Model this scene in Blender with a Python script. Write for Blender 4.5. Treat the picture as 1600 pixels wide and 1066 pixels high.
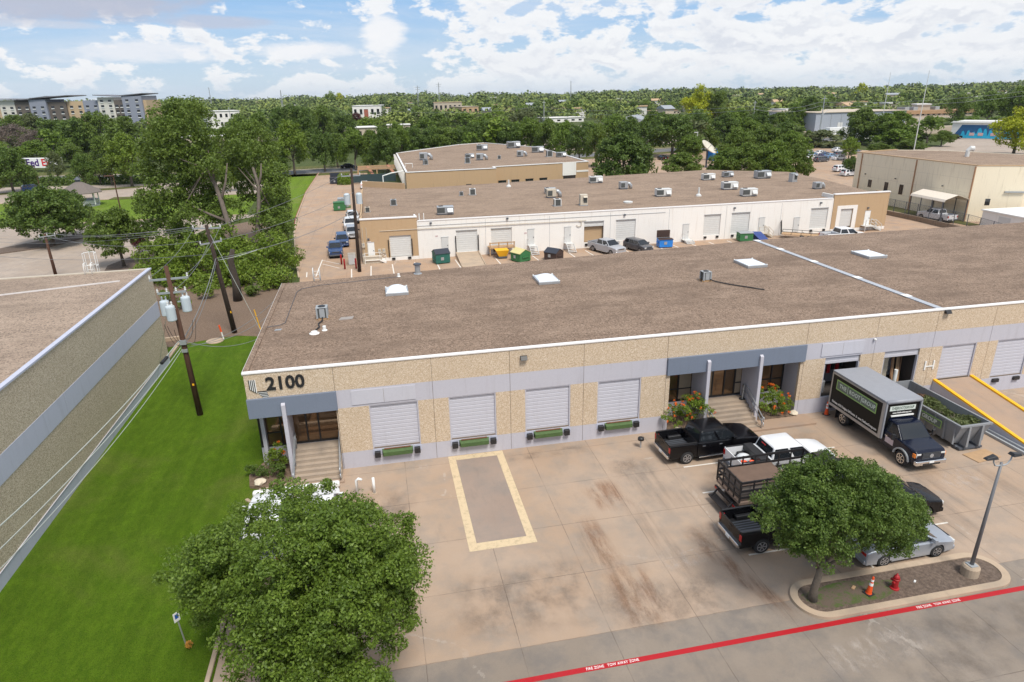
import bpy, bmesh, math, random
import numpy as np
from mathutils import Vector, Matrix
random.seed(7); RNG = np.random.default_rng(11)
for o in list(bpy.data.objects): bpy.data.objects.remove(o)
SC = bpy.context.scene; SC.render.engine = 'CYCLES'; SC.cycles.transparent_max_bounces = 24; COL = SC.collection
PI = math.pi; R = math.radians
# ---------------------------------------------------------------- camera
PITCH, ROLL, YAW, FPX, CH = .35687, -.0200, .19684, 1037.2, 20.5
_f = Vector((math.sin(YAW)*math.cos(PITCH), math.cos(YAW)*math.cos(PITCH), -math.sin(PITCH)))
_r0 = Vector((math.cos(YAW), -math.sin(YAW), 0)); _u0 = _r0.cross(_f)
_r = _r0*math.cos(ROLL) + _u0*math.sin(ROLL); _u = -_r0*math.sin(ROLL) + _u0*math.cos(ROLL)
cd = bpy.data.cameras.new('camera'); cam = bpy.data.objects.new('camera', cd); COL.objects.link(cam)
m = Matrix((_r, _u, -_f)).transposed().to_4x4(); m.translation = Vector((0, 0, CH)); cam.matrix_world = m
cd.sensor_width = 36; cd.lens = FPX/1600*36; cd.clip_start = .1; cd.clip_end = 9000
SC.camera = cam
def g(px, py, z=0.):
    """world x, y of the surveyed photo point (px, py) lying at height z"""
    d = _r*((px-800)/FPX) - _u*((py-533)/FPX) + _f
    t = (z-CH)/d.z
    return d.x*t, d.y*t
# ---------------------------------------------------------------- world, sun
SUN_EL, SUN_ROT = 58, 166
w = bpy.data.worlds.new('World'); SC.world = w; w.use_nodes = True
SC.view_settings.view_transform = 'Standard'; SC.view_settings.look = 'None'; SC.view_settings.gamma = 1
SC.view_settings.exposure = 0.62
def build_world():
    nt = w.node_tree; nd = nt.nodes; lk = nt.links; nd.clear()
    out = nd.new('ShaderNodeOutputWorld'); bg = nd.new('ShaderNodeBackground'); lk.new(bg.outputs[0], out.inputs[0])
    bg.inputs[1].default_value = 0.1
    sky = nd.new('ShaderNodeTexSky'); sky.sky_type = 'NISHITA'; sky.sun_disc = False
    sky.sun_elevation = R(SUN_EL); sky.sun_rotation = R(SUN_ROT); sky.air_density = 1.0; sky.dust_density = .6; sky.ozone_density = 1.5
    tc = nd.new('ShaderNodeTexCoord'); sep = nd.new('ShaderNodeSeparateXYZ'); lk.new(tc.outputs['Generated'], sep.inputs[0])
    def mt(op, a, b=None, c=None, clamp=False):
        n = nd.new('ShaderNodeMath'); n.operation = op; n.use_clamp = clamp
        for i, v in enumerate((a, b, c)):
            if v is None: continue
            if isinstance(v, (int, float)): n.inputs[i].default_value = v
            else: lk.new(v, n.inputs[i])
        return n.outputs[0]
    X, Y, Z = sep.outputs
    az = mt('ARCTAN2', X, Y)                       # 0 towards +y, grows towards +x
    el = mt('ARCSINE', Z)
    def noise(sx, sz, detail, off, rough=.55, dist=0., de=0.):
        c = nd.new('ShaderNodeCombineXYZ'); lk.new(mt('MULTIPLY_ADD', az, sx, off), c.inputs[0]); lk.new(mt('MULTIPLY_ADD', el, sz, off*.7+de*sz), c.inputs[1])
        c.inputs[2].default_value = off
        n = nd.new('ShaderNodeTexNoise'); n.inputs['Scale'].default_value = 1; n.inputs['Detail'].default_value = detail; n.inputs['Roughness'].default_value = rough
        n.inputs['Distortion'].default_value = dist; lk.new(c.outputs[0], n.inputs['Vector']); return n.outputs['Fac']
    def mr(v, a, b, c=0., d=1., smooth=True):
        n = nd.new('ShaderNodeMapRange'); n.interpolation_type = 'SMOOTHSTEP' if smooth else 'LINEAR'
        lk.new(v, n.inputs[0]); n.inputs[1].default_value = a; n.inputs[2].default_value = b; n.inputs[3].default_value = c; n.inputs[4].default_value = d
        return n.outputs[0]
    def mix(f, a, b):
        n = nd.new('ShaderNodeMix'); n.data_type = 'RGBA'; lk.new(f, n.inputs[0])
        for i, v in ((6, a), (7, b)):
            if isinstance(v, tuple): n.inputs[i].default_value = (*v, 1)
            else: lk.new(v, n.inputs[i])
        return n.outputs[2]
    # cumulus heaps: more cover to the right, blue to the upper left
    def heaps(off_el):
        a = noise(15, 34, 10, 3.1, .58, .15); b = noise(5.5, 13, 5, 9.7, .5, .2)
        return a, b
    n1 = noise(19, 40, 10, 3.1, .60, .12); n2 = noise(5.0, 12, 5, 9.7, .5, .2); n1b = noise(19, 40, 10, 3.1, .60, .12, .008)
    cover = mr(az, -.02, .27, .022, .066); low = mr(el, .03, .10, .035, -.030)
    s = mt('ADD', mt('ADD', mt('MULTIPLY', n1, .66), mt('MULTIPLY', n2, .42)), mt('ADD', cover, low))
    dens = mr(s, .540, .600)
    core = mr(s, .56, .66); sh = mt('MULTIPLY_ADD', mr(mt('SUBTRACT', n1b, n1), -.05, .07), .7, mt('MULTIPLY', mr(noise(9, 30, 7, 14.2, .55, .2), .40, .66), .3), clamp=True)
    ccol = mix(mt('MULTIPLY', core, sh), (6.2, 6.25, 6.35), (4.85, 5.05, 5.5))
    grad = mix(mr(el, .0, .14), (3.7, 4.6, 5.5), (1.95, 3.45, 5.6))
    grad = mix(mr(el, .2, .7), grad, (2.9, 3.5, 4.5))
    nmix = nd.new('ShaderNodeMix'); nmix.data_type = 'RGBA'; nmix.inputs[0].default_value = .9; lk.new(sky.outputs[0], nmix.inputs[6]); lk.new(grad, nmix.inputs[7]); blue = nmix.outputs[2]
    veil = mr(noise(3.0, 22, 7, 21.3, .62, .4), .42, .68, 0.0, .6)
    blue = mix(veil, blue, (4.6, 5.1, 5.8))
    col = mix(mt('MULTIPLY', dens, .95), blue, ccol)
    # flat grey decks, upper left
    for (ca, ce, ra, re, sc, k, cc, off) in ((.03, .080, .030, .030, 3.2, .95, (6.1, 6.15, 6.3), 31.5), (-.07, .060, .07, .012, 3.2, .8, (5.9, 6.0, 6.25), 44.5), (-.27, .056, .10, .013, 3.4, .8, (5.8, 5.9, 6.2), 51.5), (-.345, .108, .175, .022, 2.4, .95, (3.35, 3.6, 4.4), 5.5), (-.18, .092, .075, .008, 2.2, .8, (3.5, 3.85, 4.75), 8.5), (-.38, .085, .08, .005, 2.4, .6, (4.3, 4.5, 5.1), 2.5)):
        dx = mt('SUBTRACT', az, ca); dy = mt('SUBTRACT', el, ce)
        q = mt('ADD', mt('POWER', mt('DIVIDE', mt('ABSOLUTE', dx), ra), 2), mt('POWER', mt('DIVIDE', mt('ABSOLUTE', dy), re), 2))
        q = mt('ADD', q, mt('MULTIPLY', mt('SUBTRACT', noise(14, 50, 9, off, .62), .5), sc))
        col = mix(mt('MULTIPLY', mr(q, .2, 1.3, 1., 0.), k), col, cc)
    col = mix(mr(el, 0., .035, .5, 0.), col, (3.9, 4.7, 5.5))
    lk.new(col, bg.inputs[0])
build_world()
sd = bpy.data.lights.new('sun', 'SUN'); sd.energy = 2.5; sd.angle = R(17); sd.color = (1, .95, .87)
sun = bpy.data.objects.new('sun', sd); COL.objects.link(sun)
_a = R(SUN_ROT); _sdir = Vector((math.sin(_a)*math.cos(R(SUN_EL)), math.cos(_a)*math.cos(R(SUN_EL)), math.sin(R(SUN_EL))))
sun.rotation_euler = _sdir.to_track_quat('Z', 'Y').to_euler()
# ---------------------------------------------------------------- mesh helpers
class MB:
    def __init__(s): s.v = []; s.f = []; s.mi = []; s.cur = 0
    def add(s, vs, fs):
        n = len(s.v); s.v += [tuple(v) for v in vs]; s.f += [tuple(i+n for i in f) for f in fs]; s.mi += [s.cur]*len(fs); return s
    def box(s, x0, x1, y0, y1, z0, z1, rz=0):
        c = [(x0, y0), (x1, y0), (x1, y1), (x0, y1)]
        if rz:
            mx, my = (x0+x1)/2, (y0+y1)/2; ca, sa = math.cos(rz), math.sin(rz)
            c = [(mx+(x-mx)*ca-(y-my)*sa, my+(x-mx)*sa+(y-my)*ca) for x, y in c]
        return s.add([(*p, z0) for p in c]+[(*p, z1) for p in c], [(3, 2, 1, 0), (4, 5, 6, 7), (0, 1, 5, 4), (1, 2, 6, 5), (2, 3, 7, 6), (3, 0, 4, 7)])
    def quad(s, a, b, c, d): return s.add([a, b, c, d], [(0, 1, 2, 3)])
    def prism(s, poly, z0, z1):
        n = len(poly); a = sum(poly[i][0]*poly[(i+1) % n][1]-poly[(i+1) % n][0]*poly[i][1] for i in range(n))
        if a < 0: poly = poly[::-1]
        return s.add([(x, y, z0) for x, y in poly]+[(x, y, z1) for x, y in poly], [tuple(range(n))[::-1], tuple(range(n, 2*n))]+[(i, (i+1) % n, n+(i+1) % n, n+i) for i in range(n)])
    def sheet(s, poly, z):
        n = len(poly); a = sum(poly[i][0]*poly[(i+1) % n][1]-poly[(i+1) % n][0]*poly[i][1] for i in range(n))
        if a < 0: poly = poly[::-1]
        return s.add([(x, y, z) for x, y in poly], [tuple(range(n))])
    def tube(s, pts, rad, seg=6, cap=True):
        pts = [Vector(p) for p in pts]; n = len(pts)
        if not hasattr(rad, '__len__'): rad = [rad]*n
        b = len(s.v); ref = None
        for i, p in enumerate(pts):
            t = (pts[min(i+1, n-1)]-pts[max(i-1, 0)]).normalized()
            if ref is None: ref = t.orthogonal().normalized()
            ref = (ref-t*ref.dot(t)).normalized(); bi = t.cross(ref)
            for k in range(seg):
                a = 2*PI*k/seg; s.v.append(tuple(p+(ref*math.cos(a)+bi*math.sin(a))*rad[i]))
        fs = []
        for i in range(n-1):
            for k in range(seg):
                k2 = (k+1) % seg; fs.append((b+i*seg+k, b+i*seg+k2, b+(i+1)*seg+k2, b+(i+1)*seg+k))
        if cap: fs += [tuple(b+k for k in range(seg))[::-1], tuple(b+(n-1)*seg+k for k in range(seg))]
        s.f += fs; s.mi += [s.cur]*len(fs); return s
    def bar(s, a, b, w, h=None):
        """square bar from a to b"""
        h = h or w; a = Vector(a); b = Vector(b); t = (b-a).normalized()
        u = Vector((0, 0, 1)) if abs(t.z) < .95 else Vector((0, 1, 0)); r = t.cross(u).normalized(); u = r.cross(t)
        c = [(-1, -1), (1, -1), (1, 1), (-1, 1)]
        return s.add([a+r*(i*w/2)+u*(j*h/2) for i, j in c]+[b+r*(i*w/2)+u*(j*h/2) for i, j in c], [(3, 2, 1, 0), (4, 5, 6, 7), (0, 1, 5, 4), (1, 2, 6, 5), (2, 3, 7, 6), (3, 0, 4, 7)])
    def lathe(s, prof, seg=16, c=(0, 0, 0), axis='z'):
        b = len(s.v); n = len(prof)
        for r, h in prof:
            for k in range(seg):
                a = 2*PI*k/seg; x, y = r*math.cos(a), r*math.sin(a)
                p = (x, y, h) if axis == 'z' else ((h, x, y) if axis == 'x' else (y, h, x))
                s.v.append((c[0]+p[0], c[1]+p[1], c[2]+p[2]))
        fs = []
        for i in range(n-1):
            for k in range(seg):
                k2 = (k+1) % seg; fs.append((b+i*seg+k, b+i*seg+k2, b+(i+1)*seg+k2, b+(i+1)*seg+k))
        fs += [tuple(b+k for k in range(seg))[::-1], tuple(b+(n-1)*seg+k for k in range(seg))]
        s.f += fs; s.mi += [s.cur]*len(fs); return s
    def loft(s, secs, cap=True):
        n = len(secs[0]); b = len(s.v)
        for q in secs: s.v += [tuple(p) for p in q]
        fs = []
        for i in range(len(secs)-1):
            for k in range(n):
                k2 = (k+1) % n; fs.append((b+i*n+k, b+i*n+k2, b+(i+1)*n+k2, b+(i+1)*n+k))
        if cap: fs += [tuple(b+k for k in range(n))[::-1], tuple(b+(len(secs)-1)*n+k for k in range(n))]
        s.f += fs; s.mi += [s.cur]*len(fs); return s
    def mesh(s, name, smooth=False, fix=True):
        me = bpy.data.meshes.new(name); me.from_pydata(s.v, [], s.f); me.update()
        if any(s.mi): me.polygons.foreach_set('material_index', s.mi)
        if fix:
            bm = bmesh.new(); bm.from_mesh(me); bmesh.ops.recalc_face_normals(bm, faces=bm.faces); bm.to_mesh(me); bm.free()
        if smooth: me.polygons.foreach_set('use_smooth', [True]*len(me.polygons))
        return me
def obj(name, mb, mat, parent=None, smooth=False, bevel=0, seg=2, loc=None, label=None, fix=True):
    me = mb.mesh(name, smooth or bevel > 0, fix) if isinstance(mb, MB) else mb
    if mat is not None and not len(me.materials):
        for mm in (mat if isinstance(mat, (list, tuple)) else [mat]): me.materials.append(mm)
    o = bpy.data.objects.new(name, me); COL.objects.link(o)
    if parent: o.parent = parent
    if loc: o.location = loc
    if bevel > 0:
        b = o.modifiers.new('bevel', 'BEVEL'); b.width = bevel; b.segments = seg; b.limit_method = 'ANGLE'; b.angle_limit = R(28); b.harden_normals = True
    if label: o['label'] = label
    return o
def tag(o, label, cat, group=None, kind=None):
    o['label'] = label; o['category'] = cat
    if group: o['group'] = group
    if kind: o['kind'] = kind
    return o
def thing(name, label, cat, loc=(0, 0, 0), rz=0, group=None, s=1):
    o = bpy.data.objects.new(name, None); COL.objects.link(o); o.empty_display_size = .2
    o.location = loc; o.rotation_euler = (0, 0, rz); o.scale = (s, s, s)
    return tag(o, label, cat, group)
def struct(name, mb, mat, **k):
    o = obj(name, mb, mat, **k); o['kind'] = 'structure'; return o
def dup(root, loc, rz=0, label=None, group=None, s=None):
    r = root.copy(); COL.objects.link(r); r.location = loc; r.rotation_euler = (0, 0, rz)
    if s: r.scale = (s, s, s) if not hasattr(s, '__len__') else s
    if label: r['label'] = label
    if group: r['group'] = group
    for ch in list(root.children):
        c = ch.copy(); COL.objects.link(c); c.parent = r
        for g2 in ch.children:
            d = g2.copy(); COL.objects.link(d); d.parent = c
    return r
# ---------------------------------------------------------------- materials
class NB:
    def __init__(s, name, world=False):
        s.m = bpy.data.materials.new(name); s.m.use_nodes = True; s.nt = s.m.node_tree; s.nd = s.nt.nodes; s.lk = s.nt.links
        s.b = s.nd['Principled BSDF']
        if world: s.pos = s.nd.new('ShaderNodeNewGeometry').outputs['Position']
        else: s.pos = s.nd.new('ShaderNodeTexCoord').outputs['Object']
    def set(s, **k):
        for kk, v in k.items():
            i = s.b.inputs[kk.replace('_', ' ')]
            if hasattr(v, 'is_linked') or hasattr(v, 'links'): s.lk.new(v, i)
            elif isinstance(v, tuple) and len(v) == 3: i.default_value = (*v, 1)
            else: i.default_value = v
        return s
    def vec(s, sc=(1, 1, 1), off=(0, 0, 0), rot=0):
        n = s.nd.new('ShaderNodeMapping'); n.inputs['Scale'].default_value = sc; n.inputs['Location'].default_value = off; n.inputs['Rotation'].default_value = (0, 0, rot)
        s.lk.new(s.pos, n.inputs['Vector']); return n.outputs[0]
    def noise(s, scale, detail=3, rough=.55, vec=None, dist=0., col=False):
        n = s.nd.new('ShaderNodeTexNoise'); n.inputs['Scale'].default_value = scale; n.inputs['Detail'].default_value = detail; n.inputs['Roughness'].default_value = rough; n.inputs['Distortion'].default_value = dist
        s.lk.new(vec or s.pos, n.inputs['Vector']); return n.outputs['Color' if col else 'Fac']
    def voro(s, scale, vec=None, out='Color', feat='F1'):
        n = s.nd.new('ShaderNodeTexVoronoi'); n.feature = feat; n.inputs['Scale'].default_value = scale; s.lk.new(vec or s.pos, n.inputs['Vector']); return n.outputs[out]
    def ramp(s, fac, stops, interp='LINEAR'):
        n = s.nd.new('ShaderNodeValToRGB'); n.color_ramp.interpolation = interp; s.lk.new(fac, n.inputs[0]); e = n.color_ramp.elements
        while len(e) < len(stops): e.new(.5)
        for i, (p, c) in enumerate(stops): e[i].position = p; e[i].color = (*c, 1) if isinstance(c, tuple) else (c, c, c, 1)
        return n.outputs[0]
    def mix(s, fac, a, b, mode='MIX'):
        n = s.nd.new('ShaderNodeMix'); n.data_type = 'RGBA'; n.blend_type = mode
        for i, v in ((0, fac), (6, a), (7, b)):
            if isinstance(v, tuple): n.inputs[i].default_value = (*v, 1)
            elif isinstance(v, (int, float)): n.inputs[i].default_value = v
            else: s.lk.new(v, n.inputs[i])
        return n.outputs[2]
    def math(s, op, a, b=0., clamp=False):
        n = s.nd.new('ShaderNodeMath'); n.operation = op; n.use_clamp = clamp
        for i, v in enumerate((a, b)):
            if isinstance(v, (int, float)): n.inputs[i].default_value = v
            else: s.lk.new(v, n.inputs[i])
        return n.outputs[0]
    def xyz(s, vec=None):
        n = s.nd.new('ShaderNodeSeparateXYZ'); s.lk.new(vec or s.pos, n.inputs[0]); return n.outputs
    def rng(s, v, a, b, c=0., d=1.):
        n = s.nd.new('ShaderNodeMapRange'); n.interpolation_type = 'SMOOTHSTEP'; s.lk.new(v, n.inputs[0])
        for i, q in enumerate((a, b, c, d)): n.inputs[i+1].default_value = q
        return n.outputs[0]
    def bump(s, h, strength=.3, dist=.02):
        n = s.nd.new('ShaderNodeBump'); n.inputs['Strength'].default_value = strength; n.inputs['Distance'].default_value = dist; s.lk.new(h, n.inputs['Height']); s.lk.new(n.outputs[0], s.b.inputs['Normal']); return s
def paint(name, col, rough=.5, metal=0., var=.12, scale=3., coat=0., spec=.5, world=False):
    n = NB(name, world); d = tuple(c*(1-var) for c in col); l = tuple(min(1, c*(1+var)) for c in col)
    n.set(Base_Color=n.mix(n.noise(scale, 5), d, l), Roughness=rough, Metallic=metal, Coat_Weight=coat)
    n.b.inputs['Specular IOR Level'].default_value = spec
    return n.m
def stained(name, col, dirt, amt=.4, scale=1.2, rough=.7, streak=True, world=True):
    """painted wall with rain streaks and grime of their own shape"""
    n = NB(name, world); base = n.mix(n.noise(9, 4), tuple(c*.94 for c in col), tuple(min(1, c*1.05) for c in col))
    v = n.vec((2.4, 2.4, .22)) if streak else n.pos
    f = n.math('MULTIPLY', n.rng(n.noise(scale, 6, .62, v), .5, .78), amt)
    n.set(Base_Color=n.mix(f, base, dirt), Roughness=rough); n.bump(n.noise(30, 3), .12, .01); return n.m
M = {}
def aggregate(name, cols, world=True, scale=27.):
    n = NB(name, world)
    v = n.voro(scale, n.vec((1, 1, 1))); s0 = n.nd.new('ShaderNodeSeparateColor'); n.lk.new(v, s0.inputs[0])
    c = n.ramp(s0.outputs[0], [(0, cols[0]), (.22, cols[1]), (.5, cols[2]), (.8, cols[3]), (1, cols[4])])
    big = n.noise(.55, 6, .6)
    c = n.mix(n.rng(big, .35, .75, 0., .25), c, tuple(x*.82 for x in cols[2]))
    fine = n.noise(60, 2); c = n.mix(n.rng(fine, .3, .7, 0., .3), c, tuple(x*.6 for x in cols[1]))
    n.set(Base_Color=c, Roughness=.9); n.bump(s0.outputs[1], .5, .015); return n.m
M['agg'] = aggregate('exposed aggregate warm', [(.42, .31, .21), (.53, .405, .275), (.61, .48, .345), (.68, .55, .41), (.80, .70, .58)])
M['agg2'] = aggregate('exposed aggregate weathered', [(.27, .215, .15), (.43, .355, .255), (.54, .45, .335), (.62, .53, .40), (.78, .69, .56)])
def roofgravel(name, a, b, c, world=True):
    n = NB(name, world); f = n.noise(14, 4, .75); f2 = n.noise(.16, 9, .70, n.vec((1, 1.9, 1))); f3 = n.voro(12, n.pos)
    s0 = n.nd.new('ShaderNodeSeparateColor'); n.lk.new(f3, s0.inputs[0])
    col = n.ramp(f, [(.34, a), (.5, b), (.66, c)])
    col = n.mix(n.rng(s0.outputs[0], .6, .9, 0., .6), col, c)
    col = n.mix(n.rng(s0.outputs[1], .6, .9, 0., .7), col, tuple(x*.55 for x in a))
    col = n.mix(n.rng(f2, .42, .66, 0., .50), col, tuple(x*.80 for x in a))
    col = n.mix(n.rng(n.noise(.35, 8, .72, n.vec((1, 2.2, 1), (40, 9, 0))), .46, .72, 0., .4), col, tuple(x*1.05 for x in c))
    col = n.mix(n.rng(n.noise(1.2, 7, .75, n.vec((.5, 2.0, 1), (4, 1, 0))), .50, .70, 0., .35), col, tuple(x*.75 for x in a))
    n.set(Base_Color=col, Roughness=.95); n.bump(f, .6, .04); return n.m
M['roof'] = roofgravel('roof gravel brown', (.132, .086, .058), (.228, .155, .108), (.36, .262, .192))
M['roof2'] = roofgravel('roof gravel tan', (.185, .125, .085), (.285, .200, .14), (.395, .29, .21))
M['roof3'] = roofgravel('roof gravel pink', (.21, .155, .115), (.33, .245, .185), (.43, .335, .255))
def concrete(name, tint_a, tint_b, grey, jx=None, jy=None, stain=(.26, .16, .09)):
    n = NB(name, True)
    big = n.noise(.11, 8, .62, dist=.4); med = n.noise(.55, 7, .65, n.vec((1, 1, 1), (13, 4, 0)))
    col = n.mix(n.rng(big, .36, .64), tint_a, tint_b)
    col = n.mix(n.rng(med, .40, .70, 0., .75), col, grey)
    col = n.mix(n.rng(n.noise(.24, 8, .7, n.vec((1.6, .5, 1), (3, 31, 0), .35)), .54, .76, 0., .7), col, tuple(x*.72 for x in grey))
    col = n.mix(n.rng(n.noise(1.3, 8, .7, n.vec((1.2, .35, 1), (8, 2, 0), .3)), .60, .80, 0., .42), col, stain)
    col = n.mix(n.rng(n.noise(5, 6, .75), .62, .8, 0., .35), col, tuple(x*.6 for x in grey))
    col = n.mix(n.rng(n.noise(38, 3, .6), .35, .7, 0., .22), col, tuple(x*.62 for x in tint_a))
    if jx:
        X, Y, Z = n.xyz(); wob = n.math('MULTIPLY', n.math('SUBTRACT', n.noise(2.5, 3), .5), .05)
        def line(C, o, p, wd):
            q = n.math('DIVIDE', n.math('ADD', n.math('SUBTRACT', C, o), wob), p); fr = n.math('ABSOLUTE', n.math('SUBTRACT', n.math('FRACT', n.math('ADD', q, 400.5)), .5))
            return n.math('LESS_THAN', fr, wd/p)
        # every slab keeps its own slight tone
        cx = n.math('FLOOR', n.math('DIVIDE', n.math('SUBTRACT', X, jx[0]), jx[1])); cy = n.math('FLOOR', n.math('DIVIDE', n.math('SUBTRACT', Y, jy[0]), jy[1]))
        cb = n.nd.new('ShaderNodeCombineXYZ'); n.lk.new(cx, cb.inputs[0]); n.lk.new(cy, cb.inputs[1])
        wn = n.nd.new('ShaderNodeTexWhiteNoise'); n.lk.new(cb.outputs[0], wn.inputs['Vector'])
        col = n.mix(n.math('MULTIPLY', wn.outputs['Value'], .14), col, tuple(x*.95 for x in grey))
        jl = n.math('MAXIMUM', line(X, jx[0], jx[1], .018), line(Y, jy[0], jy[1], .018))
        jl = n.math('MULTIPLY', jl, n.rng(n.noise(.8, 4), .32, .6, .12, .5))
        col = n.mix(jl, col, (.07, .05, .04))
        cr = n.voro(.16, n.vec((1, 1, 1), (5.2, 1.7, 0)), 'Distance', 'DISTANCE_TO_EDGE')
        cr2 = n.math('MULTIPLY', n.math('LESS_THAN', n.math('ADD', cr, n.math('MULTIPLY', n.math('SUBTRACT', n.noise(1.4, 5, .7), .5), .14)), .0022), n.rng(n.noise(.09, 2),   .50, .58, 0., .3))
        col = n.mix(cr2, col, (.5, .45, .4))
    n.set(Base_Color=col, Roughness=.88); n.bump(n.noise(25, 4, .7), .15, .01); return n.m
M['yard'] = concrete('yard concrete', (.385, .27, .185), (.42, .315, .235), (.285, .24, .20), (.35, 3.74), (19.9, 3.65))
M['lane'] = concrete('drive lane concrete', (.235, .19, .15), (.285, .235, .19), (.155, .14, .13), (.35, 3.74), (19.9, 5.2), (.15, .12, .10))
M['yardback'] = concrete('rear yard concrete', (.42, .27, .17), (.44, .31, .215), (.30, .235, .19), (-1.3, 2.93), (81, 5.5))
M['lot'] = concrete('parking lot concrete', (.36, .285, .225), (.43, .35, .285), (.30, .255, .22), (0, 6.), (3, 6.))
M['walk'] = concrete('walk concrete', (.36, .25, .175), (.40, .29, .215), (.28, .22, .18))
M['step'] = concrete('step concrete', (.36, .28, .21), (.42, .34, .265), (.24, .20, .165))
M['kerb'] = concrete('kerb concrete', (.44, .33, .23), (.48, .37, .27), (.32, .26, .2))
def grass(name, a, b, dry, world=True, big=.09, dryamt=.62):
    n = NB(name, world); c = n.mix(n.rng(n.noise(3.2, 6, .7, n.vec((1, .35, 1), (0, 0, 0), -.35)), .3, .7), a, b)
    c = n.mix(n.rng(n.noise(big, 7, .65, dist=.6), .5, .72, 0., dryamt), c, dry)
    c = n.mix(n.rng(n.noise(.5, 3, .5, n.vec((1.6, .10, 1), (9, 0, 0), .12)), .46, .60, 0., .30), c, tuple(x*.60 for x in a))
    c = n.mix(n.rng(n.noise(1.1, 6, .7), .50, .74, 0., .5), c, tuple(min(1, x*1.35) for x in b))
    c = n.mix(n.rng(n.noise(30, 3, .7), .42, .68, 0., .75), c, tuple(x*.30 for x in a))
    c = n.mix(n.rng(n.noise(13, 3, .7), .55, .75, 0., .35), c, dry)
    n.set(Base_Color=c, Roughness=.9); n.b.inputs['Specular IOR Level'].default_value = .12; n.bump(n.noise(26, 4, .8), 1., .07); return n.m
M['lawn'] = grass('lawn', (.075, .150, .006), (.115, .20, .010), (.20, .20, .055))
M['verge'] = grass('verge grass', (.12, .20, .018), (.18, .27, .028), (.26, .25, .09))
M['drygrass'] = grass('dry verge grass', (.10, .115, .035), (.15, .15, .05), (.26, .20, .11), big=.2)
def dirt(name, a, b, c):
    n = NB(name, True); k = n.ramp(n.noise(7, 7, .75), [(.3, a), (.5, b), (.72, c)])
    k = n.mix(n.rng(n.voro(20, n.pos, 'Distance'), .1, .5, .5, 0.), k, a)
    n.set(Base_Color=k, Roughness=.95); n.bump(n.noise(22, 5, .8), .8, .05); return n.m
M['mulch'] = dirt('bark mulch', (.07, .05, .037), (.14, .10, .076), (.24, .18, .14))
M['dirt'] = dirt('brown leaf litter', (.10, .062, .04), (.17, .115, .078), (.27, .195, .14))
M['asph'] = concrete('asphalt', (.13, .13, .135), (.155, .155, .16), (.10, .10, .105), stain=(.05, .05, .05))
M['farground'] = grass('far ground', (.07, .10, .03), (.10, .12, .04), (.19, .16, .10), big=.02)
M['white'] = paint('white paint', (.78, .78, .76), .5)
M['coping'] = paint('white coping metal', (.80, .78, .77), .45, var=.06, world=True)
M['lav'] = stained('pale grey wall paint', (.475, .465, .515), (.33, .31, .33), .35)
M['lavdoor'] = stained('pale grey door paint', (.50, .495, .545), (.36, .34, .37), .3)
M['slate'] = stained('slate blue paint', (.165, .195, .255), (.13, .15, .19), .3)
M['lav2'] = stained('pale blue grey wall paint', (.47, .49, .59), (.30, .30, .36), .35)
M['whitewall'] = stained('white wall paint', (.80, .775, .735), (.52, .44, .36), .34)
M['tanwall'] = stained('tan wall paint', (.47, .325, .19), (.36, .22, .12), .4)
M['tanwall2'] = stained('tan block paint', (.48, .325, .19), (.36, .25, .15), .4)
M['cream'] = stained('cream wall paint', (.80, .71, .54), (.44, .36, .25), .5, 1.4)
M['greywall'] = stained('grey metal wall', (.34, .37, .42), (.26, .28, .33), .4)
M['joint'] = paint('panel joint', (.20, .155, .12), .9)
M['black'] = paint('black plastic', (.018, .018, .02), .45)
M['rubber'] = paint('tyre rubber', (.02, .02, .021), .8)
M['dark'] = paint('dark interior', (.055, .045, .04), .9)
M['chrome'] = paint('chrome', (.75, .75, .76), .18, 1., .04)
M['steel'] = paint('galvanised steel', (.45, .47, .49), .45, .6, .15)
M['greymetal'] = paint('grey painted metal', (.34, .36, .375), .55, .1, .15)
M['whitemetal'] = paint('white painted metal', (.60, .60, .585), .5, 0, .08)
M['beigemetal'] = paint('beige painted metal', (.52, .46, .37), .6, 0, .12)
M['green'] = paint('faded green steel', (.065, .115, .035), .7, 0, .35, 5)
M['greend'] = paint('dumpster green', (.035, .16, .055), .6, 0, .25)
M['teald'] = paint('dumpster teal', (.02, .12, .095), .6, 0, .25)
M['blued'] = paint('dumpster blue', (.02, .20, .62), .5, 0, .15)
M['brownd'] = paint('dumpster brown', (.055, .032, .026), .65, 0, .25)
M['darklid'] = paint('dark plastic lid', (.03, .035, .05), .55)
M['yellowlid'] = paint('pale yellow lid', (.62, .54, .25), .6)
M['redp'] = paint('red paint', (.34, .010, .014), .5, 0, .15)
M['redline'] = None
M['orange'] = paint('safety orange', (.80, .09, .015), .45, 0, .08)
M['yellow'] = paint('safety yellow', (.85, .44, .012), .55, 0, .1, world=True)
M['wood'] = paint('pole wood', (.085, .040, .024), .9, 0, .4, 2.)
M['wooddark'] = paint('dark pole wood', (.038, .024, .018), .9, 0, .3)
M['lumber'] = paint('lumber', (.42, .27, .15), .8, 0, .25)
M['barkc'] = paint('cottonwood bark', (.13, .105, .085), .95, 0, .4, 3); M['bark'] = paint('bark', (.11, .09, .07), .95, 0, .45, 6)
M['barkd'] = paint('dark bark', (.055, .043, .034), .95, 0, .4, 6)
M['rock'] = paint('limestone', (.62, .54, .42), .9, 0, .18, 5)
def glass(name, col, rough=.06, metal=0.):
    n = NB(name); n.set(Base_Color=col, Roughness=rough, Metallic=metal, Coat_Weight=.0); n.b.inputs['Specular IOR Level'].default_value = .7; return n.m
M['glass'] = glass('car glass', (.015, .018, .022)); M['glassb'] = glass('bronze window glass', (.20, .125, .07), .05, .55)
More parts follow.
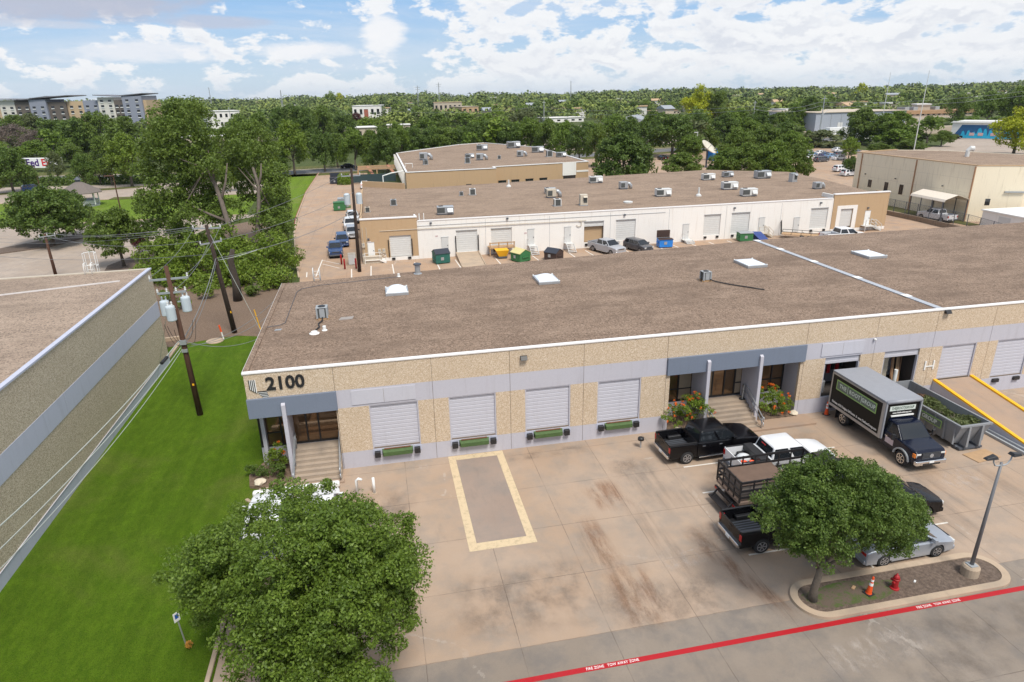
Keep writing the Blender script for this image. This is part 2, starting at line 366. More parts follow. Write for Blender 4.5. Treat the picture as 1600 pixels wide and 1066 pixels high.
M['headl'] = glass('headlight', (.62, .62, .6), .15); M['taill'] = glass('taillight', (.42, .01, .01), .2)
M['amber'] = glass('amber light', (.75, .2, .02), .2)
def carpaint(name, col, rough=.28, metal=.0, coat=.22, spec=.5):
    n = NB(name); n.set(Base_Color=n.mix(n.noise(2, 3), tuple(c*.93 for c in col), col), Roughness=rough, Metallic=metal, Coat_Weight=coat, Coat_Roughness=.05); n.b.inputs['Specular IOR Level'].default_value = spec; return n.m
CP = dict(black=carpaint('black car paint', (.003, .003, .0045), .22, 0., .1, .32), white=carpaint('white car paint', (.74, .75, .77)), silver=carpaint('silver car paint', (.42, .45, .50), .35, .5),
          navy=carpaint('navy car paint', (.003, .006, .020), .22, 0., .15, .35), grey=carpaint('grey car paint', (.085, .085, .095)), blue=carpaint('blue car paint', (.02, .055, .16)), red=carpaint('maroon car paint', (.13, .01, .012)),
          champ=carpaint('champagne car paint', (.46, .47, .50), .35, .3), lblue=carpaint('light blue car paint', (.16, .28, .44)), tan=carpaint('tan car paint', (.32, .27, .21)))
def leafmat(name, a, b, c, tr=.25):
    n = NB(name); geo = n.nd.new('ShaderNodeNewGeometry'); oi = n.nd.new('ShaderNodeObjectInfo')
    k = n.ramp(geo.outputs['Random Per Island'], [(0, a), (.5, b), (1, c)])
    k = n.mix(n.rng(n.noise(1.1, 4, .6), .4, .66, 0., .5), k, a); k = n.mix(n.math('MULTIPLY', oi.outputs['Random'], .35), k, tuple(x*.62 for x in b))
    n.set(Base_Color=k, Roughness=.55); n.b.inputs['Specular IOR Level'].default_value = .35
    tl = n.nd.new('ShaderNodeBsdfTranslucent'); n.lk.new(n.mix(.5, k, tuple(min(1, x*1.6) for x in c)), tl.inputs[0])
    ms = n.nd.new('ShaderNodeMixShader'); ms.inputs[0].default_value = tr; n.lk.new(n.b.outputs[0], ms.inputs[1]); n.lk.new(tl.outputs[0], ms.inputs[2])
    n.lk.new(ms.outputs[0], n.nd['Material Output'].inputs[0]); return n.m
L = dict(oak=leafmat('oak leaf', (.070, .120, .013), (.122, .192, .021), (.225, .315, .050)),
         oakdark=leafmat('dark oak leaf', (.052, .094, .014), (.092, .150, .024), (.165, .235, .045)),
         mid=leafmat('mid green leaf', (0.078, 0.125, 0.016), (0.12, 0.18, 0.026), (0.19, 0.26, 0.045)),
         fresh=leafmat('fresh green leaf', (0.1, 0.165, 0.013), (0.15, 0.225, 0.022), (0.24, 0.31, 0.042)),
         yellow=leafmat('yellow green leaf', (.24, .29, .010), (.36, .40, .012), (.50, .50, .03)),
         olive=leafmat('olive leaf', (0.085, 0.11, 0.035), (0.12, 0.15, 0.05), (0.18, 0.2, 0.08)),
         red=leafmat('purple red leaf', (.05, .012, .014), (.10, .022, .025), (.17, .05, .045)),
         bare=leafmat('bare grey twig', (.10, .075, .062), (.16, .12, .10), (.22, .17, .14), .05),
         orange=leafmat('orange flower', (.75, .10, .01), (.85, .16, .02), (.95, .30, .04)),
         whitefl=leafmat('white flower', (.5, .46, .36), (.62, .58, .48), (.75, .72, .6)))
def redline_mat():
    n = NB('red fire lane paint', True); worn = n.rng(n.noise(2.6, 8, .78), .60, .74, 0., .5)
    n.set(Base_Color=n.mix(worn, (.40, .004, .010), (.34, .08, .07)), Roughness=.6); return n.m
M['redline'] = redline_mat()
def mk(name, col, wear=.5, thr=.56):
    n = NB(name, True); f = n.rng(n.noise(3.2, 8, .8), thr, thr+.18, 0., wear)
    n.set(Base_Color=n.mix(f, col, tuple(c*.55 for c in col)), Roughness=.7); return n.m
M['mark'] = mk('white line paint', (.70, .66, .60)); M['cpatch'] = mk('pale yellow concrete patch', (.60, .47, .30), .6, .47)
def rect(x0, x1, y0, y1): return [(x0, y0), (x1, y0), (x1, y1), (x0, y1)]
def text_mesh(body, size=1., extrude=.01, bold=0., spacing=1.):
    c = bpy.data.curves.new('lettering', 'FONT'); c.body = body; c.size = size; c.extrude = extrude; c.offset = bold; c.space_character = spacing
    c.align_x = 'CENTER'; c.align_y = 'CENTER'; c.resolution_u = 3
    o = bpy.data.objects.new('lettering', c); COL.objects.link(o); bpy.context.view_layer.update()
    me = bpy.data.meshes.new_from_object(o.evaluated_get(bpy.context.evaluated_depsgraph_get())); bpy.data.objects.remove(o); bpy.data.curves.remove(c); me.materials.clear(); return me
def letter(name, body, size, mat, parent, loc, rot, bold=0., sx=1., extrude=.008, spacing=1.):
    me = text_mesh(body, size, extrude, bold, spacing); me.materials.append(mat); o = bpy.data.objects.new(name, me); COL.objects.link(o); o.parent = parent
    o.location = loc; o.rotation_euler = rot; o.scale = (sx, 1, 1); return o
# ------------------------------------------------------------------ ground and paving
def sheet(name, poly, z, mat, kind='structure'):
    o = obj(name, MB().sheet(poly, z), mat, fix=False); o['kind'] = kind; return o
sheet('ground', rect(-4000, 4000, -500, 6000), 0, M['farground'])
sheet('lawn', [(-18.5, 2), (-7.5, 2), (-7.6, 33.6), (-7.9, 36), (-7.9, 57), (-8.4, 60.8), (-12, 61.5), (-16.5, 61.5), (-19, 60)], .012, M['lawn'])
sheet('bare_soil', [(-19, 60), (-16.6, 61.0), (-13.6, 61.7), (-10.5, 60.5), (-8.1, 59), (-7.6, 64), (-9.0, 71), (-10.8, 80), (-12.6, 92), (-14, 110), (-20, 128), (-27, 120), (-31, 100), (-30, 80), (-26, 66)], .016, M['dirt'])
sheet('yard', rect(-7.6, 75, -30, 35.6), .008, M['yard'])
sheet('drive_lane', rect(-7.6, 75, -30, 19.88), .0095, M['lane'])
sheet('rear_yard', [(-9.6, 55.5), (95, 55.5), (95, 96), (83, 98), (83, 112), (130, 118), (150, 150), (172, 196), (150, 236), (90, 222), (60, 216), (53, 180), (53, 128), (-1.5, 128), (-1.5, 205), (-15.2, 206), (-15.3, 162), (-14.2, 128), (-13.2, 112), (-11.2, 93), (-9.8, 82), (-8.3, 64)], .008, M['yardback'])
for i, (a, b, c, d) in enumerate(((-14, -6.5, 136, 150), (-12.5, -7.5, 116, 124))): pass
road = [(-400, 292), (-250, 252), (-112, 222), (-30, 207), (20, 214), (100, 234), (160, 248), (230, 268), (420, 330), (700, 450)]
def ribbon(pts, wd, off=0):
    a, b = [], []
    for i, p in enumerate(pts):
        q0 = Vector(pts[max(i-1, 0)]); q1 = Vector(pts[min(i+1, len(pts)-1)]); t = (q1-q0).normalized(); n = Vector((-t.y, t.x)); p = Vector(p)
        a.append(tuple(p+n*(off+wd/2))); b.append(tuple(p+n*(off-wd/2)))
    return a+b[::-1]
def ribsheet(name, pts, wd, off, z, mat):
    a = ribbon(pts, wd, off); n = len(pts); mb = MB(); mb.add([(x, y, z) for x, y in a], [(i, i+1, 2*n-2-i, 2*n-1-i)[::-1] for i in range(n-1)]); o = obj(name, mb, mat); o['kind'] = 'structure'; return o
ribsheet('road', road, 11, 0, .020, M['asph']); ribsheet('pavement', road, 1.6, 7.6, .03, M['lot']); ribsheet('kerb', road, .3, -5.6, .1, M['kerb'])
ribsheet('verge', road, 6, -9, .014, M['drygrass']); ribsheet('verge', road, 9, 13.5, .014, M['drygrass'])
sheet('left_parking_lot', [(-140, 40), (-19.5, 40), (-19.5, 58), (-27, 68), (-31, 82), (-32, 100), (-28, 122), (-21, 133), (-140, 133)], .010, M['lot'])
sheet('left_lawn', [(-140, 133.6), (-24, 133.6), (-26, 163.2), (-140, 168)], .012, M['verge'])
sheet('far_left_parking_lot', [(-140, 168.2), (-27, 163.6), (-27, 190), (-60, 194), (-140, 206)], .010, M['lot'])
sheet('drive_verge', [(-15.8, 110), (-14.6, 128), (-15.6, 162), (-15.6, 201), (-22, 203), (-26, 196), (-24.5, 160), (-21, 128), (-19, 112)], .014, M['verge'])
sheet('far_side_lot', [(40, 240), (120, 262), (300, 330), (420, 430), (300, 520), (60, 400)], .010, M['lot'])
sheet('mural_forecourt', [(200, 165), (262, 185), (258, 232), (246, 252), (205, 215), (170, 196)], .012, M['lot'])
sheet('side_yard', [(83, 60), (140, 60), (140, 116), (92.1, 116), (83, 110)], .007, M['yardback'])
sheet('side_verge', [(89.6, 84), (91.9, 84), (91.9, 116), (87.4, 116)], .016, M['drygrass'])
def kerb(name, pts, wd, h=.13, mat=None, closed=False):
    n = len(pts); mb = MB(); L_, R_ = [], []
    for i, p in enumerate(pts):
        q0 = Vector(pts[(i-1) % n] if closed else pts[max(i-1, 0)]); q1 = Vector(pts[(i+1) % n] if closed else pts[min(i+1, n-1)]); t = (q1-q0).normalized(); nn = Vector((-t.y, t.x)); p = Vector(p)
        L_.append(p+nn*wd/2); R_.append(p-nn*wd/2)
    mb.loft([[(a.x, a.y, 0), (a.x, a.y, h), (b.x, b.y, h), (b.x, b.y, 0)] for a, b in zip(L_, R_)] + ([[(L_[0].x, L_[0].y, 0), (L_[0].x, L_[0].y, h), (R_[0].x, R_[0].y, h), (R_[0].x, R_[0].y, 0)]] if closed else []), cap=not closed)
    o = obj(name, mb, mat or M['kerb'], bevel=.025); o['kind'] = 'structure'; return o
kerb('kerb', [(-15.2, 204), (-15.4, 162), (-14.35, 128), (-13.3, 112), (-11.3, 93), (-9.9, 82)], .22)
kerb('kerb', [(-15.36, 204), (-15.56, 162), (-14.51, 128), (-13.9, 118)], .08, .135, M['redp'])
kerb('kerb', [(-7.75, 2), (-7.75, 32.6), (-8.3, 33.2)], .18)
kerb('kerb', [(-24, 133.3), (-140, 133.3)], .25); kerb('kerb', [(-26, 163.5), (-140, 168)], .25)
# tree island in the yard
def stadium(x0, x1, y0, y1, r, n=8):
    pts = []
    for cx, cy, a0 in ((x1-r, y1-r, 0), (x0+r, y1-r, PI/2), (x0+r, y0+r, PI), (x1-r, y0+r, 1.5*PI)):
        for k in range(n+1): a = a0+PI/2*k/n; pts.append((cx+r*math.cos(a), cy+r*math.sin(a)))
    return pts
kerb('island_kerb', stadium(16.03, 26.05, 18.66, 20.62, .97), .32, .14, closed=True)
o = obj('island_soil', MB().sheet(stadium(16.1, 26.0, 18.75, 20.55, .9), .105), M['mulch'], fix=False); o['kind'] = 'structure'
pts = [(17.6+2.35*math.cos(a)*(1+.12*math.sin(3*a+1)), 19.62+.66*math.sin(a)*(1+.1*math.sin(5*a))) for a in [2*PI*k/28 for k in range(28)]]
pts = [(x+.95, y) for x, y in pts]
def patchygrass():
    n = NB('patchy island grass', True); c = n.mix(n.noise(6, 5), (.045, .095, .012), (.10, .13, .03)); k = n.rng(n.noise(2.2, 7, .8), .40, .54)
    n.set(Base_Color=n.mix(k, c, (.13, .095, .07)), Roughness=.9); n.bump(n.noise(25, 4, .8), .8, .05); return n.m
M['patchy'] = patchygrass()
o = obj('island_grass', MB().sheet(pts, .112), M['patchy'], fix=False); o['kind'] = 'structure'
# painted markings
def strip(name, x0, x1, y0, y1, z=.014, mat=None): sheet(name, rect(x0, x1, y0, y1), z, mat or M['mark'])
mb = MB().sheet(rect(-30, 60, 18.20, 18.44), .0165); o = obj('fire_lane_line', mb, M['redline'], fix=False); o['kind'] = 'structure'
for cx in (6.2+1.12, 21.75): 
    me = text_mesh('FIRE ZONE   TOW AWAY ZONE', .16, .001, .0015, 1.08); me.materials.append(M['white']); t = bpy.data.objects.new('fire_lane_lettering', me); COL.objects.link(t); t.location = (cx, 18.32, .019); t.scale = (.86, 1.1, 1); t['kind'] = 'structure'
for x0, x1, y in ((16.15, 20.9, 30.88), (16.0, 20.8, 28.2), (15.7, 20.7, 22.97), (16.1, 20.6, 25.55), (20.9, 26.6, 23.0), (20.9, 26.2, 28.3), (20.9, 26, 30.9)): strip('stall_line', x0, x1, y-.05, y+.05)
strip('stall_line', 20.65, 20.75, 20.85, 22.95); strip('stall_line', 20.55, 20.65, 31.2, 33.55)
mb = MB()
x0, x1, y0, y1, t = 2.95, 6.28, 26.15, 35.25, .42
for q in (rect(x0, x0+t, y0, y1), rect(x1-t, x1, y0, y1), rect(x0+t, x1-t, y0, y0+t*1.35), rect(x0+t, x1-t, y1-t*1.2, y1)): mb.sheet(q, .013)
o = obj('slab_border_patch', mb, M['cpatch'], fix=False); o['kind'] = 'structure'
M['slabgrey'] = concrete('grey slab concrete', (.30, .225, .18), (.34, .265, .215), (.24, .205, .18)); o = obj('slab_infill', MB().sheet(rect(x0+t, x1-t, y0+t*1.35, y1-t*1.2), .0125), M['slabgrey'], fix=False); o['kind'] = 'structure'
def stainmat(name, col, vecsc, thr, amt, base):
    """rust and mud tracks dragged over the slab"""
    n = NB(name, True); f = n.math('MULTIPLY', n.rng(n.noise(1, 8, .66, n.vec(vecsc, (2, 3, 0), .12)), thr-.10, thr+.22), n.rng(n.noise(7, 5, .7), .2, .6, .55, 1.))
    # worn away to bare concrete where the noise is low, so mix through transparency of the film
    tr = n.nd.new('ShaderNodeBsdfTransparent'); ms = n.nd.new('ShaderNodeMixShader'); geo = n.nd.new('ShaderNodeTexCoord')
    sx = n.nd.new('ShaderNodeSeparateXYZ'); n.lk.new(geo.outputs['Generated'], sx.inputs[0])
    def edge(c): return n.math('MULTIPLY', n.rng(c, 0., .3), n.rng(c, .7, 1., 1., 0.))
    e = n.math('MULTIPLY', edge(sx.outputs[0]), edge(sx.outputs[1])); f = n.math('MULTIPLY', n.math('MULTIPLY', f, e), amt)
    n.set(Base_Color=col, Roughness=.85); n.lk.new(f, ms.inputs[0]); n.lk.new(tr.outputs[0], ms.inputs[1]); n.lk.new(n.b.outputs[0], ms.inputs[2]); n.lk.new(ms.outputs[0], n.nd['Material Output'].inputs[0]); return n.m
M['rust'] = stainmat('rust stain', (.26, .115, .05), (2.2, .42, 1), .47, .46, 0); M['oil'] = stainmat('oil stain', (.10, .08, .07), (.8, .6, 1), .46, .30, 0); M['chalk'] = stainmat('chalky spill', (.62, .54, .47), (2.2, 1.2, 1), .50, .5, 0)
M['tyremark'] = stainmat('tyre mark', (.15, .12, .10), (3, .2, 1), .48, .20, 0)
for i, (cx, cy, wx_, wy, a, mt) in enumerate(((9.7, 21.6, 2.6, 4.6, .0, 'rust'), (9.2, 25.4, 1.3, 5.2, .06, 'rust'), (10.9, 29.2, 2.4, 3.4, .1, 'rust'), (12.2, 25.0, 1.6, 8, .12, 'tyremark'), (13.6, 29.5, 2.5, 7, .2, 'tyremark'), (11, 21, 7, 3.4, 0, 'oil'), (14.6, 24.5, 2.6, 3, 0, 'oil'), (8.9, 34.3, 6.5, 1.3, 0, 'oil'),
        (13.2, 31.4, 3, 2.6, 0, 'oil'), (17.7, 29.4, 2.6, 1.6, 0, 'oil'), (17.2, 26.9, 2.0, 1.8, 0, 'oil'), (27.6, 24.5, 4, 9, -.3, 'tyremark'), (31.6, 24, 3, 10, -.1, 'tyremark'), (30.4, 26.2, 3.6, 2.2, .2, 'chalk'), (12.6, 23.4, 3, 1.5, 0, 'chalk'), (1.2, 34.4, 1.6, .7, 0, 'chalk'), (17.5, 16.8, 6, 1.8, .1, 'chalk'), (5, 22.5, 9, 5, 0, 'oil'), (2.5, 17, 8, 3, 0, 'oil'), (24.5, 32, 4, 2.4, 0, 'oil'), (-1, 30, 4, 6, 0, 'oil'),
        (20, 15.5, 6, 2.5, .2, 'oil'), (24, 17.0, 10, 2., 0, 'oil'), (33, 20, 8, 5, 0, 'rust'), (29.5, 31.5, 4, 6, 0, 'oil'), (9, 23.6, 1.2, 8, .25, 'tyremark'), (14.6, 22, 1.2, 8, .25, 'rust'))):
    mb = MB(); mb.add([(-wx_/2, -wy/2, 0), (wx_/2, -wy/2, 0), (wx_/2, wy/2, 0), (-wx_/2, wy/2, 0)], [(0, 1, 2, 3)]); o = obj('ground_stain', mb, M[mt], fix=False, loc=(cx, cy, .0175+i*.0006)); o.rotation_euler.z = a; o['kind'] = 'structure'
# ------------------------------------------------------------------ front building
FY, BH = 35.3, 6.62
bld = thing('warehouse_building', 'long aggregate warehouse with brown gravel roof, grey dock doors and 2100 on its corner', 'warehouse', (0, 0, 0))
XR = 96.
def backy(x): return 54.4 + (x+7.85)*.095 if x < 38 else 58.75
roofpoly = [(-7.85, 35.515), (XR, 35.515), (XR, 58.75), (38, 58.75), (20, 57.0), (-7.85, 54.4)]
mb = MB().prism(roofpoly, 5.2, BH-.12); obj('roof', mb, M['roof'], bld)
mb = MB(); mb.prism([(-7.65, 54.2), (20, 56.8), (38, 58.55), (95.8, 58.55), (95.8, 37.5), (-7.65, 37.5)], 0, 5.2); obj('rear_wall', mb, M['lav'], bld)
OPEN = [(-7.85, -3.2, 'lobby'), (-1.39, 1.41, 'dock'), (3.18, 5.99, 'dock'), (7.77, 10.6, 'dock'), (12.33, 15.15, 'dock'), (17.05, 26.1, 'lobby'), (27.9, 30.5, 'open'), (32.33, 35.03, 'open'), (36.8, 39.55, 'ramp'), (41.25, 44.0, 'dock'), (45.9, 48.7, 'dock'), (50.5, 53.3, 'dock')]
ZB, ZT, ZU = 1.08, 3.93, 5.05
# upper aggregate panels, one per bay, with open joints between
JX = [-7.85, -3.15, 2.3, 6.87, 11.42, 16.78, 26.33, 31.45, 35.95, 40.5, 45.1, 49.6, 54.2, 60, 70, 80, XR]
for a, b in zip(JX, JX[1:]): obj('wall_panel', MB().box(a+.012, b-.012, FY, FY+.2, ZU, BH-.1), M['agg'], bld)
for x in JX[1:-1]: 
    lo = ZT-.15 if x in (-3.15, 16.78, 26.33) else .02
    obj('panel_joint', MB().box(x-.012, x+.012, FY+.03, FY+.05, lo, BH-.1), M['joint'], bld)
def bayzone(a, b, z0, z1, mat, nm):
    js = [x for x in JX if a < x < b]; e = [a]+js+[b]
    for p, q in zip(e, e[1:]): obj(nm, MB().box(p+(.012 if p in js else 0), q-(.012 if q in js else 0), FY, FY+.2, z0, z1), mat, bld)
bands = [(-3.15, 16.78), (26.33, XR)]
for a, b in bands: bayzone(a, b, ZT, ZU, M['lav'], 'grey_band')
solid = []; cur = -3.2
for a, b, k in OPEN[1:]:
    solid.append((cur, a)); cur = b
solid.append((cur, XR))
for a, b in solid: bayzone(a, b, ZB, ZT, M['agg'], 'wall_panel')
for a, b in solid: bayzone(a, b, 0, ZB-.004, M['lav'], 'base_wall')
for a, b, k in OPEN:
    if k in ('dock',): bayzone(a, b, 0, ZB-.004, M['lav'], 'base_wall')
    if k in ('ramp', 'open'): bayzone(a, b, 0, ZB-.004, M['lav'], 'base_wall')
def corrug(x0, x1, z0, z1, y, pitch=.235, d=.028):
    mb = MB(); n = max(1, round((z1-z0)/pitch)); p = (z1-z0)/n; prof = []
    for i in range(n):
        z = z0+i*p; prof += [(y, z), (y-d, z+p*.12), (y-d, z+p*.88), (y, z+p*.985)]
    k = len(prof); vs = [(x0, *q) for q in prof]+[(x1, *q) for q in prof]; mb.add(vs, [(i, i+1, k+i+1, k+i) for i in range(k-1)]); return mb
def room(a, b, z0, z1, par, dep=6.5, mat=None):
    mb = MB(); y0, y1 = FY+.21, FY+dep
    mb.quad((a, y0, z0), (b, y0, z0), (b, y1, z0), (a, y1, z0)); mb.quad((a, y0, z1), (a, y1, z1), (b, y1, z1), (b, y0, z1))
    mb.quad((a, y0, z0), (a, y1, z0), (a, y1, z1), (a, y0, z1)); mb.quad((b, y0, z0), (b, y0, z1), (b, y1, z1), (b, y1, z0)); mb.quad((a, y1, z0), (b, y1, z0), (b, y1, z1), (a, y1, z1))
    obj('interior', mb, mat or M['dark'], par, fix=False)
for i, (a, b, k) in enumerate(OPEN):
    if k in ('dock', 'ramp'):
        z0 = ZB+.02 if k == 'dock' else 1.4
        d = obj('dock_door', corrug(a, b, z0, ZT-.02, FY+.14), M['lavdoor'], bld); obj('door_frame', MB().box(a, a+.07, FY+.02, FY+.2, z0, ZT).box(b-.07, b, FY+.02, FY+.2, z0, ZT).box(a+.07, b-.07, FY+.02, FY+.1, ZT-.06, ZT), M['lav'], d)
        obj('bottom_seal', MB().box(a+.07, b-.07, FY+.06, FY+.12, z0, z0+.06), M['joint'], d)
    if k == 'dock' and a < 20:
        lv = obj('dock_leveler', MB().add([(a+.55, FY-.30, ZB-.14), (b-.55, FY-.30, ZB-.14), (b-.55, FY-.30, ZB-.40), (a+.55, FY-.30, ZB-.40), (a+.5, FY-.02, ZB-.02), (b-.5, FY-.02, ZB-.02), (b-.5, FY-.02, ZB-.40), (a+.5, FY-.02, ZB-.40)], [(0, 1, 2, 3), (4, 5, 1, 0), (0, 3, 7, 4), (1, 5, 6, 2), (3, 2, 6, 7), (4, 7, 6, 5)]), M['green'], bld, bevel=.012)
        obj('lip_plate', MB().box(a+.62, b-.62, FY-.13, FY-.025, ZB-.03, ZB+.012), paint('rusty lip plate', (.18, .09, .05), .8, .2, .4, 6) if i == 1 else bpy.data.materials['rusty lip plate'], lv)
        obj('leveler_plate', MB().box(a-.03, b+.03, FY-.024, FY-.002, ZB-.38, ZB+.0), M['lav2'], lv)
        for xx in (a+.24, b-.24): obj('dock_bumper', MB().box(xx-.17, xx+.17, FY-.26, FY-.03, ZB-.46, ZB-.10), M['black'], bld, bevel=.02)
    if k == 'dock' and a > 40:
        for xx in (a+.5, b-.5): obj('dock_bumper', MB().box(xx-.25, xx+.25, FY-.16, FY-.005, ZB-.32, ZB-.06), M['black'], bld, bevel=.02)
    if k == 'open':
        d = obj('dock_door', corrug(a, b, ZT-.5, ZT-.02, FY+.14), M['lavdoor'], bld, label='dock door rolled almost fully up'); room(a, b, ZB, ZT, bld)
        obj('door_frame', MB().box(a, a+.07, FY+.02, FY+.2, ZB, ZT-.5).box(b-.07, b, FY+.02, FY+.2, ZB, ZT-.5), M['lav'], d)
# coping and roof edge
obj('coping', MB().box(-7.9, XR, FY-.05, FY+.22, BH-.1, BH), M['coping'], bld, bevel=.015)
mb = MB().prism([(-7.92, FY+.22), (-7.62, FY+.22), (-7.62, 54.3), (-7.92, 54.3)], BH-.16, BH-.06); obj('edge_trim', mb, M['roof'], bld)
obj('edge_trim', MB().box(-7.935, -7.922, FY+.22, 54.4, BH-.28, BH-.05), M['coping'], bld)
mb = MB(); sp = [(36.25, 36.0), (36.25, 58.3)]; mb.box(36.05, 36.5, 35.6, 58.6, BH-.11, BH-.06); obj('expansion_joint_cap', mb, M['greymetal'] if 0 else paint('light grey flashing', (.47, .49, .53), .5, .3, .1), bld)
for y in (38.4, 43.5, 49, 54, 57.9): obj('joint_cap_cover', MB().box(36.0, 36.55, y, y+.55, BH-.058, BH-.035), M['white'], bld)
# roof side: wall facing left (unseen face) with the panels
obj('side_wall', MB().box(-7.85, -7.66, FY+1.95, 54.35, 0, BH-.17).box(-7.85, -7.66, FY+.21, FY+1.95, ZU-1.1, BH-.17), M['agg'], bld)
# slate fascias and lobbies
def lobby(x0, x1, fins, step, doorx, seed):
    obj('slate_fascia', MB().box(x0-.02 if x0 < 0 else x0-.25, x1+.22 if x0 > 0 else x1+.1, FY-.16, FY+.16, ZT-.02, ZU), M['slate'], bld, bevel=.008)
    gy = 36.95
    obj('soffit', MB().box(x0, x1, FY+.161, gy+.3, ZT-.02, ZT+.1), M['lav'], bld)
    for fx in fins:
        obj('fin_wall', MB().add([(fx-.11, FY-.36, 0), (fx+.11, FY-.36, 0), (fx+.11, gy, 0), (fx-.11, gy, 0), (fx-.11, FY-.32, 4.62), (fx+.11, FY-.32, 4.62), (fx+.11, FY-.165, 4.72), (fx-.11, FY-.165, 4.72), (fx+.11, FY-.165, ZT-.03), (fx-.11, FY-.165, ZT-.03), (fx+.11, gy, ZT-.03), (fx-.11, gy, ZT-.03)],
            [(0, 1, 5, 4), (4, 5, 6, 7), (7, 6, 8, 9), (9, 8, 10, 11), (3, 11, 10, 2), (0, 4, 7, 9, 11, 3), (1, 2, 10, 8, 6, 5), (0, 3, 2, 1)]), M['lav'], bld, bevel=.015)
    for a_, b_ in (((18.5, 19.35), (22.55, 22.98), (23.25, 24.35), (20.15, 20.85)) if x0 > 0 else ()): obj('window_blind', MB().box(a_, b_, gy+.012, gy+.019, 1.3, ZT-.12), paint('beige blind', (.36, .28, .20), .8) if 'beige blind' not in bpy.data.materials else bpy.data.materials['beige blind'], bld)
    # glazing line: mullions, transom, panes, doors
    gl = obj('window_wall', MB().box(x0+.02, x1-.02, gy+.02, gy+.05, 1.17, ZT-.02), M['glassb'], bld)
    mb = MB(); xs = [x0+.05]+list(doorx)+[x1-.05]
    for x in xs: mb.box(x-.045, x+.045, gy-.04, gy+.019, 1.17, ZT-.02)
    mb.box(x0+.02, x1-.02, gy-.045, gy+.018, 1.17, 1.27); mb.box(x0+.02, x1-.02, gy-.045, gy+.018, ZT-.1, ZT-.021); obj('mullions', mb, M['black'], gl)
    mb = MB()
    for p, q in zip(xs, xs[1:]):
        if not (step[2] < (p+q)/2 < step[3]): mb.box(p+.05, q-.05, gy-.042, gy+.017, 2.02, 2.08)
    obj('transom', mb, M['black'], gl)
    obj('side_return', MB().box(x1-.0, x1+.15, FY+.2, gy+.3, 0, ZT-.03), M['lav'], bld)
    if x0 > 0: obj('side_return', MB().box(x0-.15, x0, FY+.2, gy+.3, 0, ZT-.03), M['lav'], bld)
    obj('plinth_wall', MB().box(x0, x1, gy-.02, gy+.3, 0, 1.16), M['lav'], bld)
lobby(-7.85, -3.2, [-5.98], (0, 0, -5.9, -3.3), (-6.6, -5.15, -4.45), 1)
obj('corner_post', MB().box(-7.63, -7.42, 36.5, 36.9, 0, ZT-.03), M['lav'], bld)
lobby(17.05, 26.1, [19.5, 23.1], (0, 0, 19.6, 23.0), (18.45, 20.1, 20.9, 21.75, 22.5, 24.4, 25.2), 2)
def steps(name, x0, x1, ytop, nst, label, tread=.3, top=1.15, gyl=36.9):
    st = thing(name, label, 'steps', ((x0+x1)/2, ytop, 0)); hw = (x1-x0)/2; mb = MB(); r = top/nst
    prof = [(gyl-ytop, 0), (gyl-ytop, top)]
    for i in range(nst): prof += [(-i*tread, top-i*r), (-i*tread, top-(i+1)*r)]
    prof = prof[:-1]+[(-(nst-1)*tread, 0)]
    n = len(prof); mb.add([(-hw, *p) for p in prof]+[(hw, *p) for p in prof], [tuple(range(n)), tuple(range(n, 2*n))[::-1]]+[(i, (i+1) % n, n+(i+1) % n, n+i) for i in range(n)])
    obj('stair_block', mb, M['step'], st, bevel=.012)
    mb = MB()
    for i in range(nst): mb.box(-hw+.04, hw-.04, -i*tread+.002, -i*tread+.05, top-i*r+.001, top-i*r+.006)
    obj('tread_nosing', mb, paint('worn nosing', (.22, .175, .135), .9, 0, .3) if 'worn nosing' not in bpy.data.materials else bpy.data.materials['worn nosing'], st)
    for sx in (-hw+.06, hw-.06):
        mb = MB(); y0, y1 = .35, -(nst-1)*tread-.12
        for dz in (.92, .55): mb.tube([(sx, y0+.2, top+dz-.2), (sx, y0+.2, top+dz), (sx, 0, top+dz), (sx, y1, dz+.02), (sx, y1-.18, dz+.02), (sx, y1-.18, dz-.25)], .036)
        for yy, zz in ((y0, top), ((y0+y1)/2, top/2+.02), (y1, 0)): mb.tube([(sx, yy, zz-.05), (sx, yy, zz+.9)], .036)
        obj('handrail', mb, M['steel'], st, smooth=True)
    return st
steps('entry_steps', -5.86, -3.22, 36.0, 7, 'concrete entry steps under the 2100 corner of the warehouse', .32)
steps('entry_steps', 19.62, 22.98, 36.0, 7, 'wide concrete entry steps between the two orange flowering shrubs', .32)
o = obj('front_walk', MB().prism([(17.3, 34.0), (19.6, 33.75), (26.75, 33.75), (26.75, 35.1), (23.05, 35.1), (23.05, 34.1), (19.6, 34.1), (19.6, 35.1), (17.3, 35.1)], 0, .15), M['walk'], bevel=.02); o['kind'] = 'structure'
o = obj('front_walk', MB().prism([(-7.75, 33.75), (-3.1, 33.75), (-3.1, 34.07), (-5.9, 34.07), (-5.95, 34.4), (-7.75, 34.1)], 0, .13), M['walk'], bevel=.02); o['kind'] = 'structure'
for poly in ([(-8.3, 34.4), (-7.6, 34.15), (-6.1, 34.4), (-6.1, 36.9), (-7.9, 36.9), (-8.5, 35.6)], [(17.05, 35.0), (19.35, 34.4), (19.35, 36.9), (17.05, 36.9)], [(23.3, 34.9), (26.1, 34.9), (26.3, 35.2), (26.1, 36.9), (23.3, 36.9)]):
    o = obj('planting_bed', MB().prism(poly, 0, .17), M['dirt']); o['kind'] = 'structure'
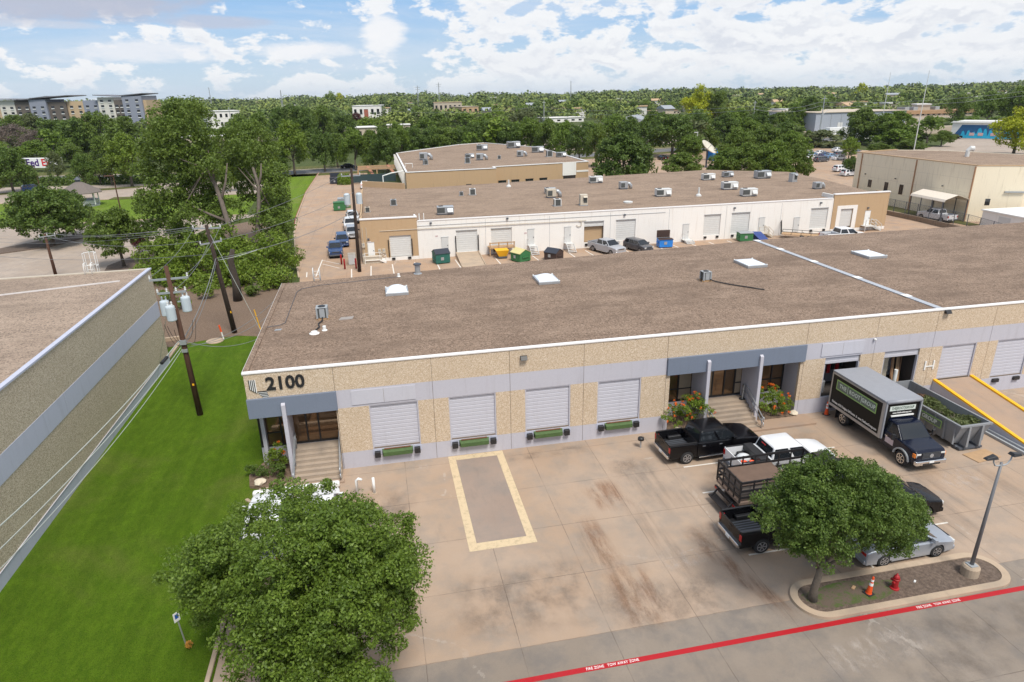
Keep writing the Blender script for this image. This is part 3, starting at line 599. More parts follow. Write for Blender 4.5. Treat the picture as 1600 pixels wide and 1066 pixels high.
# number and emblem
nm = letter('house_number', '2100', 1.05, M['black'], bld, (-5.72, FY-.03, 5.83), (PI/2, 0, 0), .028, .98, .03)
em = MB(); em2 = MB()
for i in range(4):
    x0 = -7.62+.092*i; zb = 5.62-.07*i; sl = .05
    for mb_, xa, xb in ((em, x0, x0+.048), (em2, x0+.048, x0+.092)):
        q = [(xa+.0*(1-(z-5.5)/.7), z) for z in (zb, 6.17)]+[(xb, z) for z in (6.17, zb-.035)]
        y0 = FY-.05 if mb_ is em else FY-.04; mb_.add([(x, y0, z) for x, z in q]+[(x, FY-.004, z) for x, z in q], [(0, 1, 2, 3), (7, 6, 5, 4), (0, 4, 5, 1), (1, 5, 6, 2), (2, 6, 7, 3), (3, 7, 4, 0)])
for j in range(4):
    z0 = 5.47-.094*j; xa = -7.235+.075*j; xb = -6.74+.02*j
    em.box(xa, xb, FY-.05, FY-.004, z0-.05, z0); em2.box(xa+.03, xb, FY-.04, FY-.003, z0-.098, z0-.05)
em_o = obj('emblem', em, M['black'], bld); obj('emblem_stripe', em2, M['white'], em_o)
for x, z, k in ((7.7, 6.0, 0), (36.5, 6.42, 0)):
    wl = obj('wall_light', MB().add([(x-.2, FY-.01, z-.13), (x+.2, FY-.01, z-.13), (x+.2, FY-.01, z+.12), (x-.2, FY-.01, z+.12), (x-.2, FY-.28, z-.1), (x+.2, FY-.28, z-.1), (x+.2, FY-.12, z+.12), (x-.2, FY-.12, z+.12)], [(0, 3, 2, 1), (4, 5, 6, 7), (0, 1, 5, 4), (3, 7, 6, 2), (0, 4, 7, 3), (1, 2, 6, 5)]), M['black'], bld, bevel=.01)
obj('camera_dome', MB().lathe([(.06, -.1), (.09, -.06), (.09, 0), (.02, .02)], 10, (31.3, FY-.1, 5.0)), M['white'], bld, smooth=True)
for x0, x1 in ((-2.3, 1.3), (27.5, 30.6)):
    b_ = obj('sign_board', MB().box(x0, x1, FY-.045, FY-.004, ZT+.14, ZU-.1), M['lavdoor'], bld); obj('board_seam', MB().box((x0+x1)/2-.008, (x0+x1)/2+.008, FY-.047, FY-.046, ZT+.16, ZU-.12), M['joint'], b_)
obj('corner_guard', MB().box(33.9+1.55, 35.62, FY-.02, FY-.003, 2.25, 2.85), M['lavdoor'], bld) if 0 else None
mb = MB(); mb.box(35.62, 35.72, FY-.06, FY-.005, 2.3, 2.95); mb.box(36.28, 36.38, FY-.06, FY-.005, 2.3, 2.95); mb.box(35.72, 36.28, FY-.05, FY-.02, 2.5, 2.58); obj('wall_bracket', mb, M['white'], bld)
# ------------------------------------------------------------------ things on the front roof
def skylight(x, y, z, label, w=1.5, d=2.4, dome=.42):
    t = thing('skylight', label, 'skylight', (x, y, z), 0, 'skylights on the gravel roofs')
    obj('curb_frame', MB().box(-w/2-.1, w/2+.1, -d/2-.1, d/2+.1, 0, .22), M['greymetal'] if 0 else M['steel'], t, bevel=.02)
    mb = MB(); nx, ny = 8, 8; vs = []
    for j in range(ny+1):
        for i in range(nx+1):
            u, v = i/nx*2-1, j/ny*2-1; vs.append((u*w/2, v*d/2, .23+dome*(1-abs(u)**2.4)*(1-abs(v)**2.4)))
    mb.add(vs, [(j*(nx+1)+i, j*(nx+1)+i+1, (j+1)*(nx+1)+i+1, (j+1)*(nx+1)+i) for j in range(ny) for i in range(nx)]); obj('dome', mb, M['skyl'], t, smooth=True)
    for sx in (-1, 1):
        for sy in (-1, 1): obj('corner_clip', MB().box(sx*(w/2+.04)-.05, sx*(w/2+.04)+.05, sy*(d/2+.04)-.05, sy*(d/2+.04)+.05, .221, .27), M['white'], t)
    return t
M['skyl'] = paint('milky acrylic', (.80, .84, .90), .25, 0, .04)
RZ = BH-.12
skylight(1.0, 49.4, RZ, 'white domed skylight nearest the number 2100 corner', 1.5, 1.7, .36)
skylight(12.75, 49.6, RZ, 'white domed skylight in the middle of the near roof', 1.5, 2.1, .3)
skylight(30.7, 49.9, RZ, 'flat white skylight just left of the pale roof seam', 1.6, 2.2, .16)
skylight(42.2, 50.0, RZ, 'flat white skylight right of the pale roof seam', 1.6, 2.2, .16)
def condenser(x, y, z, label, line, s=.8):
    t = thing('condenser_unit', label, 'air conditioner', (x, y, z)); h = s*1.0
    obj('casing', MB().box(-s/2, s/2, -s/2, s/2, .14, .14+h), M['acgrille'], t, bevel=.03)
    for sx, sy in ((-1, -1), (1, -1), (1, 1), (-1, 1)): obj('corner_panel', MB().box(sx*s/2-.05 if sx < 0 else sx*s/2-.06, sx*s/2+.06 if sx < 0 else sx*s/2+.05, sy*s/2-.05 if sy < 0 else sy*s/2-.06, sy*s/2+.06 if sy < 0 else sy*s/2+.05, .12, .16+h), M['greymetal'], t)
    obj('service_panel', MB().box(-.16, .18, -s/2-.03, -s/2-.001, .16, .12+h), M['greymetal'], t)
    tp = obj('top_panel', MB().box(-s/2-.05, s/2+.05, -s/2-.05, s/2+.05, .16+h, .20+h), M['greymetal'], t, bevel=.01)
    obj('fan_guard', MB().lathe([(s*.38, .201+h), (s*.38, .225+h), (s*.30, .25+h), (.1, .26+h)], 16), M['black'], tp, smooth=True)
    obj('skid', MB().box(-s/2-.1, s/2+.1, -s/2, -s/2+.12, 0, .12).box(-s/2-.1, s/2+.1, s/2-.12, s/2, 0, .12), M['lumber'], t)
    obj('refrigerant_line', MB().tube(line, .045, 6), M['black'], t, smooth=True)
    return t
def grille():
    n = NB('condenser grille'); X, Y, Z = n.xyz(); s = n.math('LESS_THAN', n.math('FRACT', n.math('MULTIPLY', Z, 16)), .5); n.set(Base_Color=n.mix(s, (.05, .055, .055), (.12, .125, .12)), Roughness=.7, Metallic=.3); return n.m
M['acgrille'] = grille()
condenser(-4.15, 44.3, RZ, 'square grey condenser unit with black hose near the 2100 corner', [(0, -.4, .2), (.02, -.7, .1), (-.22, -1.3, .07), (-.10, -1.9, .07), (-.32, -2.6, .07)], .66)
condenser(24.7, 46.2, RZ, 'small grey condenser unit with long bent hose on the right part of the near roof', [(.2, -.4, .2), (.5, -.6, .09), (1.2, -1.6, .07), (2.3, -2.9, .07), (2.9, -3.6, .07)], .58)
def vent(x, y, label, h, r, cap=True, mat='steel'):
    t = thing('roof_vent', label, 'roof vent', (x, y, RZ)); obj('pipe', MB().lathe([(r*1.6, 0), (r*1.6, .03), (r, .06), (r, h)], 12), M[mat], t, smooth=False)
    if cap: obj('cap', MB().lathe([(r*1.05, h), (r*1.5, h+.02), (r*1.5, h+.12), (r*.4, h+.2)], 12), M['darkvent'], t)
M['darkvent'] = paint('weathered dark metal', (.10, .11, .13), .6, .3)
vent(2.96, 54.6, 'tall grey roof vent with dark cap at the rear edge of the near roof', .75, .22)
vent(1.35, 54.1, 'small white roof vent left of the tall capped vent', .25, .1, False, 'white')
vent(-3.9, 41.75, 'short white vent stub beside the condenser hose', .3, .11, False, 'white'); vent(-4.5, 41.3, 'low round white vent cover left of the condenser hose', .14, .2, False, 'white')
for x, y, w_, l in ((-2.6, 43.9, .5, 'pale square patch on the gravel right of the condenser'), (-8.05+1.2, 42.6, .22, 'tiny pale patch near the left roof edge')):
    o = obj('roof_patch', MB().prism([(x-w_, y-w_*.6), (x+w_*.8, y-w_*.5), (x+w_, y+w_*.6), (x-w_*.7, y+w_*.5)], RZ, RZ+.035), M['steel'] if w_ < .4 else paint('pale roof patch', (.30, .27, .25), .9)); tag(o, l, 'roof patch')
o = obj('conduit', MB().tube([(-7.85, 43.2, RZ+.04), (-6.9, 43.4, RZ+.06), (-6.55, 43.8, RZ+.06), (-6.5, 51.3, RZ+.06), (-6.2, 52.2, RZ+.06), (-4.8, 52.9, RZ+.06), (1.3, 53.8, RZ+.07)], .02, 5), M['darkvent']); tag(o, 'thin dark conduit running round the rear left corner of the near roof', 'conduit')
def hoop_ladder(x, y, z0, z1, label, cage=False, rz=0):
    t = thing('roof_ladder', label, 'ladder', (x, y, 0), rz)
    for sx in (-.25, .25): obj('rail', MB().tube([(sx, 0, z0), (sx, 0, z1), (sx, -.12, z1+.15), (sx, -.5, z1+.15), (sx, -.6, z1-.1), (sx, -.6, z1-.8)], .03, 6), M['white'], t, smooth=True)
    mb = MB(); k = z0+.2
    while k < z1-.1: mb.tube([(-.25, 0, k), (.25, 0, k)], .018, 5); k += .3
    obj('rungs', mb, M['white'], t)
    if cage:
        mb = MB()
        for k in np.linspace(z1-2.2, z1+.8, 4): mb.tube([(.45*math.cos(a), .32+.5*math.sin(a), k) for a in np.linspace(-.4, PI+.4, 9)], .025, 5)
        for a in np.linspace(-.4, PI+.4, 6): mb.tube([(.45*math.cos(a), .32+.5*math.sin(a), z1-2.3), (.45*math.cos(a), .32+.5*math.sin(a), z1+.85)], .02, 5)
        obj('safety_cage', mb, M['white'], t)
    return t
hoop_ladder(-5.2, 55.0, 1, BH+.75, 'white hooped ladder top at the rear left of the near roof')
# ------------------------------------------------------------------ left neighbour building
lb = thing('aggregate_building', 'weathered aggregate building with two pale blue bands along the left edge of the photo', 'warehouse', (-18, 30, 0))
HB = 8.02
def lbx(y0, y1, z0, z1, m, n, d=.25): return obj(n, MB().box(-d, 0 if n != 'band' else .02, y0-30, y1-30, z0, z1), m, lb)
ys = [4, 14.5, 22.4, 30.3, 38.2, 46.1, 56.3]
for a, b in zip(ys, ys[1:]):
    lbx(a+.012, b-.012, 5.3, HB-.12, M['agg2'], 'wall_panel'); lbx(a+.012, b-.012, 4.06, 5.295, M['lav2'], 'band'); lbx(a+.012, b-.012, .72, 4.055, M['agg2'], 'wall_panel'); lbx(a+.012, b-.012, 0, .715, M['lav2'], 'band')
for y in ys[1:-1]: obj('panel_joint', MB().box(-.2, -.03, y-30-.012, y-30+.012, 0, HB-.12), M['joint'], lb)
obj('coping', MB().box(-.24, .05, -26.05, 26.45, HB-.12, HB), M['lav2'], lb, bevel=.01)
obj('base_ledge', MB().box(-.02, .045, -26, 26.3, .70, .735), M['lavdoor'], lb)
obj('roof', MB().add([(-.24, -26, HB-.1), (-.24, 26.2, HB-.1), (-45, 25.0, HB-.1), (-45, -26, HB-.1), (-.24, -26, HB-.4), (-.24, 26.2, HB-.4), (-45, 25.0, HB-.4), (-45, -26, HB-.4)], [(0, 1, 2, 3), (7, 6, 5, 4), (0, 4, 5, 1), (1, 5, 6, 2), (2, 6, 7, 3), (3, 7, 4, 0)]), M['roof3'], lb)
obj('rear_wall', MB().add([(-.26, 26.1, 0), (-45, 24.9, 0), (-45, 24.7, 0), (-.26, 25.9, 0), (-.26, 26.1, HB-.41), (-45, 24.9, HB-.41), (-45, 24.7, HB-.41), (-.26, 25.9, HB-.41)], [(0, 3, 2, 1), (4, 5, 6, 7), (0, 1, 5, 4), (1, 2, 6, 5), (2, 3, 7, 6), (3, 0, 4, 7)]), M['agg2'], lb)
obj('rear_coping', MB().add([(-.24, 26.2, HB-.09), (-45, 25, HB-.09), (-45, 25.3, HB-.09), (-.24, 26.45, HB-.09), (-.24, 26.2, HB-.02), (-45, 25, HB-.02), (-45, 25.3, HB-.02), (-.24, 26.45, HB-.02)], [(0, 3, 2, 1), (4, 5, 6, 7), (0, 1, 5, 4), (1, 2, 6, 5), (2, 3, 7, 6), (3, 0, 4, 7)]), M['beigemetal'], lb)
obj('roof_seam_strip', MB().bar((-1.2, 23.0, HB-.085), (-14, 19.6, HB-.085), .45, .02), M['seam'] if 'seam' in M else paint('pale seam tape', (.50, .45, .42), .7, 0, .3), lb)
t = hoop_ladder(-22.3, 56.4, 5, HB+.6, 'white caged ladder at the rear edge of the left roof', True)
a0, a1, a2 = g(263, 561), g(287, 530), g(250, 535)
o = obj('retaining_wall', MB().loft([[(x-.12, y, 0), (x+.12, y, 0), (x+.12, y, h), (x-.12, y, h)] for (x, y), h in ((a0, .1), (a1, .3))]).loft([[(x, y-.12, 0), (x, y+.12, 0), (x, y+.12, .35), (x, y-.12, .35)] for x, y in (a2, a1)]), M['kerb'], bevel=.02); tag(o, 'low concrete retaining kerb behind the corner of the left building', 'wall')
# ------------------------------------------------------------------ white warehouse behind
W2 = 87.9
wb = thing('white_warehouse', 'long white warehouse with tan end blocks, dock doors and many rooftop units', 'warehouse', (0, W2, 0))
def wbx(n, x0, x1, y0, y1, z0, z1, m, par=None, bevel=0, label=None): return obj(n, MB().box(x0, x1, y0, y1, z0, z1), m, par or wb, bevel=bevel, label=label)
DK = [(10.2, 13.05, .55, 3.45, 'closed'), (14.95, 17.8, .95, 3.45, 'closed'), (28.05, 30.9, .75, 3.65, 'part'), (32.7, 35.6, .75, 3.65, 'closed'), (46.0, 48.6, .7, 3.65, 'closed'), (50.3, 53.2, .7, 3.7, 'closed'), (63.1, 65.95, .7, 3.7, 'closed')]
e = 5.1
segs = []
for a, b, z0, z1, k in DK: segs.append((e, a)); wbx('wall', a, b, 0, .25, z1, 5.0, M['whitewall']); wbx('wall', a, b, 0, .25, 0, z0, M['whitewall']); e = b
segs.append((e, 66.65))
for a, b in segs: wbx('wall', a, b, 0, .25, 0, 5.0, M['whitewall'])
for x in (14.2, 23.1, 31.85, 40.6, 49.4, 58.2): wbx('panel_joint', x-.02, x+.02, -.006, -.001, 0, 4.78, M['greymetal'])
for a, b, z0, z1, k in DK:
    zz = 2.95 if k == 'part' else z0
    mb = corrug(a, b, zz, z1, .16, .28, .022); obj('dock_door', mb, M['whitemetal'], wb)
    wbx('door_lintel', a-.05, b+.05, -.03, -.002, z1, z1+.07, M['greymetal'])
    if k == 'part':
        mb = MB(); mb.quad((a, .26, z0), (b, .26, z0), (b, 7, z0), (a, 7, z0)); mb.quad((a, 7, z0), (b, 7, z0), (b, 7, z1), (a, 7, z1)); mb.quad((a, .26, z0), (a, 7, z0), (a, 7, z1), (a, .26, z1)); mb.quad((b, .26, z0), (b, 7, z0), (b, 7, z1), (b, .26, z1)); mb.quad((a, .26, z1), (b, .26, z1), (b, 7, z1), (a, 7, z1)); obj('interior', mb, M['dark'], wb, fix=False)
    if z0 < .9 and k != 'x' and a > 12:
        for xx in (a+.35, b-.35): wbx('dock_bumper', xx-.2, xx+.2, -.14, -.005, z0-.42, z0-.12, M['black'], bevel=.02)
for xx in (15.4, ): wbx('dock_bumper', xx-.2, xx+.2, -.14, -.005, .35, .65, M['black'], bevel=.02)
wbx('coping', 5.2, 66.5, -.06, .3, 5.0, 5.12, M['coping']); wbx('gutter_line', 5.12, 40, -.05, -.002, 4.35, 4.39, M['greymetal'])
# tan end blocks
def endblock(x0, x1, holes):
    e = x0
    for a, b, z0, z1 in holes: wbx('tan_wall', e, a, -.06, .25, .45, 5.55, M['tanwall']); wbx('tan_wall', a, b, -.06, .25, z1, 5.55, M['tanwall']); e = b
    wbx('tan_wall', e, x1, -.06, .25, .45, 5.55, M['tanwall']); wbx('white_base', x0, x1, -.058, .25, 0, .449, M['whitewall'])
    wbx('coping', x0-.05, x1+.05, -.14, .35, 5.55, 5.7, M['coping']); wbx('side_parapet', x0, x0+.25, .25, 31 if x0 < 0 else 3, 4.6, 5.5, M['tanwall'] if x0 < 0 else M['whitewall'])
endblock(-2.2, 5.08, [(1.38, 4.2, .5, 3.3)]); endblock(66.68, 76.0, [(68.05, 70.1, .75, 3.4)])
wbx('side_parapet', 75.75, 76.0, .25, 2.6, 0, 5.5, M['tanwall']); obj('rear_parapet', MB().bar((-2.0, 39.6, 5.3), (5.3, 33.6, 5.3), .3, 1.3), M['tanwall'], wb); wbx('side_parapet', 4.85, 5.08, .25, 2.5, 5.0, 5.55, M['coping'])
obj('dock_door', corrug(1.38, 4.2, .5, 3.3, .12, .28, .022), M['whitemetal'], wb); obj('dock_door', corrug(68.05, 70.1, .75, 3.4, .12, .5, .01), M['whitemetal'], wb)
wbx('door_surround', 67.4, 68.04, -.09, -.061, .45, 3.9, M['whitewall']); wbx('door_surround', 70.11, 70.8, -.09, -.061, .45, 3.9, M['whitewall']); wbx('door_surround', 68.04, 70.11, -.09, -.061, 3.4, 3.9, M['whitewall'])
for a, b in ((1.4, 4.2), (68.1, 70.1)):
    for xx in (a+.35, b-.35): wbx('dock_bumper', xx-.22, xx+.22, -.2, -.07, .12, .42, M['black'], bevel=.02)
for xx in (1.22, 4.28, 10.1, 13.15): wbx('bumper_post', xx-.06, xx+.06, -.22, -.08, .6, 2.8, M['black'])
wbx('side_wall', -2.2, -1.95, .26, 40, 0, 4.6, M['tanwall'])
obj('roof', MB().prism([(-1.95, .26), (75.7, .26), (79.5, 21), (80.5, 33), (68, 42), (50, 40), (26, 36.5), (5.4, 33.5), (-1.95, 40)], 4.75, 4.95), M['roof2'], wb)
obj('rear_wall', MB().prism([(76.0, .5), (79.4, 21), (80.3, 33), (68, 41.8), (5.4, 33.3), (-1.9, 39.8), (-1.9, .5)], 0, 4.74), M['tanwall'], wb)
# people doors, small signs and pipes on the rear facade
for x, z0, col in ((-1.55, .5, 'white'), (72.25, .8, 'white'), (8.2, .6, 'whitemetal'), (42.8, .4, 'whitemetal'), (54.7, .7, 'whitemetal'), (20.0, 1.0, 'whitemetal'), (25.2, 1.0, 'whitemetal'), (60.4, .4, 'whitemetal')):
    d = wbx('door', x, x+.92, -.10, -.065 if x < 5 or x > 67 else -.004, z0, z0+2.1, M[col]); obj('handle', MB().box(x+.75, x+.85, -.15, -.101, z0+.95, z0+1.05), M['black'], d)
    wbx('door_lintel', x-.06, x+.98, -.12, -.061, z0+2.1, z0+2.15, M['greymetal'])
for x, z in ((-1.3, 3.05), (6.9, 4.7), (17.2, 4.75), (33.9, 4.35), (50.6, 4.45), (72.6, 3.35), (64.5, 4.5)): wbx('wall_light', x-.14, x+.14, -.22, -.062 if x < 5 or x > 67 else -.003, z-.09, z+.1, M['darkvent'])
for x, z in ((7.6, 2.9), (-1.2, 2.62), (19.7, 2.6)): sg = wbx('notice_sign', x-.2, x+.2, -.11 if x < 0 else -.02, -.101 if x < 0 else -.003, z-.1, z+.12, M['white']); obj('notice_band', MB().box(x-.18, x+.18, (-.115 if x < 0 else -.024), (-.111 if x < 0 else -.021), z-.02, z+.06), M['redp'], sg)
mb = MB(); mb.tube([(.2, -.1, 4.0), (6, -.12, 4.02), (28.3, -.12, 3.9)], .045, 6).tube([(27.2, -.12, 3.85), (27.6, -.12, 3.8), (27.6, -.12, 3.2), (27.2, -.12, 3.1), (26.9, -.12, 3.3)], .05, 6); obj('wall_pipe', mb, M['beigemetal'], wb)
for x in (-2.9+.5, -1.9): obj('conduit', MB().tube([(x+.4, -.1, .9), (x+.4, -.1, 4.6)], .04, 5), M['beigemetal'], wb)
for x in (-2.1, -1.75, .0):
    pass
for i, (x, z) in enumerate(((-2.05, .9), (-2.0, 2.3), (.0, 1.4), (.55, 1.4))): b_ = wbx('meter_box', x-.2, x+.2, -.25, -.07, z-.3, z+.3, M['beigemetal'], bevel=.01); obj('meter_dial', MB().lathe([(.11, 0), (.11, .05)], 10, (x, -.26, z+.1), 'y'), M['steel'], b_)
mb = MB()
for x in (5.45, 6.05): mb.tube([(x, .1, 4.9), (x, .1, 5.9), (x+.05, .6, 5.9), (x+.05, .6, 5.2)], .045, 6)
obj('ladder_hoops', mb, M['white'], wb)
# clothes hanging in the open door
rk = thing('clothes_rack', 'rack of shirts seen through the half open dock door of the white warehouse', 'clothes rack', (29.5, W2+1.6, .76)); mb = MB().bar((-1.2, 0, 1.9), (1.2, 0, 1.9), .05); mb.bar((-1.2, 0, 0), (-1.2, 0, 1.9), .05); mb.bar((1.2, 0, 0), (1.2, 0, 1.9), .05); obj('frame', mb, M['steel'], rk)
for i, c in enumerate(((.45, .43, .4), (.05, .05, .06), (.35, .02, .03), (.5, .5, .5), (.08, .09, .14), (.3, .2, .14), (.42, .02, .05))):
    x = -1.0+i*.32; obj('shirt', MB().add([(x-.14, -.05, 1.8), (x+.14, -.05, 1.8), (x+.2, -.05, 1.5), (x+.13, -.05, 1.45), (x+.14, -.06, 1.0), (x-.14, -.06, 1.0), (x-.13, -.05, 1.45), (x-.2, -.05, 1.5)]+[(x+p, .05, q) for p, q in ((-.14, 1.8), (.14, 1.8), (.2, 1.5), (.13, 1.45), (.14, 1.), (-.14, 1.), (-.13, 1.45), (-.2, 1.5))], [tuple(range(8)), tuple(range(8, 16))[::-1]]+[(k, (k+1) % 8, 8+(k+1) % 8, 8+k) for k in range(8)]), paint('shirt cloth', c, .9), rk)
# small steel / timber stairs and platforms
def stairs(x, y, w_, h, label, mat, side=1, plat=1.2, railm=None, direction='x'):
    t = thing('dock_stairs', label, 'stairs', (x, y, 0)); n = max(3, round(h/.2)); mb = MB().box(-plat/2, plat/2, -1.15, -.02, h-.08, h)
    obj('platform', mb, mat, t); mb = MB()
    for i in range(n):
        z = h-(i+1)*h/(n+1)
        if direction == 'x': mb.box(side*(plat/2+i*.27) if side > 0 else -(plat/2+(i+1)*.27), side*(plat/2+i*.27)+.25 if side > 0 else -(plat/2+i*.27)-.02, -1.1, -.1, z-.04, z)
        else: mb.box(-plat/2+.05, plat/2-.05, -1.15-(i+1)*.27, -1.15-i*.27-.03, z-.04, z)
    obj('treads', mb, mat, t); mb = MB(); rn = MB(); L_ = n*.27
    if direction == 'x':
        for yy in (-1.12, -.08): mb.bar((side*plat/2, yy, h-.04), (side*(plat/2+L_), yy, .05), .05, .22); rn.bar((side*plat/2, yy, h+.95), (side*(plat/2+L_), yy, .95), .05); rn.bar((side*(plat/2+L_), yy, 0), (side*(plat/2+L_), yy, .97), .05); rn.bar((side*plat/2, yy, h), (side*plat/2, yy, h+.97), .05); rn.bar((side*plat/2, yy, h+.5), (side*(plat/2+L_), yy, .5), .035)
        rn.bar((-side*plat/2, -1.12, h+.95), (side*plat/2, -1.12, h+.95), .05); rn.bar((-side*plat/2, -1.12, 0), (-side*plat/2, -1.12, h+.97), .07); rn.bar((-side*plat/2, -1.12, h+.5), (side*plat/2, -1.12, h+.5), .035)
    else:
        for xx in (-plat/2+.03, plat/2-.03): mb.bar((xx, -1.15, h-.04), (xx, -1.15-L_, .05), .05, .22)
        rn.bar((-plat/2, -.1, h+.9), (-plat/2, -1.1, h+.9), .05); rn.bar((-plat/2, -1.1, 0), (-plat/2, -1.1, h+.9), .05)
    obj('stringer', mb, mat, t); obj('railing', rn, railm or mat, t); return t
stairs(-1.0, W2-.06, 1.7, .5, 'white timber landing with steps at the left tan block door', M['whitewall'], 1, 1.9)
stairs(72.6, W2-.08, 1.4, .8, 'white stairs and landing at the right tan block door', M['whitemetal'], 1, 1.7)
stairs(20.5, W2-.01, 1.0, 1.0, 'white steps at a rear door behind the green dumpster', M['whitemetal'], 1, 1.1, None, 'y'); stairs(25.7, W2-.01, 1., 1.0, 'white steps left of the open dock door', M['whitemetal'], 1, 1.1, None, 'y')
stairs(55.0, W2-.01, 1, .7, 'beige stairs beside the roll of pallets near the long trailer', M['beigemetal'], 1, 1.5); stairs(43.3, W2-.01, 1, .4, 'small white landing right of the blue dumpster', M['whitemetal'], 1, 1.2, None, 'y')
# loading ramp behind
o = thing('loading_ramp', 'concrete ramp up to the second rear dock door', 'ramp', (11.6, W2, 0)); 
def ramp(t, w_, ln, h, mt, wallm, wh=.12, ww=.14, ed=None):
    obj('ramp_deck', MB().add([(-w_/2, -.01, 0), (w_/2, -.01, 0), (w_/2, -ln, 0), (-w_/2, -ln, 0), (-w_/2, -.01, h), (w_/2, -.01, h), (w_/2, -ln, .02), (-w_/2, -ln, .02)], [(0, 1, 2, 3), (7, 6, 5, 4), (0, 4, 5, 1), (1, 5, 6, 2), (2, 6, 7, 3), (3, 7, 4, 0)]), mt, t)
    for s_ in (-1, 1):
        x0, x1 = sorted((s_*w_/2, s_*(w_/2+ww))); 
        obj('side_wall', MB().add([(x0, -.01, 0), (x1, -.01, 0), (x1, -ln, 0), (x0, -ln, 0), (x0, -.01, h+wh), (x1, -.01, h+wh), (x1, -ln, wh), (x0, -ln, wh)], [(0, 1, 2, 3), (7, 6, 5, 4), (0, 4, 5, 1), (1, 5, 6, 2), (2, 6, 7, 3), (3, 7, 4, 0)]), wallm, t)
        if ed: obj('yellow_edge', MB().add([(x0-.015, -.01, h+wh-.13), (x1+.015, -.01, h+wh-.13), (x1+.015, -ln, wh-.1), (x0-.015, -ln, wh-.1), (x0-.015, -.01, h+wh+.01), (x1+.015, -.01, h+wh+.01), (x1+.015, -ln, wh+.03), (x0-.015, -ln, wh+.03)], [(0, 1, 2, 3), (7, 6, 5, 4), (0, 4, 5, 1), (1, 5, 6, 2), (2, 6, 7, 3), (3, 7, 4, 0)]), ed, t, bevel=.03)
ramp(o, 2.9, 6.2, .55, M['kerb'], M['kerb'])
o = thing('loading_ramp', 'wide concrete ramp with bright yellow edges beside the roll off container', 'ramp', (38.18, FY, 0)); ramp(o, 2.75, 9.2, 1.4, M['walk'], M['lav'], .12, .22, M['yellow'])
# ------------------------------------------------------------------ third building
tb = thing('tan_office_building', 'tan block building with gravel roof and dark windows behind the white warehouse', 'building', (0, 145, 0)); H3 = 5.5
P3 = [(6.8, -1.), (26.2, .2), (26.2, 3.2), (49.1, 6.6), (48.5, 54), (37, 80), (28, 76), (6.9, 50.5)]
obj('roof', MB().prism([(x, y) for x, y in P3], H3-.3, H3-.15), M['roof2'], tb)
for (a, b) in zip(P3, P3[1:]+P3[:1]):
    d = Vector((b[0]-a[0], b[1]-a[1])); ln = d.length; an = math.atan2(d.y, d.x); front = b[1] < 10 and a[1] < 10
    wl = obj('wall', MB().box(0, ln, 0, .3, 0, H3-.12), M['tanwall2'], tb); wl.location = (a[0], a[1], 0); wl.rotation_euler.z = an
    cp = obj('coping', MB().box(-.05, ln+.05, -.06, .35, H3-.12, H3+.02), M['coping'], tb); cp.location = (a[0], a[1], 0); cp.rotation_euler.z = an
    if b == (49.1, 6.6):
        for u in (1.0, 4.1, 7.5, 10.9):
            f = obj('window', MB().box(u, u+1.9, -.03, -.005, 1.55, 2.35), M['glass'], wl); obj('window_frame', MB().box(u-.06, u+1.96, -.05, -.031, 1.48, 1.54).box(u-.06, u+1.96, -.05, -.031, 2.36, 2.42).box(u+.92, u+.98, -.05, -.031, 1.54, 2.36), M['black'], f)
        obj('white_bay', MB().box(16.6, 20.0, -.12, -.005, 2.6, H3+.05), M['whitewall'], wl); f = obj('window', MB().box(16.8, 19.9, -.06, -.005, 1.3, 2.6), M['glass'], wl); obj('window_frame', MB().box(18.3, 18.38, -.08, -.061, 1.3, 2.6), M['black'], f); obj('white_band', MB().box(20.1, ln, -.06, -.004, 3.2, 3.6), M['whitewall'], wl)
    if b == (26.2, .2): f = obj('window', MB().box(12.7, 13.9, -.03, -.005, 1.6, 2.4), M['dark'], wl)
    if a == (6.9, 50.5): pass
mb = MB()
for yy in np.arange(2, 50, 3.4): mb.box(6.15, 6.7, yy, yy+.35, 2.5, H3-.3)
obj('wall_pilaster', mb, M['whitewall'], tb); obj('roof_pipe', MB().tube([(6.4, .5, H3+.1), (3.8, .3, H3-.2), (2.0, -.6, H3-.6), (2.0, -.8, 3)], .12, 6), M['white'], tb); mb = MB().tube([(7.2, 8, H3+.2), (7.2, 8, H3+.9), (8.8, 8, H3+.9), (8.8, 8, H3)], .07, 5); obj('roof_rail', mb, M['white'], tb)
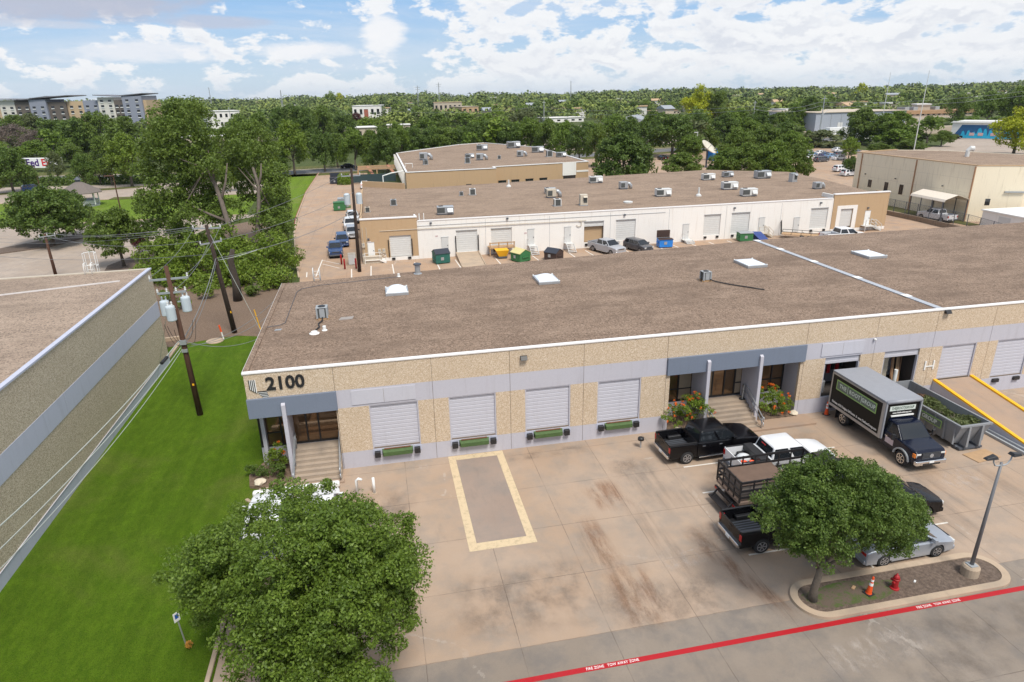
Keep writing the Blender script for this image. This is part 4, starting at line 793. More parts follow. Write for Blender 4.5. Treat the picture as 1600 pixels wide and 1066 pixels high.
# ------------------------------------------------------------------ rooftop units
def unit(x, y, z, kind, label, s=1., rz=0, mat='steel'):
    t = thing('rooftop_unit', label, 'air conditioner', (x, y, z), rz, None, s*.86)
    mt = M[mat]
    if kind == 'pack':       # long packaged unit
        obj('casing', MB().box(-1.15, 1.15, -.6, .6, .15, 1.15), mt, t, bevel=.03); obj('condenser_coil', MB().box(-1.18, -.1, -.63, -.601, .3, 1.0), M['acgrille'], t)
        obj('fan', MB().lathe([(.34, 1.151), (.34, 1.22), (.1, 1.22)], 12, (-.6, 0, 0)), M['black'], t); obj('hood', MB().add([(.3, -.6, .9), (1.0, -.6, .9), (1.0, -.95, .45), (.3, -.95, .45), (.3, -.6, .4), (1.0, -.6, .4)], [(0, 1, 2, 3), (3, 2, 5, 4), (0, 3, 4), (1, 5, 2), (0, 4, 5, 1)]), mt, t); obj('curb', MB().box(-1.1, 1.1, -.55, .55, 0, .15), M['darkvent'], t)
    elif kind == 'cond':
        obj('casing', MB().box(-.45, .45, -.45, .45, .12, 1.0), M['acgrille'], t, bevel=.03); obj('top_panel', MB().box(-.5, .5, -.5, .5, 1.0, 1.06), mt, t); obj('fan', MB().lathe([(.3, 1.061), (.3, 1.1), (.1, 1.1)], 12), M['black'], t)
        for sx in (-1, 1): obj('corner_panel', MB().box(min(sx*.4, sx*.52), max(sx*.4, sx*.52), -.52, -.4, .1, 1.0), mt, t)
        obj('skid', MB().box(-.6, .6, -.5, .5, 0, .12), M['steel'], t)
    elif kind == 'tall':
        obj('casing', MB().box(-.6, .6, -.6, .6, .15, 1.75), mt, t, bevel=.03); obj('louvre', MB().box(-.1, .5, -.64, -.601, .5, 1.4), M['acgrille'], t); obj('hood', MB().add([(-.15, -.6, 1.6), (.52, -.6, 1.6), (.52, -.95, 1.35), (-.15, -.95, 1.35)], [(0, 1, 2, 3)]), mt, t); obj('curb', MB().box(-.65, .65, -.65, .65, 0, .15), M['steel'], t)
    elif kind == 'duct':
        obj('casing', MB().box(-.9, .5, -.55, .55, .2, 1.3), mt, t, bevel=.03); obj('duct', MB().tube([(.5, 0, .95), (.9, 0, .9), (1.15, 0, .6), (1.2, 0, 0)], .32, 10), M['steel'], t, smooth=True); obj('louvre', MB().box(-.8, -.1, -.59, -.551, .35, 1.1), M['acgrille'], t); obj('curb', MB().box(-.85, .45, -.5, .5, 0, .2), M['darkvent'], t)
    return t
Z2, Z3 = 4.95, H3-.15
for x, y, k, s_, mt, lab in ((9.4, 92.6, 'pack', 1.15, 'steel', 'large galvanised rooftop unit near the front left of the white warehouse roof'), (2.7, 103, 'cond', 1, 'greymetal', 'boxy condenser with white pan on the left of the white warehouse roof'), (-1.2, 97.9, 'cond', .8, 'beigemetal', 'small dark faced condenser behind the utility pole'),
        (15.8, 110, 'cond', 1.15, 'whitemetal', 'pale square unit near the dark window of the tan building'), (13.9, 109.8, 'cond', .7, 'steel', 'thin grey unit left of the pale square unit'), (27.5, 103, 'duct', 1.2, 'beigemetal', 'beige rooftop unit with bent duct in a cluster of three'), (28.4, 107.8, 'pack', .9, 'steel', 'grey rooftop unit at the back of the cluster of three'), (26.0, 94.6, 'cond', 1.15, 'whitemetal', 'white square unit near the front edge left of the tall beige unit'),
        (29.8, 94.0, 'tall', 1.05, 'beigemetal', 'tall beige air handler near the front roof edge'), (41.6, 108.5, 'duct', 1.1, 'steel', 'grey rooftop unit with white duct beyond the tall beige unit'), (39.7, 118.0, 'pack', 1.2, 'whitemetal', 'whitish rooftop unit by the big round oak'), (44.3, 98.7, 'pack', 1.2, 'whitemetal', 'white packaged unit standing alone in the middle of the roof'),
        (60.2, 114.8, 'pack', 1.15, 'whitemetal', 'white unit with a dark coil face right of the roof middle'), (65.6, 117.6, 'pack', 1.0, 'steel', 'small grey unit by the back roof edge'), (57.6, 102.3, 'pack', 1.25, 'whitemetal', 'long white unit left of the pair near the tan block'), (56.6, 94.6, 'pack', 1.2, 'whitemetal', 'grey and white unit nearest the front edge at the right'), (70.4, 113.6, 'pack', 1.4, 'steel', 'long low grey unit at the rear right of the roof'),
        (72.6, 107.4, 'tall', 1.0, 'steel', 'grey unit with dark square louvre near the cream building'), (71.0, 98.0, 'duct', 1.0, 'steel', 'unit with two dark louvres and a curved duct behind the right tan block')):
    unit(x, y, Z2, k, lab, s_, random.uniform(-.1, .1), mt)
for x, y, k, s_, lab in ((13.0, 172, 'duct', 1.6, 'cluster of ducts at the left rear of the tan building roof'), (12.2, 160, 'cond', 1.2, 'dark condenser near the left front of the tan building roof'), (31.5, 196, 'pack', 1.6, 'grey unit towards the back left of the tan building roof'), (24.4, 172.5, 'pack', 1.1, 'small dark unit on the tan building roof'), (22.0, 159.5, 'cond', 1.4, 'dark square condenser near the front of the tan building roof'), (26.2, 166.0, 'duct', 1.4, 'unit with arched black duct on the tan building roof'), (31, 167, 'cond', .9, 'small white unit right of the arched duct'),
        (37.5, 171.5, 'duct', 1.3, 'unit with a thin stack on the tan building roof'), (41.5, 210, 'pack', 1.9, 'long pale unit at the back of the tan building roof'), (44.5, 182, 'pack', 1.6, 'grey unit with white box on the right of the tan building roof'), (44.0, 168, 'cond', 1.6, 'white unit near the right front corner of the tan building roof'), (46.6, 166, 'pack', 1.2, 'small square unit closest to the white bay')):
    if (x, y) == (41.5, 210): y = 200
    unit(x, y, Z3, k, lab, s_, random.uniform(-.2, .2), 'steel' if k != 'cond' else 'greymetal')
for x, y, h, l in ((23.5, 118, 1.0, 'white conical exhaust stack at the back left of the white warehouse roof'), (49.5, 97, 1.1, 'thin vent pipe in the middle of the white warehouse roof'), (36.8, 94.2, .2, 'pale flat hatch right of the tall beige unit')):
    t = thing('exhaust_stack', l, 'roof vent', (x, y, Z2)); obj('stack', MB().lathe([(.45, 0), (.4, .2), (.14, .4), (.14, h+.2)] if h > .3 else [(.7, 0), (.7, .2), (.6, .22)], 10), M['whitemetal'], t)
# ------------------------------------------------------------------ cream building on the right
cb = thing('cream_building', 'tall cream block building with downpipes and narrow windows at the right', 'building', (92, 103, 0)); HC = 8.75
obj('roof', MB().prism([(.2, 13.3), (.2, -13.4), (6.6, -16.2), (70, -12)]+[(g(px, py, HC)[0]-92, g(px, py, HC)[1]-103) for px, py in ((1600, 240), (1469, 233.5), (1400, 233))], HC-.35, HC-.2), M['roof2'], cb)
def cw(a, b, nm='wall', z0=0, z1=HC-.15, th=.35, off=0, mt='cream'):
    d = Vector((b[0]-a[0], b[1]-a[1])); o = obj(nm, MB().box(0, d.length, off, off+th, z0, z1), M[mt], cb); o.location = (a[0], a[1], 0); o.rotation_euler.z = math.atan2(d.y, d.x); return o
A, B_, C_ = (0, 13.6), (0, -13.7), (6.7, -16.6); w1 = cw(A, B_); w2 = cw(B_, C_); w3 = cw(C_, (70, -12)); BK = [(g(px, py, HC)[0]-92, g(px, py, HC)[1]-103) for px, py in ((1600, 240), (1469, 233.5), (1400, 233))]; w4 = cw(BK[2], A); cw(BK[0], BK[1]); cw(BK[1], BK[2])
for a, b in ((A, B_), (B_, C_), (C_, (70, -12)), (BK[2], A)): cw(a, b, 'coping', HC-.15, HC-.02, .45, -.06, 'tancop')if 0 else cw(a, b, 'coping', HC-.15, HC-.02, .45, -.06, 'tanwall2')
mb = MB()
for z in (2.2, 4.4, 6.5): mb.box(-.006, -.001, -13.6, 13.5, z-.012, z+.012)
for y in (9, 4.6, -4.4, -9): mb.box(-.006, -.001, y-.012, y+.012, 0, HC-.2)
obj('block_joint', mb, M['beigemetal'], cb)
for y in (12.0, -1.6): obj('downpipe', MB().box(-.14, -.008, y-.09, y+.09, 0, HC-.25), paint('rust brown pipe', (.36, .20, .11), .8) if y > 5 else bpy.data.materials['rust brown pipe'], cb)
obj('downpipe', MB().box(-.16, -.0, -13.68, -13.5, 0, HC-.25), bpy.data.materials['rust brown pipe'], cb)
for y, z0, z1, w_ in ((8.9, 2.6, 3.95, .85), (4.6, 2.35, 4.0, .85), (.9, 2.3, 4.0, .85), ): f = obj('window', MB().box(-.03, -.008, y-w_/2, y+w_/2, z0, z1), M['glass'], cb); obj('window_frame', MB().box(-.05, -.031, y-w_/2-.05, y-w_/2, z0, z1).box(-.05, -.031, y+w_/2, y+w_/2+.05, z0, z1).box(-.05, -.031, y-.02, y+.02, z0, z1), M['joint'], f)
obj('window', MB().box(2.2, 2.9, -.03, -.008, 2.6, 3.6), M['glass'], w2); obj('wall_rail', MB().box(4.6, 7.4, -.3, -.008, 4.6, 4.8), M['greymetal'], w2)
for y in (2.6, 10.4, -8): obj('wall_light', MB().box(-.2, -.01, y-.1, y+.1, 4.8, 4.95), M['black'], cb)
t = thing('roof_fan', 'pale bent exhaust fan on the cream building roof', 'roof vent', (30, 112, HC-.2)); obj('duct', MB().tube([(0, 0, 0), (0, 0, 1.4), (.5, -.3, 2.0), (1.3, -.6, 1.9)], [.6, .6, .65, .7], 10), M['whitemetal'], t); t.location = (*g(1511, 243, HC), HC-.2); t.scale = (.6, .6, .7)
for px, py, zt, l in ((1372, 225, 24.2, 'left of the two tall thin antenna masts'), (1425, 250, 23.4, 'right of the two tall thin antenna masts, standing by the cream building')):
    x, y = g(px, py); t = thing('antenna_mast', l, 'mast', (x, y, 0)); obj('mast_tube', MB().tube([(0, 0, 0), (.1, 0, zt*.6), (.3, 0, zt)], [.17, .13, .07], 6), M['whitemetal'], t)
    obj('antenna_tip', MB().box(.26, .34, -.04, .04, zt, zt+1.0), M['steel'], t)
# carport, fence, retaining wall, shed
t = thing('carport', 'white metal carport by the cream building wall', 'carport', (95.2, 98.2, 0), R(-18)); mb = MB(); prof = [(-2.2, 3.3), (-2.0, 3.65), (0, 4.3), (2.0, 3.65), (2.2, 3.3)]
mb.loft([[(x, y, z) for x, z in prof]+[(x, y, z-.05) for x, z in prof[::-1]] for y in (-3.8, 3.8)]); obj('canopy', mb, M['whitemetal'] if 0 else paint('cream carport sheet', (.70, .62, .52), .6), t)
for y in (-3.5, -1.2, 1.2, 3.5):
    for x in (-1.9, 1.9): obj('post', MB().box(x*1.12-.05, x*1.12+.05, y-.05, y+.05, 0, 3.4), M['darkvent'], t)
t.location = (89.6, 92.8, 0); t.rotation_euler.z = R(-3)
o = thing('retaining_wall', 'stained low concrete retaining wall below the chain link fence', 'wall', (0, 0, 0)); pl = [(84.6, 101), (85.0, 92), (84.7, 82), (82, 70)]
obj('wall_body', MB().loft([[(x, y, 0), (x, y, h), (x+.3, y, h), (x+.3, y, 0)] for (x, y), h in zip(pl, (.7, .75, .75, .8))]), M['mudwall'] if 'mudwall' in M else stained('mud stained concrete', (.24, .18, .13), (.05, .04, .03), .95, 2.4, .9), o)
def chainlink(name):
    n = NB(name); X, Y, Z = n.xyz(); hx = n.math('ADD', X, Y)
    a = n.math('LESS_THAN', n.math('FRACT', n.math('MULTIPLY', n.math('ADD', hx, Z), 8)), .12); b = n.math('LESS_THAN', n.math('FRACT', n.math('MULTIPLY', n.math('SUBTRACT', hx, Z), 8)), .12); f = n.math('MAXIMUM', a, b)
    tr = n.nd.new('ShaderNodeBsdfTransparent'); ms = n.nd.new('ShaderNodeMixShader'); n.lk.new(f, ms.inputs[0]); n.lk.new(tr.outputs[0], ms.inputs[1]); n.lk.new(n.b.outputs[0], ms.inputs[2]); n.lk.new(ms.outputs[0], n.nd['Material Output'].inputs[0]); n.set(Base_Color=(.12, .12, .12), Roughness=.6); return n.m
M['mesh'] = chainlink('chain link mesh')
t = thing('chain_link_fence', 'chain link fence running in front of the white pickup and carport', 'fence', (0, 0, 0)); FP = [(85.1, 103), (85.2, 97), (85.25, 92), (85.1, 87), (84.9, 82), (82.4, 71)]
for (a, b) in zip(FP, FP[1:]):
    n_ = max(1, int(round(math.dist(a, b)/3)))
    for k in range(n_): q = k/n_; obj('post', MB().tube([(a[0]+(b[0]-a[0])*q, a[1]+(b[1]-a[1])*q, .7), (a[0]+(b[0]-a[0])*q, a[1]+(b[1]-a[1])*q, 2.7)], .06, 6), M['darkvent'], t)
    mb = MB().quad((*a, .75), (*b, .75), (*b, 2.6), (*a, 2.6)); mm_ = obj('mesh_panel', mb, M['mesh'], t, fix=False)
    mb = MB().tube([(*a, 2.65), (*b, 2.65)], .03, 5); obj('top_rail', mb, M['darkvent'], t)
t = thing('shed', 'white shed with flat pale roof at the right edge', 'shed', (88.8, 77.2, 0), R(-2)); obj('wall', MB().box(-3.2, 6, -4, 4, 0, 2.5), M['whitewall'], t); obj('roof', MB().box(-3.4, 6.2, -4.2, 4.2, 2.5, 2.7), M['white'], t, bevel=.03); obj('door', MB().box(-3.24, -3.205, -1, 1, 0, 2.1), M['whitemetal'], t)
t.location = (93.4, 80.8, 0)
# ------------------------------------------------------------------ vehicles
def wheel(parent, x, y, r, wd, rimmat, side, lo=False, nsp=6):
    s_ = 10 if lo else 22
    pr = [(r*.62, -wd/2), (r*.93, -wd/2), (r, -wd*.36), (r, wd*.36), (r*.93, wd/2), (r*.62, wd/2)]
    w_ = obj('wheel', MB().lathe(pr, s_, (0, 0, 0), 'y'), M['rubber'], parent, smooth=True, loc=(x, y, r))
    d = side*wd/2
    if lo: obj('rim', MB().lathe([(r*.6, d*1.0), (r*.6, d*1.04), (r*.1, d*1.02)], s_, (0, 0, 0), 'y'), rimmat, w_); return
    rm = obj('rim', MB().lathe([(r*.64, d*.96), (r*.64, d*1.05), (r*.56, d*1.02), (r*.52, d*.55), (r*.1, d*.55)], s_, (0, 0, 0), 'y'), rimmat, w_, smooth=False)
    mb = MB()
    for k in range(nsp):
        a = 2*PI*k/nsp; mb.bar((r*.08*math.cos(a), d*.86, r*.08*math.sin(a)), (r*.56*math.cos(a), d*.93, r*.56*math.sin(a)), r*.16, r*.1)
    mb.lathe([(r*.17, d*.6), (r*.17, d*.95), (r*.05, d)], 10, (0, 0, 0), 'y'); obj('spokes', mb, rimmat, w_)
def side_profile(x0, x1, zs, top, arches, ra, r):
    pts = [(x0, zs)]
    for wx_ in arches:
        d = math.asin(max(-1, min(1, (zs-r)/ra)))
        for k in range(11): a = PI-d-(PI-2*d)*k/10; pts.append((wx_+ra*math.cos(a), r+ra*math.sin(a)))
    pts.append((x1, zs)); pts += top; return pts
def bodyshell(prof, W, L, zmid, taper=.09, rear_taper=.04, drop=.05):
    secs = []
    for y in (-W/2, -W/2+.05, -W/2+.16, 0, W/2-.16, W/2-.05, W/2):
        e = abs(y) >= W/2-.001; e2 = abs(abs(y)-(W/2-.05)) < .001; q = []
        for x, z in prof:
            t = max(0, (x-(L-1.0))/1.0); t2 = max(0, (.7-x)/.7); yy = y*(1-taper*t*t-rear_taper*t2*t2)
            zz = z; xx = x
            if z > zmid: zz = z-(drop if e else (.012 if e2 else 0))+(.03 if y == 0 else 0)
            if x > L-.5: xx = x-(.10 if e else (.05 if e2 else 0))
            if x < .3 and rear_taper > .03: xx = x+(.07 if e else (.03 if e2 else 0))
            if e and z < zmid*.75: yy *= .985
            q.append((xx-L/2, yy, zz))
        secs.append(q)
    return MB().loft(secs)
SPEC = dict(
 pickup=dict(L=5.9, W=2.03, R=.40, wx=(1.14, 4.86), zs=.42, top=[(5.84, .50), (5.90, .80), (5.86, 1.05), (5.70, 1.13), (5.2, 1.19), (4.45, 1.27), (1.78, 1.30), (1.78, .6)], x0=1.78, gh=(1.84, 4.45, 2.02, 3.62, 1.26, 1.94, .955, .76), split=(.0, .46, .50, .97), bed=(0, 1.74, 1.33)),
 suv=dict(L=4.7, W=1.88, R=.36, wx=(.95, 3.68), zs=.30, top=[(4.64, .36), (4.70, .70), (4.60, .92), (4.3, 1.0), (3.75, 1.07), (.12, 1.12), (.0, .95), (.02, .5)], x0=.04, gh=(.10, 3.80, .48, 2.85, 1.08, 1.66, .90, .70), split=(.05, .30, .335, .63, .66, .97), bed=None),
 sedan=dict(L=4.85, W=1.84, R=.335, wx=(1.0, 3.82), zs=.24, top=[(4.78, .30), (4.85, .58), (4.74, .74), (4.3, .83), (3.7, .94), (1.0, 1.0), (.25, 1.0), (.02, .90), (.0, .5)], x0=.03, gh=(.62, 3.84, 1.38, 2.80, .97, 1.45, .87, .62), split=(.13, .50, .53, .93), bed=None))
def lerp3(a, b, t): return tuple(a[i]+(b[i]-a[i])*t for i in range(3))
def panel(A, B, C_, D, u0, u1, v0, v1, off, th=.006):
    """thin slab on the quad A(bottom-left) B(bottom-right) C(top-right) D(top-left)"""
    def P(u, v): return Vector(lerp3(lerp3(A, B, u), lerp3(D, C_, u), v))
    n = (Vector(B)-Vector(A)).cross(Vector(D)-Vector(A)).normalized(); q = [P(u0, v0), P(u1, v0), P(u1, v1), P(u0, v1)]
    return MB().add([p+n*off for p in q]+[p+n*(off-th) for p in q], [(0, 1, 2, 3), (7, 6, 5, 4), (0, 4, 5, 1), (1, 5, 6, 2), (2, 6, 7, 3), (3, 7, 4, 0)])
def vehicle(kind, col, name, label, cat, x, y, rz, group=None, lo=False, scale=1., opts=()):
    S = SPEC[kind]; Lh = S['L']/2; W = S['W']; t = thing(name, label, cat, (x, y, 0), rz, group, scale); P_ = CP[col]; trim = M['chrome'] if 'chrome' in opts else M['darkvent']
    pr = side_profile(S['x0'], S['L']-.03, S['zs'], S['top'], [w_ for w_ in S['wx'] if w_ > S['x0']], S['R']*1.16, S['R'])
    bd = obj('body', bodyshell(pr, W, S['L'], .85 if kind != 'sedan' else .7), P_, t, bevel=0 if lo else .06, seg=3)
    b0, b1, t0, t1, zb, zt, wb_, wt = S['gh']; b0 -= Lh; b1 -= Lh; t0 -= Lh; t1 -= Lh
    def ring(xa, xc, w_, z): return [(xa, -w_, z), (xc, -w_, z), (xc, w_, z), (xa, w_, z)]
    tt = .93; gm = lambda a, b: a+(b-a)*tt
    cab = MB().loft([ring(b0, b1, wb_, zb-.03), ring(gm(b0, t0), gm(b1, t1), gm(wb_, wt), gm(zb, zt)), ring(t0+.12, t1-.18, wt-.10, zt)])
    cabo = obj('cab_roof', cab, P_, t, bevel=0 if lo else .08, seg=4)
    BL, BR, TR, TL = [(b0, -wb_, zb), (b1, -wb_, zb), (t1, -wt, zt), (t0, -wt, zt)], None, None, None
    A = {'rb': (b0, -wb_, zb), 'fb': (b1, -wb_, zb), 'ft': (gm(b1, t1), -gm(wb_, wt), gm(zb, zt)), 'rt': (gm(b0, t0), -gm(wb_, wt), gm(zb, zt))}
    mir = lambda p: (p[0], -p[1], p[2])
    sp = S['split']
    for k in range(0, len(sp), 2):
        obj('side_window', panel(A['rb'], A['fb'], A['ft'], A['rt'], sp[k]+.03, sp[k+1], .07, .90, .005), M['glass'], t)
        obj('side_window', panel(mir(A['fb']), mir(A['rb']), mir(A['rt']), mir(A['ft']), 1-sp[k+1], 1-sp[k]-.03, .07, .90, .005), M['glass'], t)
    obj('windshield', panel(A['fb'], mir(A['fb']), mir(A['ft']), A['ft'], .05, .95, .06, .97, .006), M['glass'], t)
    obj('rear_window', panel(mir(A['rb']), A['rb'], A['rt'], mir(A['rt']), .08, .92, .14 if kind != 'sedan' else .1, .92, .006), M['glass'], t)
    for i, wx_ in enumerate(S['wx']):
        for s_ in (-1, 1): wheel(t, wx_-Lh, s_*(W/2-.15), S['R'], .26, M['rimm'] if 'steelrim' not in opts else M['steel'], s_, lo)
    obj('underbody', MB().box(S['wx'][0]-Lh-.9 if kind != 'pickup' else -Lh+.15, S['wx'][1]-Lh+.7, -W/2+.3, W/2-.3, .24, .62), M['black'], t)
    zl = .92 if kind == 'pickup' else (.78 if kind == 'suv' else .64); fx = Lh
    for s_ in (-1, 1):
        hy = s_*(W/2-.30)
        obj('headlight', MB().box(fx-.16, fx-.035, hy-.17, hy+.17, zl-.11, zl+.10), M['headl'], t, bevel=.02)
        rxx = -Lh-.012 if kind == 'pickup' else -Lh+.01
        ty = s_*(W/2-.10 if kind == 'pickup' else W/2-.26); tw = .085 if kind == 'pickup' else .15
        obj('taillight', MB().box(rxx, rxx+.2, ty-tw, ty+tw+(.015 if kind == 'pickup' else 0), .86 if kind != 'sedan' else .70, 1.18 if kind != 'sedan' else .86), M['taill'], t, bevel=.015)
        mz = zb+.04; mr_ = obj('mirror', MB().box(b1-.52, b1-.36, s_*(W/2-.02), s_*(W/2+.22), mz, mz+.19) if s_ > 0 else MB().box(b1-.52, b1-.36, -(W/2+.22), -(W/2-.02), mz, mz+.19), P_ if not lo else M['black'], t, bevel=.02)
    gr = obj('grille', MB().box(fx-.09, fx-.012, -W*.27, W*.27, zl-.20, zl+.11), M['black'], t, bevel=.02)
    if not lo:
        mb = MB()
        for k in range(3): mb.box(fx-.02, fx+.004, -W*.26, W*.26, zl-.15+k*.09, zl-.125+k*.09)
        obj('grille_bar', mb, trim, gr)
    bp = obj('front_bumper', MB().box(fx-.22, fx+.03, -W*.44, W*.44, S['zs']-.02, S['zs']+.2), trim if kind == 'pickup' else P_, t, bevel=.04)
    rb = obj('rear_bumper', MB().box(-Lh-.10 if kind == 'pickup' else -Lh-.03, -Lh+.14, -W*.45, W*.45, S['zs']+.04, S['zs']+.24), trim if kind == 'pickup' else P_, t, bevel=.03)
    obj('licence_plate', MB().box(-Lh-.115, -Lh-.101, -.15, .15, S['zs']+.06, S['zs']+.21) if kind == 'pickup' else MB().box(-Lh-.05, -Lh-.031, -.15, .15, .62, .76), M['white'], rb)
    if not lo:
        # doors as slightly raised skins with handles
        xs = [b0+.10, (b0+b1)/2-.12, b1-.42] if kind != 'sedan' else [b0+.62, (b0+b1)/2+.02, b1-.42]
        if kind == 'suv': xs = [b0+.75, (b0+b1)/2+.12, b1-.50]
        for s_ in (-1, 1):
            for p, q in zip(xs, xs[1:]):
                a_, b_ = sorted((s_*(W/2-.02), s_*(W/2+.004))); d_ = obj('door', MB().box(p+.012, q-.012, a_, b_, S['zs']+.10, zb-.07), P_, t, bevel=.012)
                a_, b_ = sorted((s_*(W/2+.005), s_*(W/2+.045))); obj('door_handle', MB().box(p+.1, p+.30, a_, b_, zb-.20, zb-.15), trim, d_, bevel=.01)
        if kind == 'pickup':
            for s_ in (-1, 1): a_, b_ = sorted((s_*(W/2-.12), s_*(W/2+.06))); obj('running_board', MB().box(S['wx'][0]-Lh+.75, S['wx'][1]-Lh-.65, a_, b_, .36, .42), trim, t, bevel=.015)
    if S['bed']:
        x0, x1, zt_ = S['bed']; x0 -= Lh; x1 -= Lh; arch = S['wx'][0]-Lh
        pts = [(x0, .5)]; r, ra = S['R'], S['R']*1.16; d = math.asin((.5-r)/ra)
        for k in range(11): a = PI-d-(PI-2*d)*k/10; pts.append((arch+ra*math.cos(a), r+ra*math.sin(a)))
        pts += [(x1, .5), (x1, zt_-.03), (x0+.02, zt_)]
        for s_ in (-1, 1):
            secs = []
            for yy, dz in ((W/2-.14, -.02), (W/2-.11, 0), (W/2-.04, 0), (W/2, -.05)): secs.append([(px, s_*yy, pz+(dz if pz > 1.2 else 0)) for px, pz in pts])
            bs = obj('bed_side', MB().loft(secs), P_, t, bevel=0 if lo else .02)
            obj('bed_rail_cap', MB().box(x0+.05, x1-.02, min(s_*(W/2-.145), s_*(W/2-.05)), max(s_*(W/2-.145), s_*(W/2-.05)), zt_-.015, zt_+.018), M['black'], bs)
        whl = MB()
        for s_ in (-1, 1): whl.box(arch-.42, arch+.42, min(s_*(W/2-.36), s_*(W/2-.145)), max(s_*(W/2-.36), s_*(W/2-.145)), .78, 1.0)
        bf = obj('bed_floor', MB().box(x0+.06, x1, -W/2+.15, W/2-.15, .70, .78), M['black'], t); obj('wheel_tub', whl, M['black'], bf, bevel=.05); obj('bed_front', MB().box(x1-.05, x1, -W/2+.15, W/2-.15, .78, zt_-.04), P_, t)
        if not lo: 
            mb = MB()
            for k in range(7): mb.box(x0+.1, x1-.08, -.54+k*.18-.035, -.54+k*.18+.035, .781, .797)
            obj('bed_rib', mb, M['darkvent'], bf)
        tg = obj('tailgate', MB().box(x0-.0, x0+.055, -W/2+.16, W/2-.16, .60, zt_-.03), P_, t, bevel=.015); obj('tailgate_handle', MB().box(x0-.02, x0-.001, -.11, .11, 1.08, 1.15), M['black'], tg)
    return t
M['rimm'] = paint('alloy wheel', (.50, .50, .52), .35, .8)
# --- cars in the front yard
p1 = vehicle('pickup', 'black', 'pickup_truck', 'black crew cab pickup with open bed, parked below the left orange flowering shrub', 'pickup truck', 18.25, 32.2, R(2), None, False, 1.0, ('chrome',))
p2 = vehicle('pickup', 'white', 'pickup_truck', 'white pickup with black tool box in its bed beside the stake bed truck', 'pickup truck', 21.3, 29.45, R(0), None, False, 1.0)
x_ = -SPEC['pickup']['L']/2
obj('tool_box', MB().box(x_+1.12, x_+1.66, -.93, .93, 1.05, 1.42), M['black'], p2, bevel=.03); obj('rear_window_stripe', MB().box(x_+1.80, x_+1.83, -.2, .2, 1.80, 1.84), M['taill'], p2)
tb_ = thing('plastic_bag', 'clear plastic sack in the bed of the white pickup', 'bag', (19.1, 29.6, .80)); mb = MB()
mb.lathe([(.05, 0), (.34, .02), (.42, .16), (.30, .33), (.12, .42), (.02, .44)], 10); obj('sack', mb, paint('milky plastic', (.62, .64, .66), .3), tb_, smooth=True); tb_.scale = (1.1, .9, 1)
def cone(x, y, label, s=1., z=0, tilt=0):
    t = thing('traffic_cone', label, 'traffic cone', (x, y, z), 0, None, s); t.rotation_euler = (tilt, tilt*.6, .3)
    obj('base', MB().box(-.19, .19, -.19, .19, 0, .04), M['black'], t, bevel=.015); obj('cone_body', MB().lathe([(.135, .04), (.12, .08), (.045, .90), (.03, .92)], 18), M['orange'], t, smooth=False)
    rr = lambda z_: .12+(.045-.12)*(z_-.08)/.82
    for a, b in ((.46, .60), (.68, .78)): obj('reflective_collar', MB().lathe([(rr(a)+.004, a), (rr(b)+.004, b)], 18), M['white'], t)
    return t
for i, (x, y) in enumerate(((18.75, 28.95), (19.2, 28.85))):
    t = thing('orange_bucket', ('orange bucket nearest the tailgate in the white pickup bed', 'orange bucket against the tool box in the white pickup bed')[i], 'bucket', (x, y, .80)); obj('bucket', MB().lathe([(.13, 0), (.16, .34), (.17, .35), (.15, .35), (.12, .03)], 14), M['orange'], t, smooth=True)
p3 = vehicle('pickup', 'black', 'pickup_truck', 'black pickup with empty ribbed bed, half hidden under the tree at the parking island', 'pickup truck', 18.1, 23.95, R(1), None, False, 1.0, ('chrome',))
p4 = vehicle('suv', 'black', 'parked_car', 'black car whose nose shows right of the tree above the silver sedan', 'car', 24.35, 24.45, R(-2), None, False, 1.02)
p5 = vehicle('sedan', 'silver', 'parked_car', 'silver blue sedan parked behind the kerb of the tree island', 'car', 22.55, 21.75, R(1), None, False, 1.0)
# white vehicle under the big tree
p6 = vehicle('suv', 'white', 'parked_car', 'white car under the big oak, nearer the entry steps', 'car', -4.1, 29.7, R(90), None, False, 1.0)
vehicle('pickup', 'white', 'pickup_truck', 'white pickup under the big oak at the lawn edge', 'pickup truck', -6.6, 29.2, R(90), None, False, 1.0)
for x, l in ((-2.35, 'white bent guard post left of the two by the big oak'), (-1.45, 'white straight guard post right of the two by the big oak')):
    t = thing('guard_post', l, 'post', (x, 32.3, 0)); obj('post', MB().tube([(0, 0, 0), (0, 0, .95), (.12, 0, 1.05), (.3, 0, .95)] if x < -1.5 else [(0, 0, 0), (0, 0, 1.0)], .075, 8), M['white'], t, smooth=True); obj('footing', MB().lathe([(.14, 0), (.14, .03)], 12), M['kerb'], t)
t = thing('gutter_beam', 'long white rounded beam lying in front of the entry steps', 'beam', (-5.55, 33.1, .0), R(0)); obj('beam', MB().box(-2.35, 2.25, -.18, .18, .25, .58), M['white'], t, bevel=.12, seg=4)
for x in (-1.9, 1.9): obj('support', MB().box(x-.08, x+.08, -.1, .1, 0, .26), M['white'], t)
# --- box truck
bt = thing('box_truck', 'black box truck with grey roof and white lettering backed against the open dock', 'truck', (29.25, 27.25, 0), R(-90-1.0))
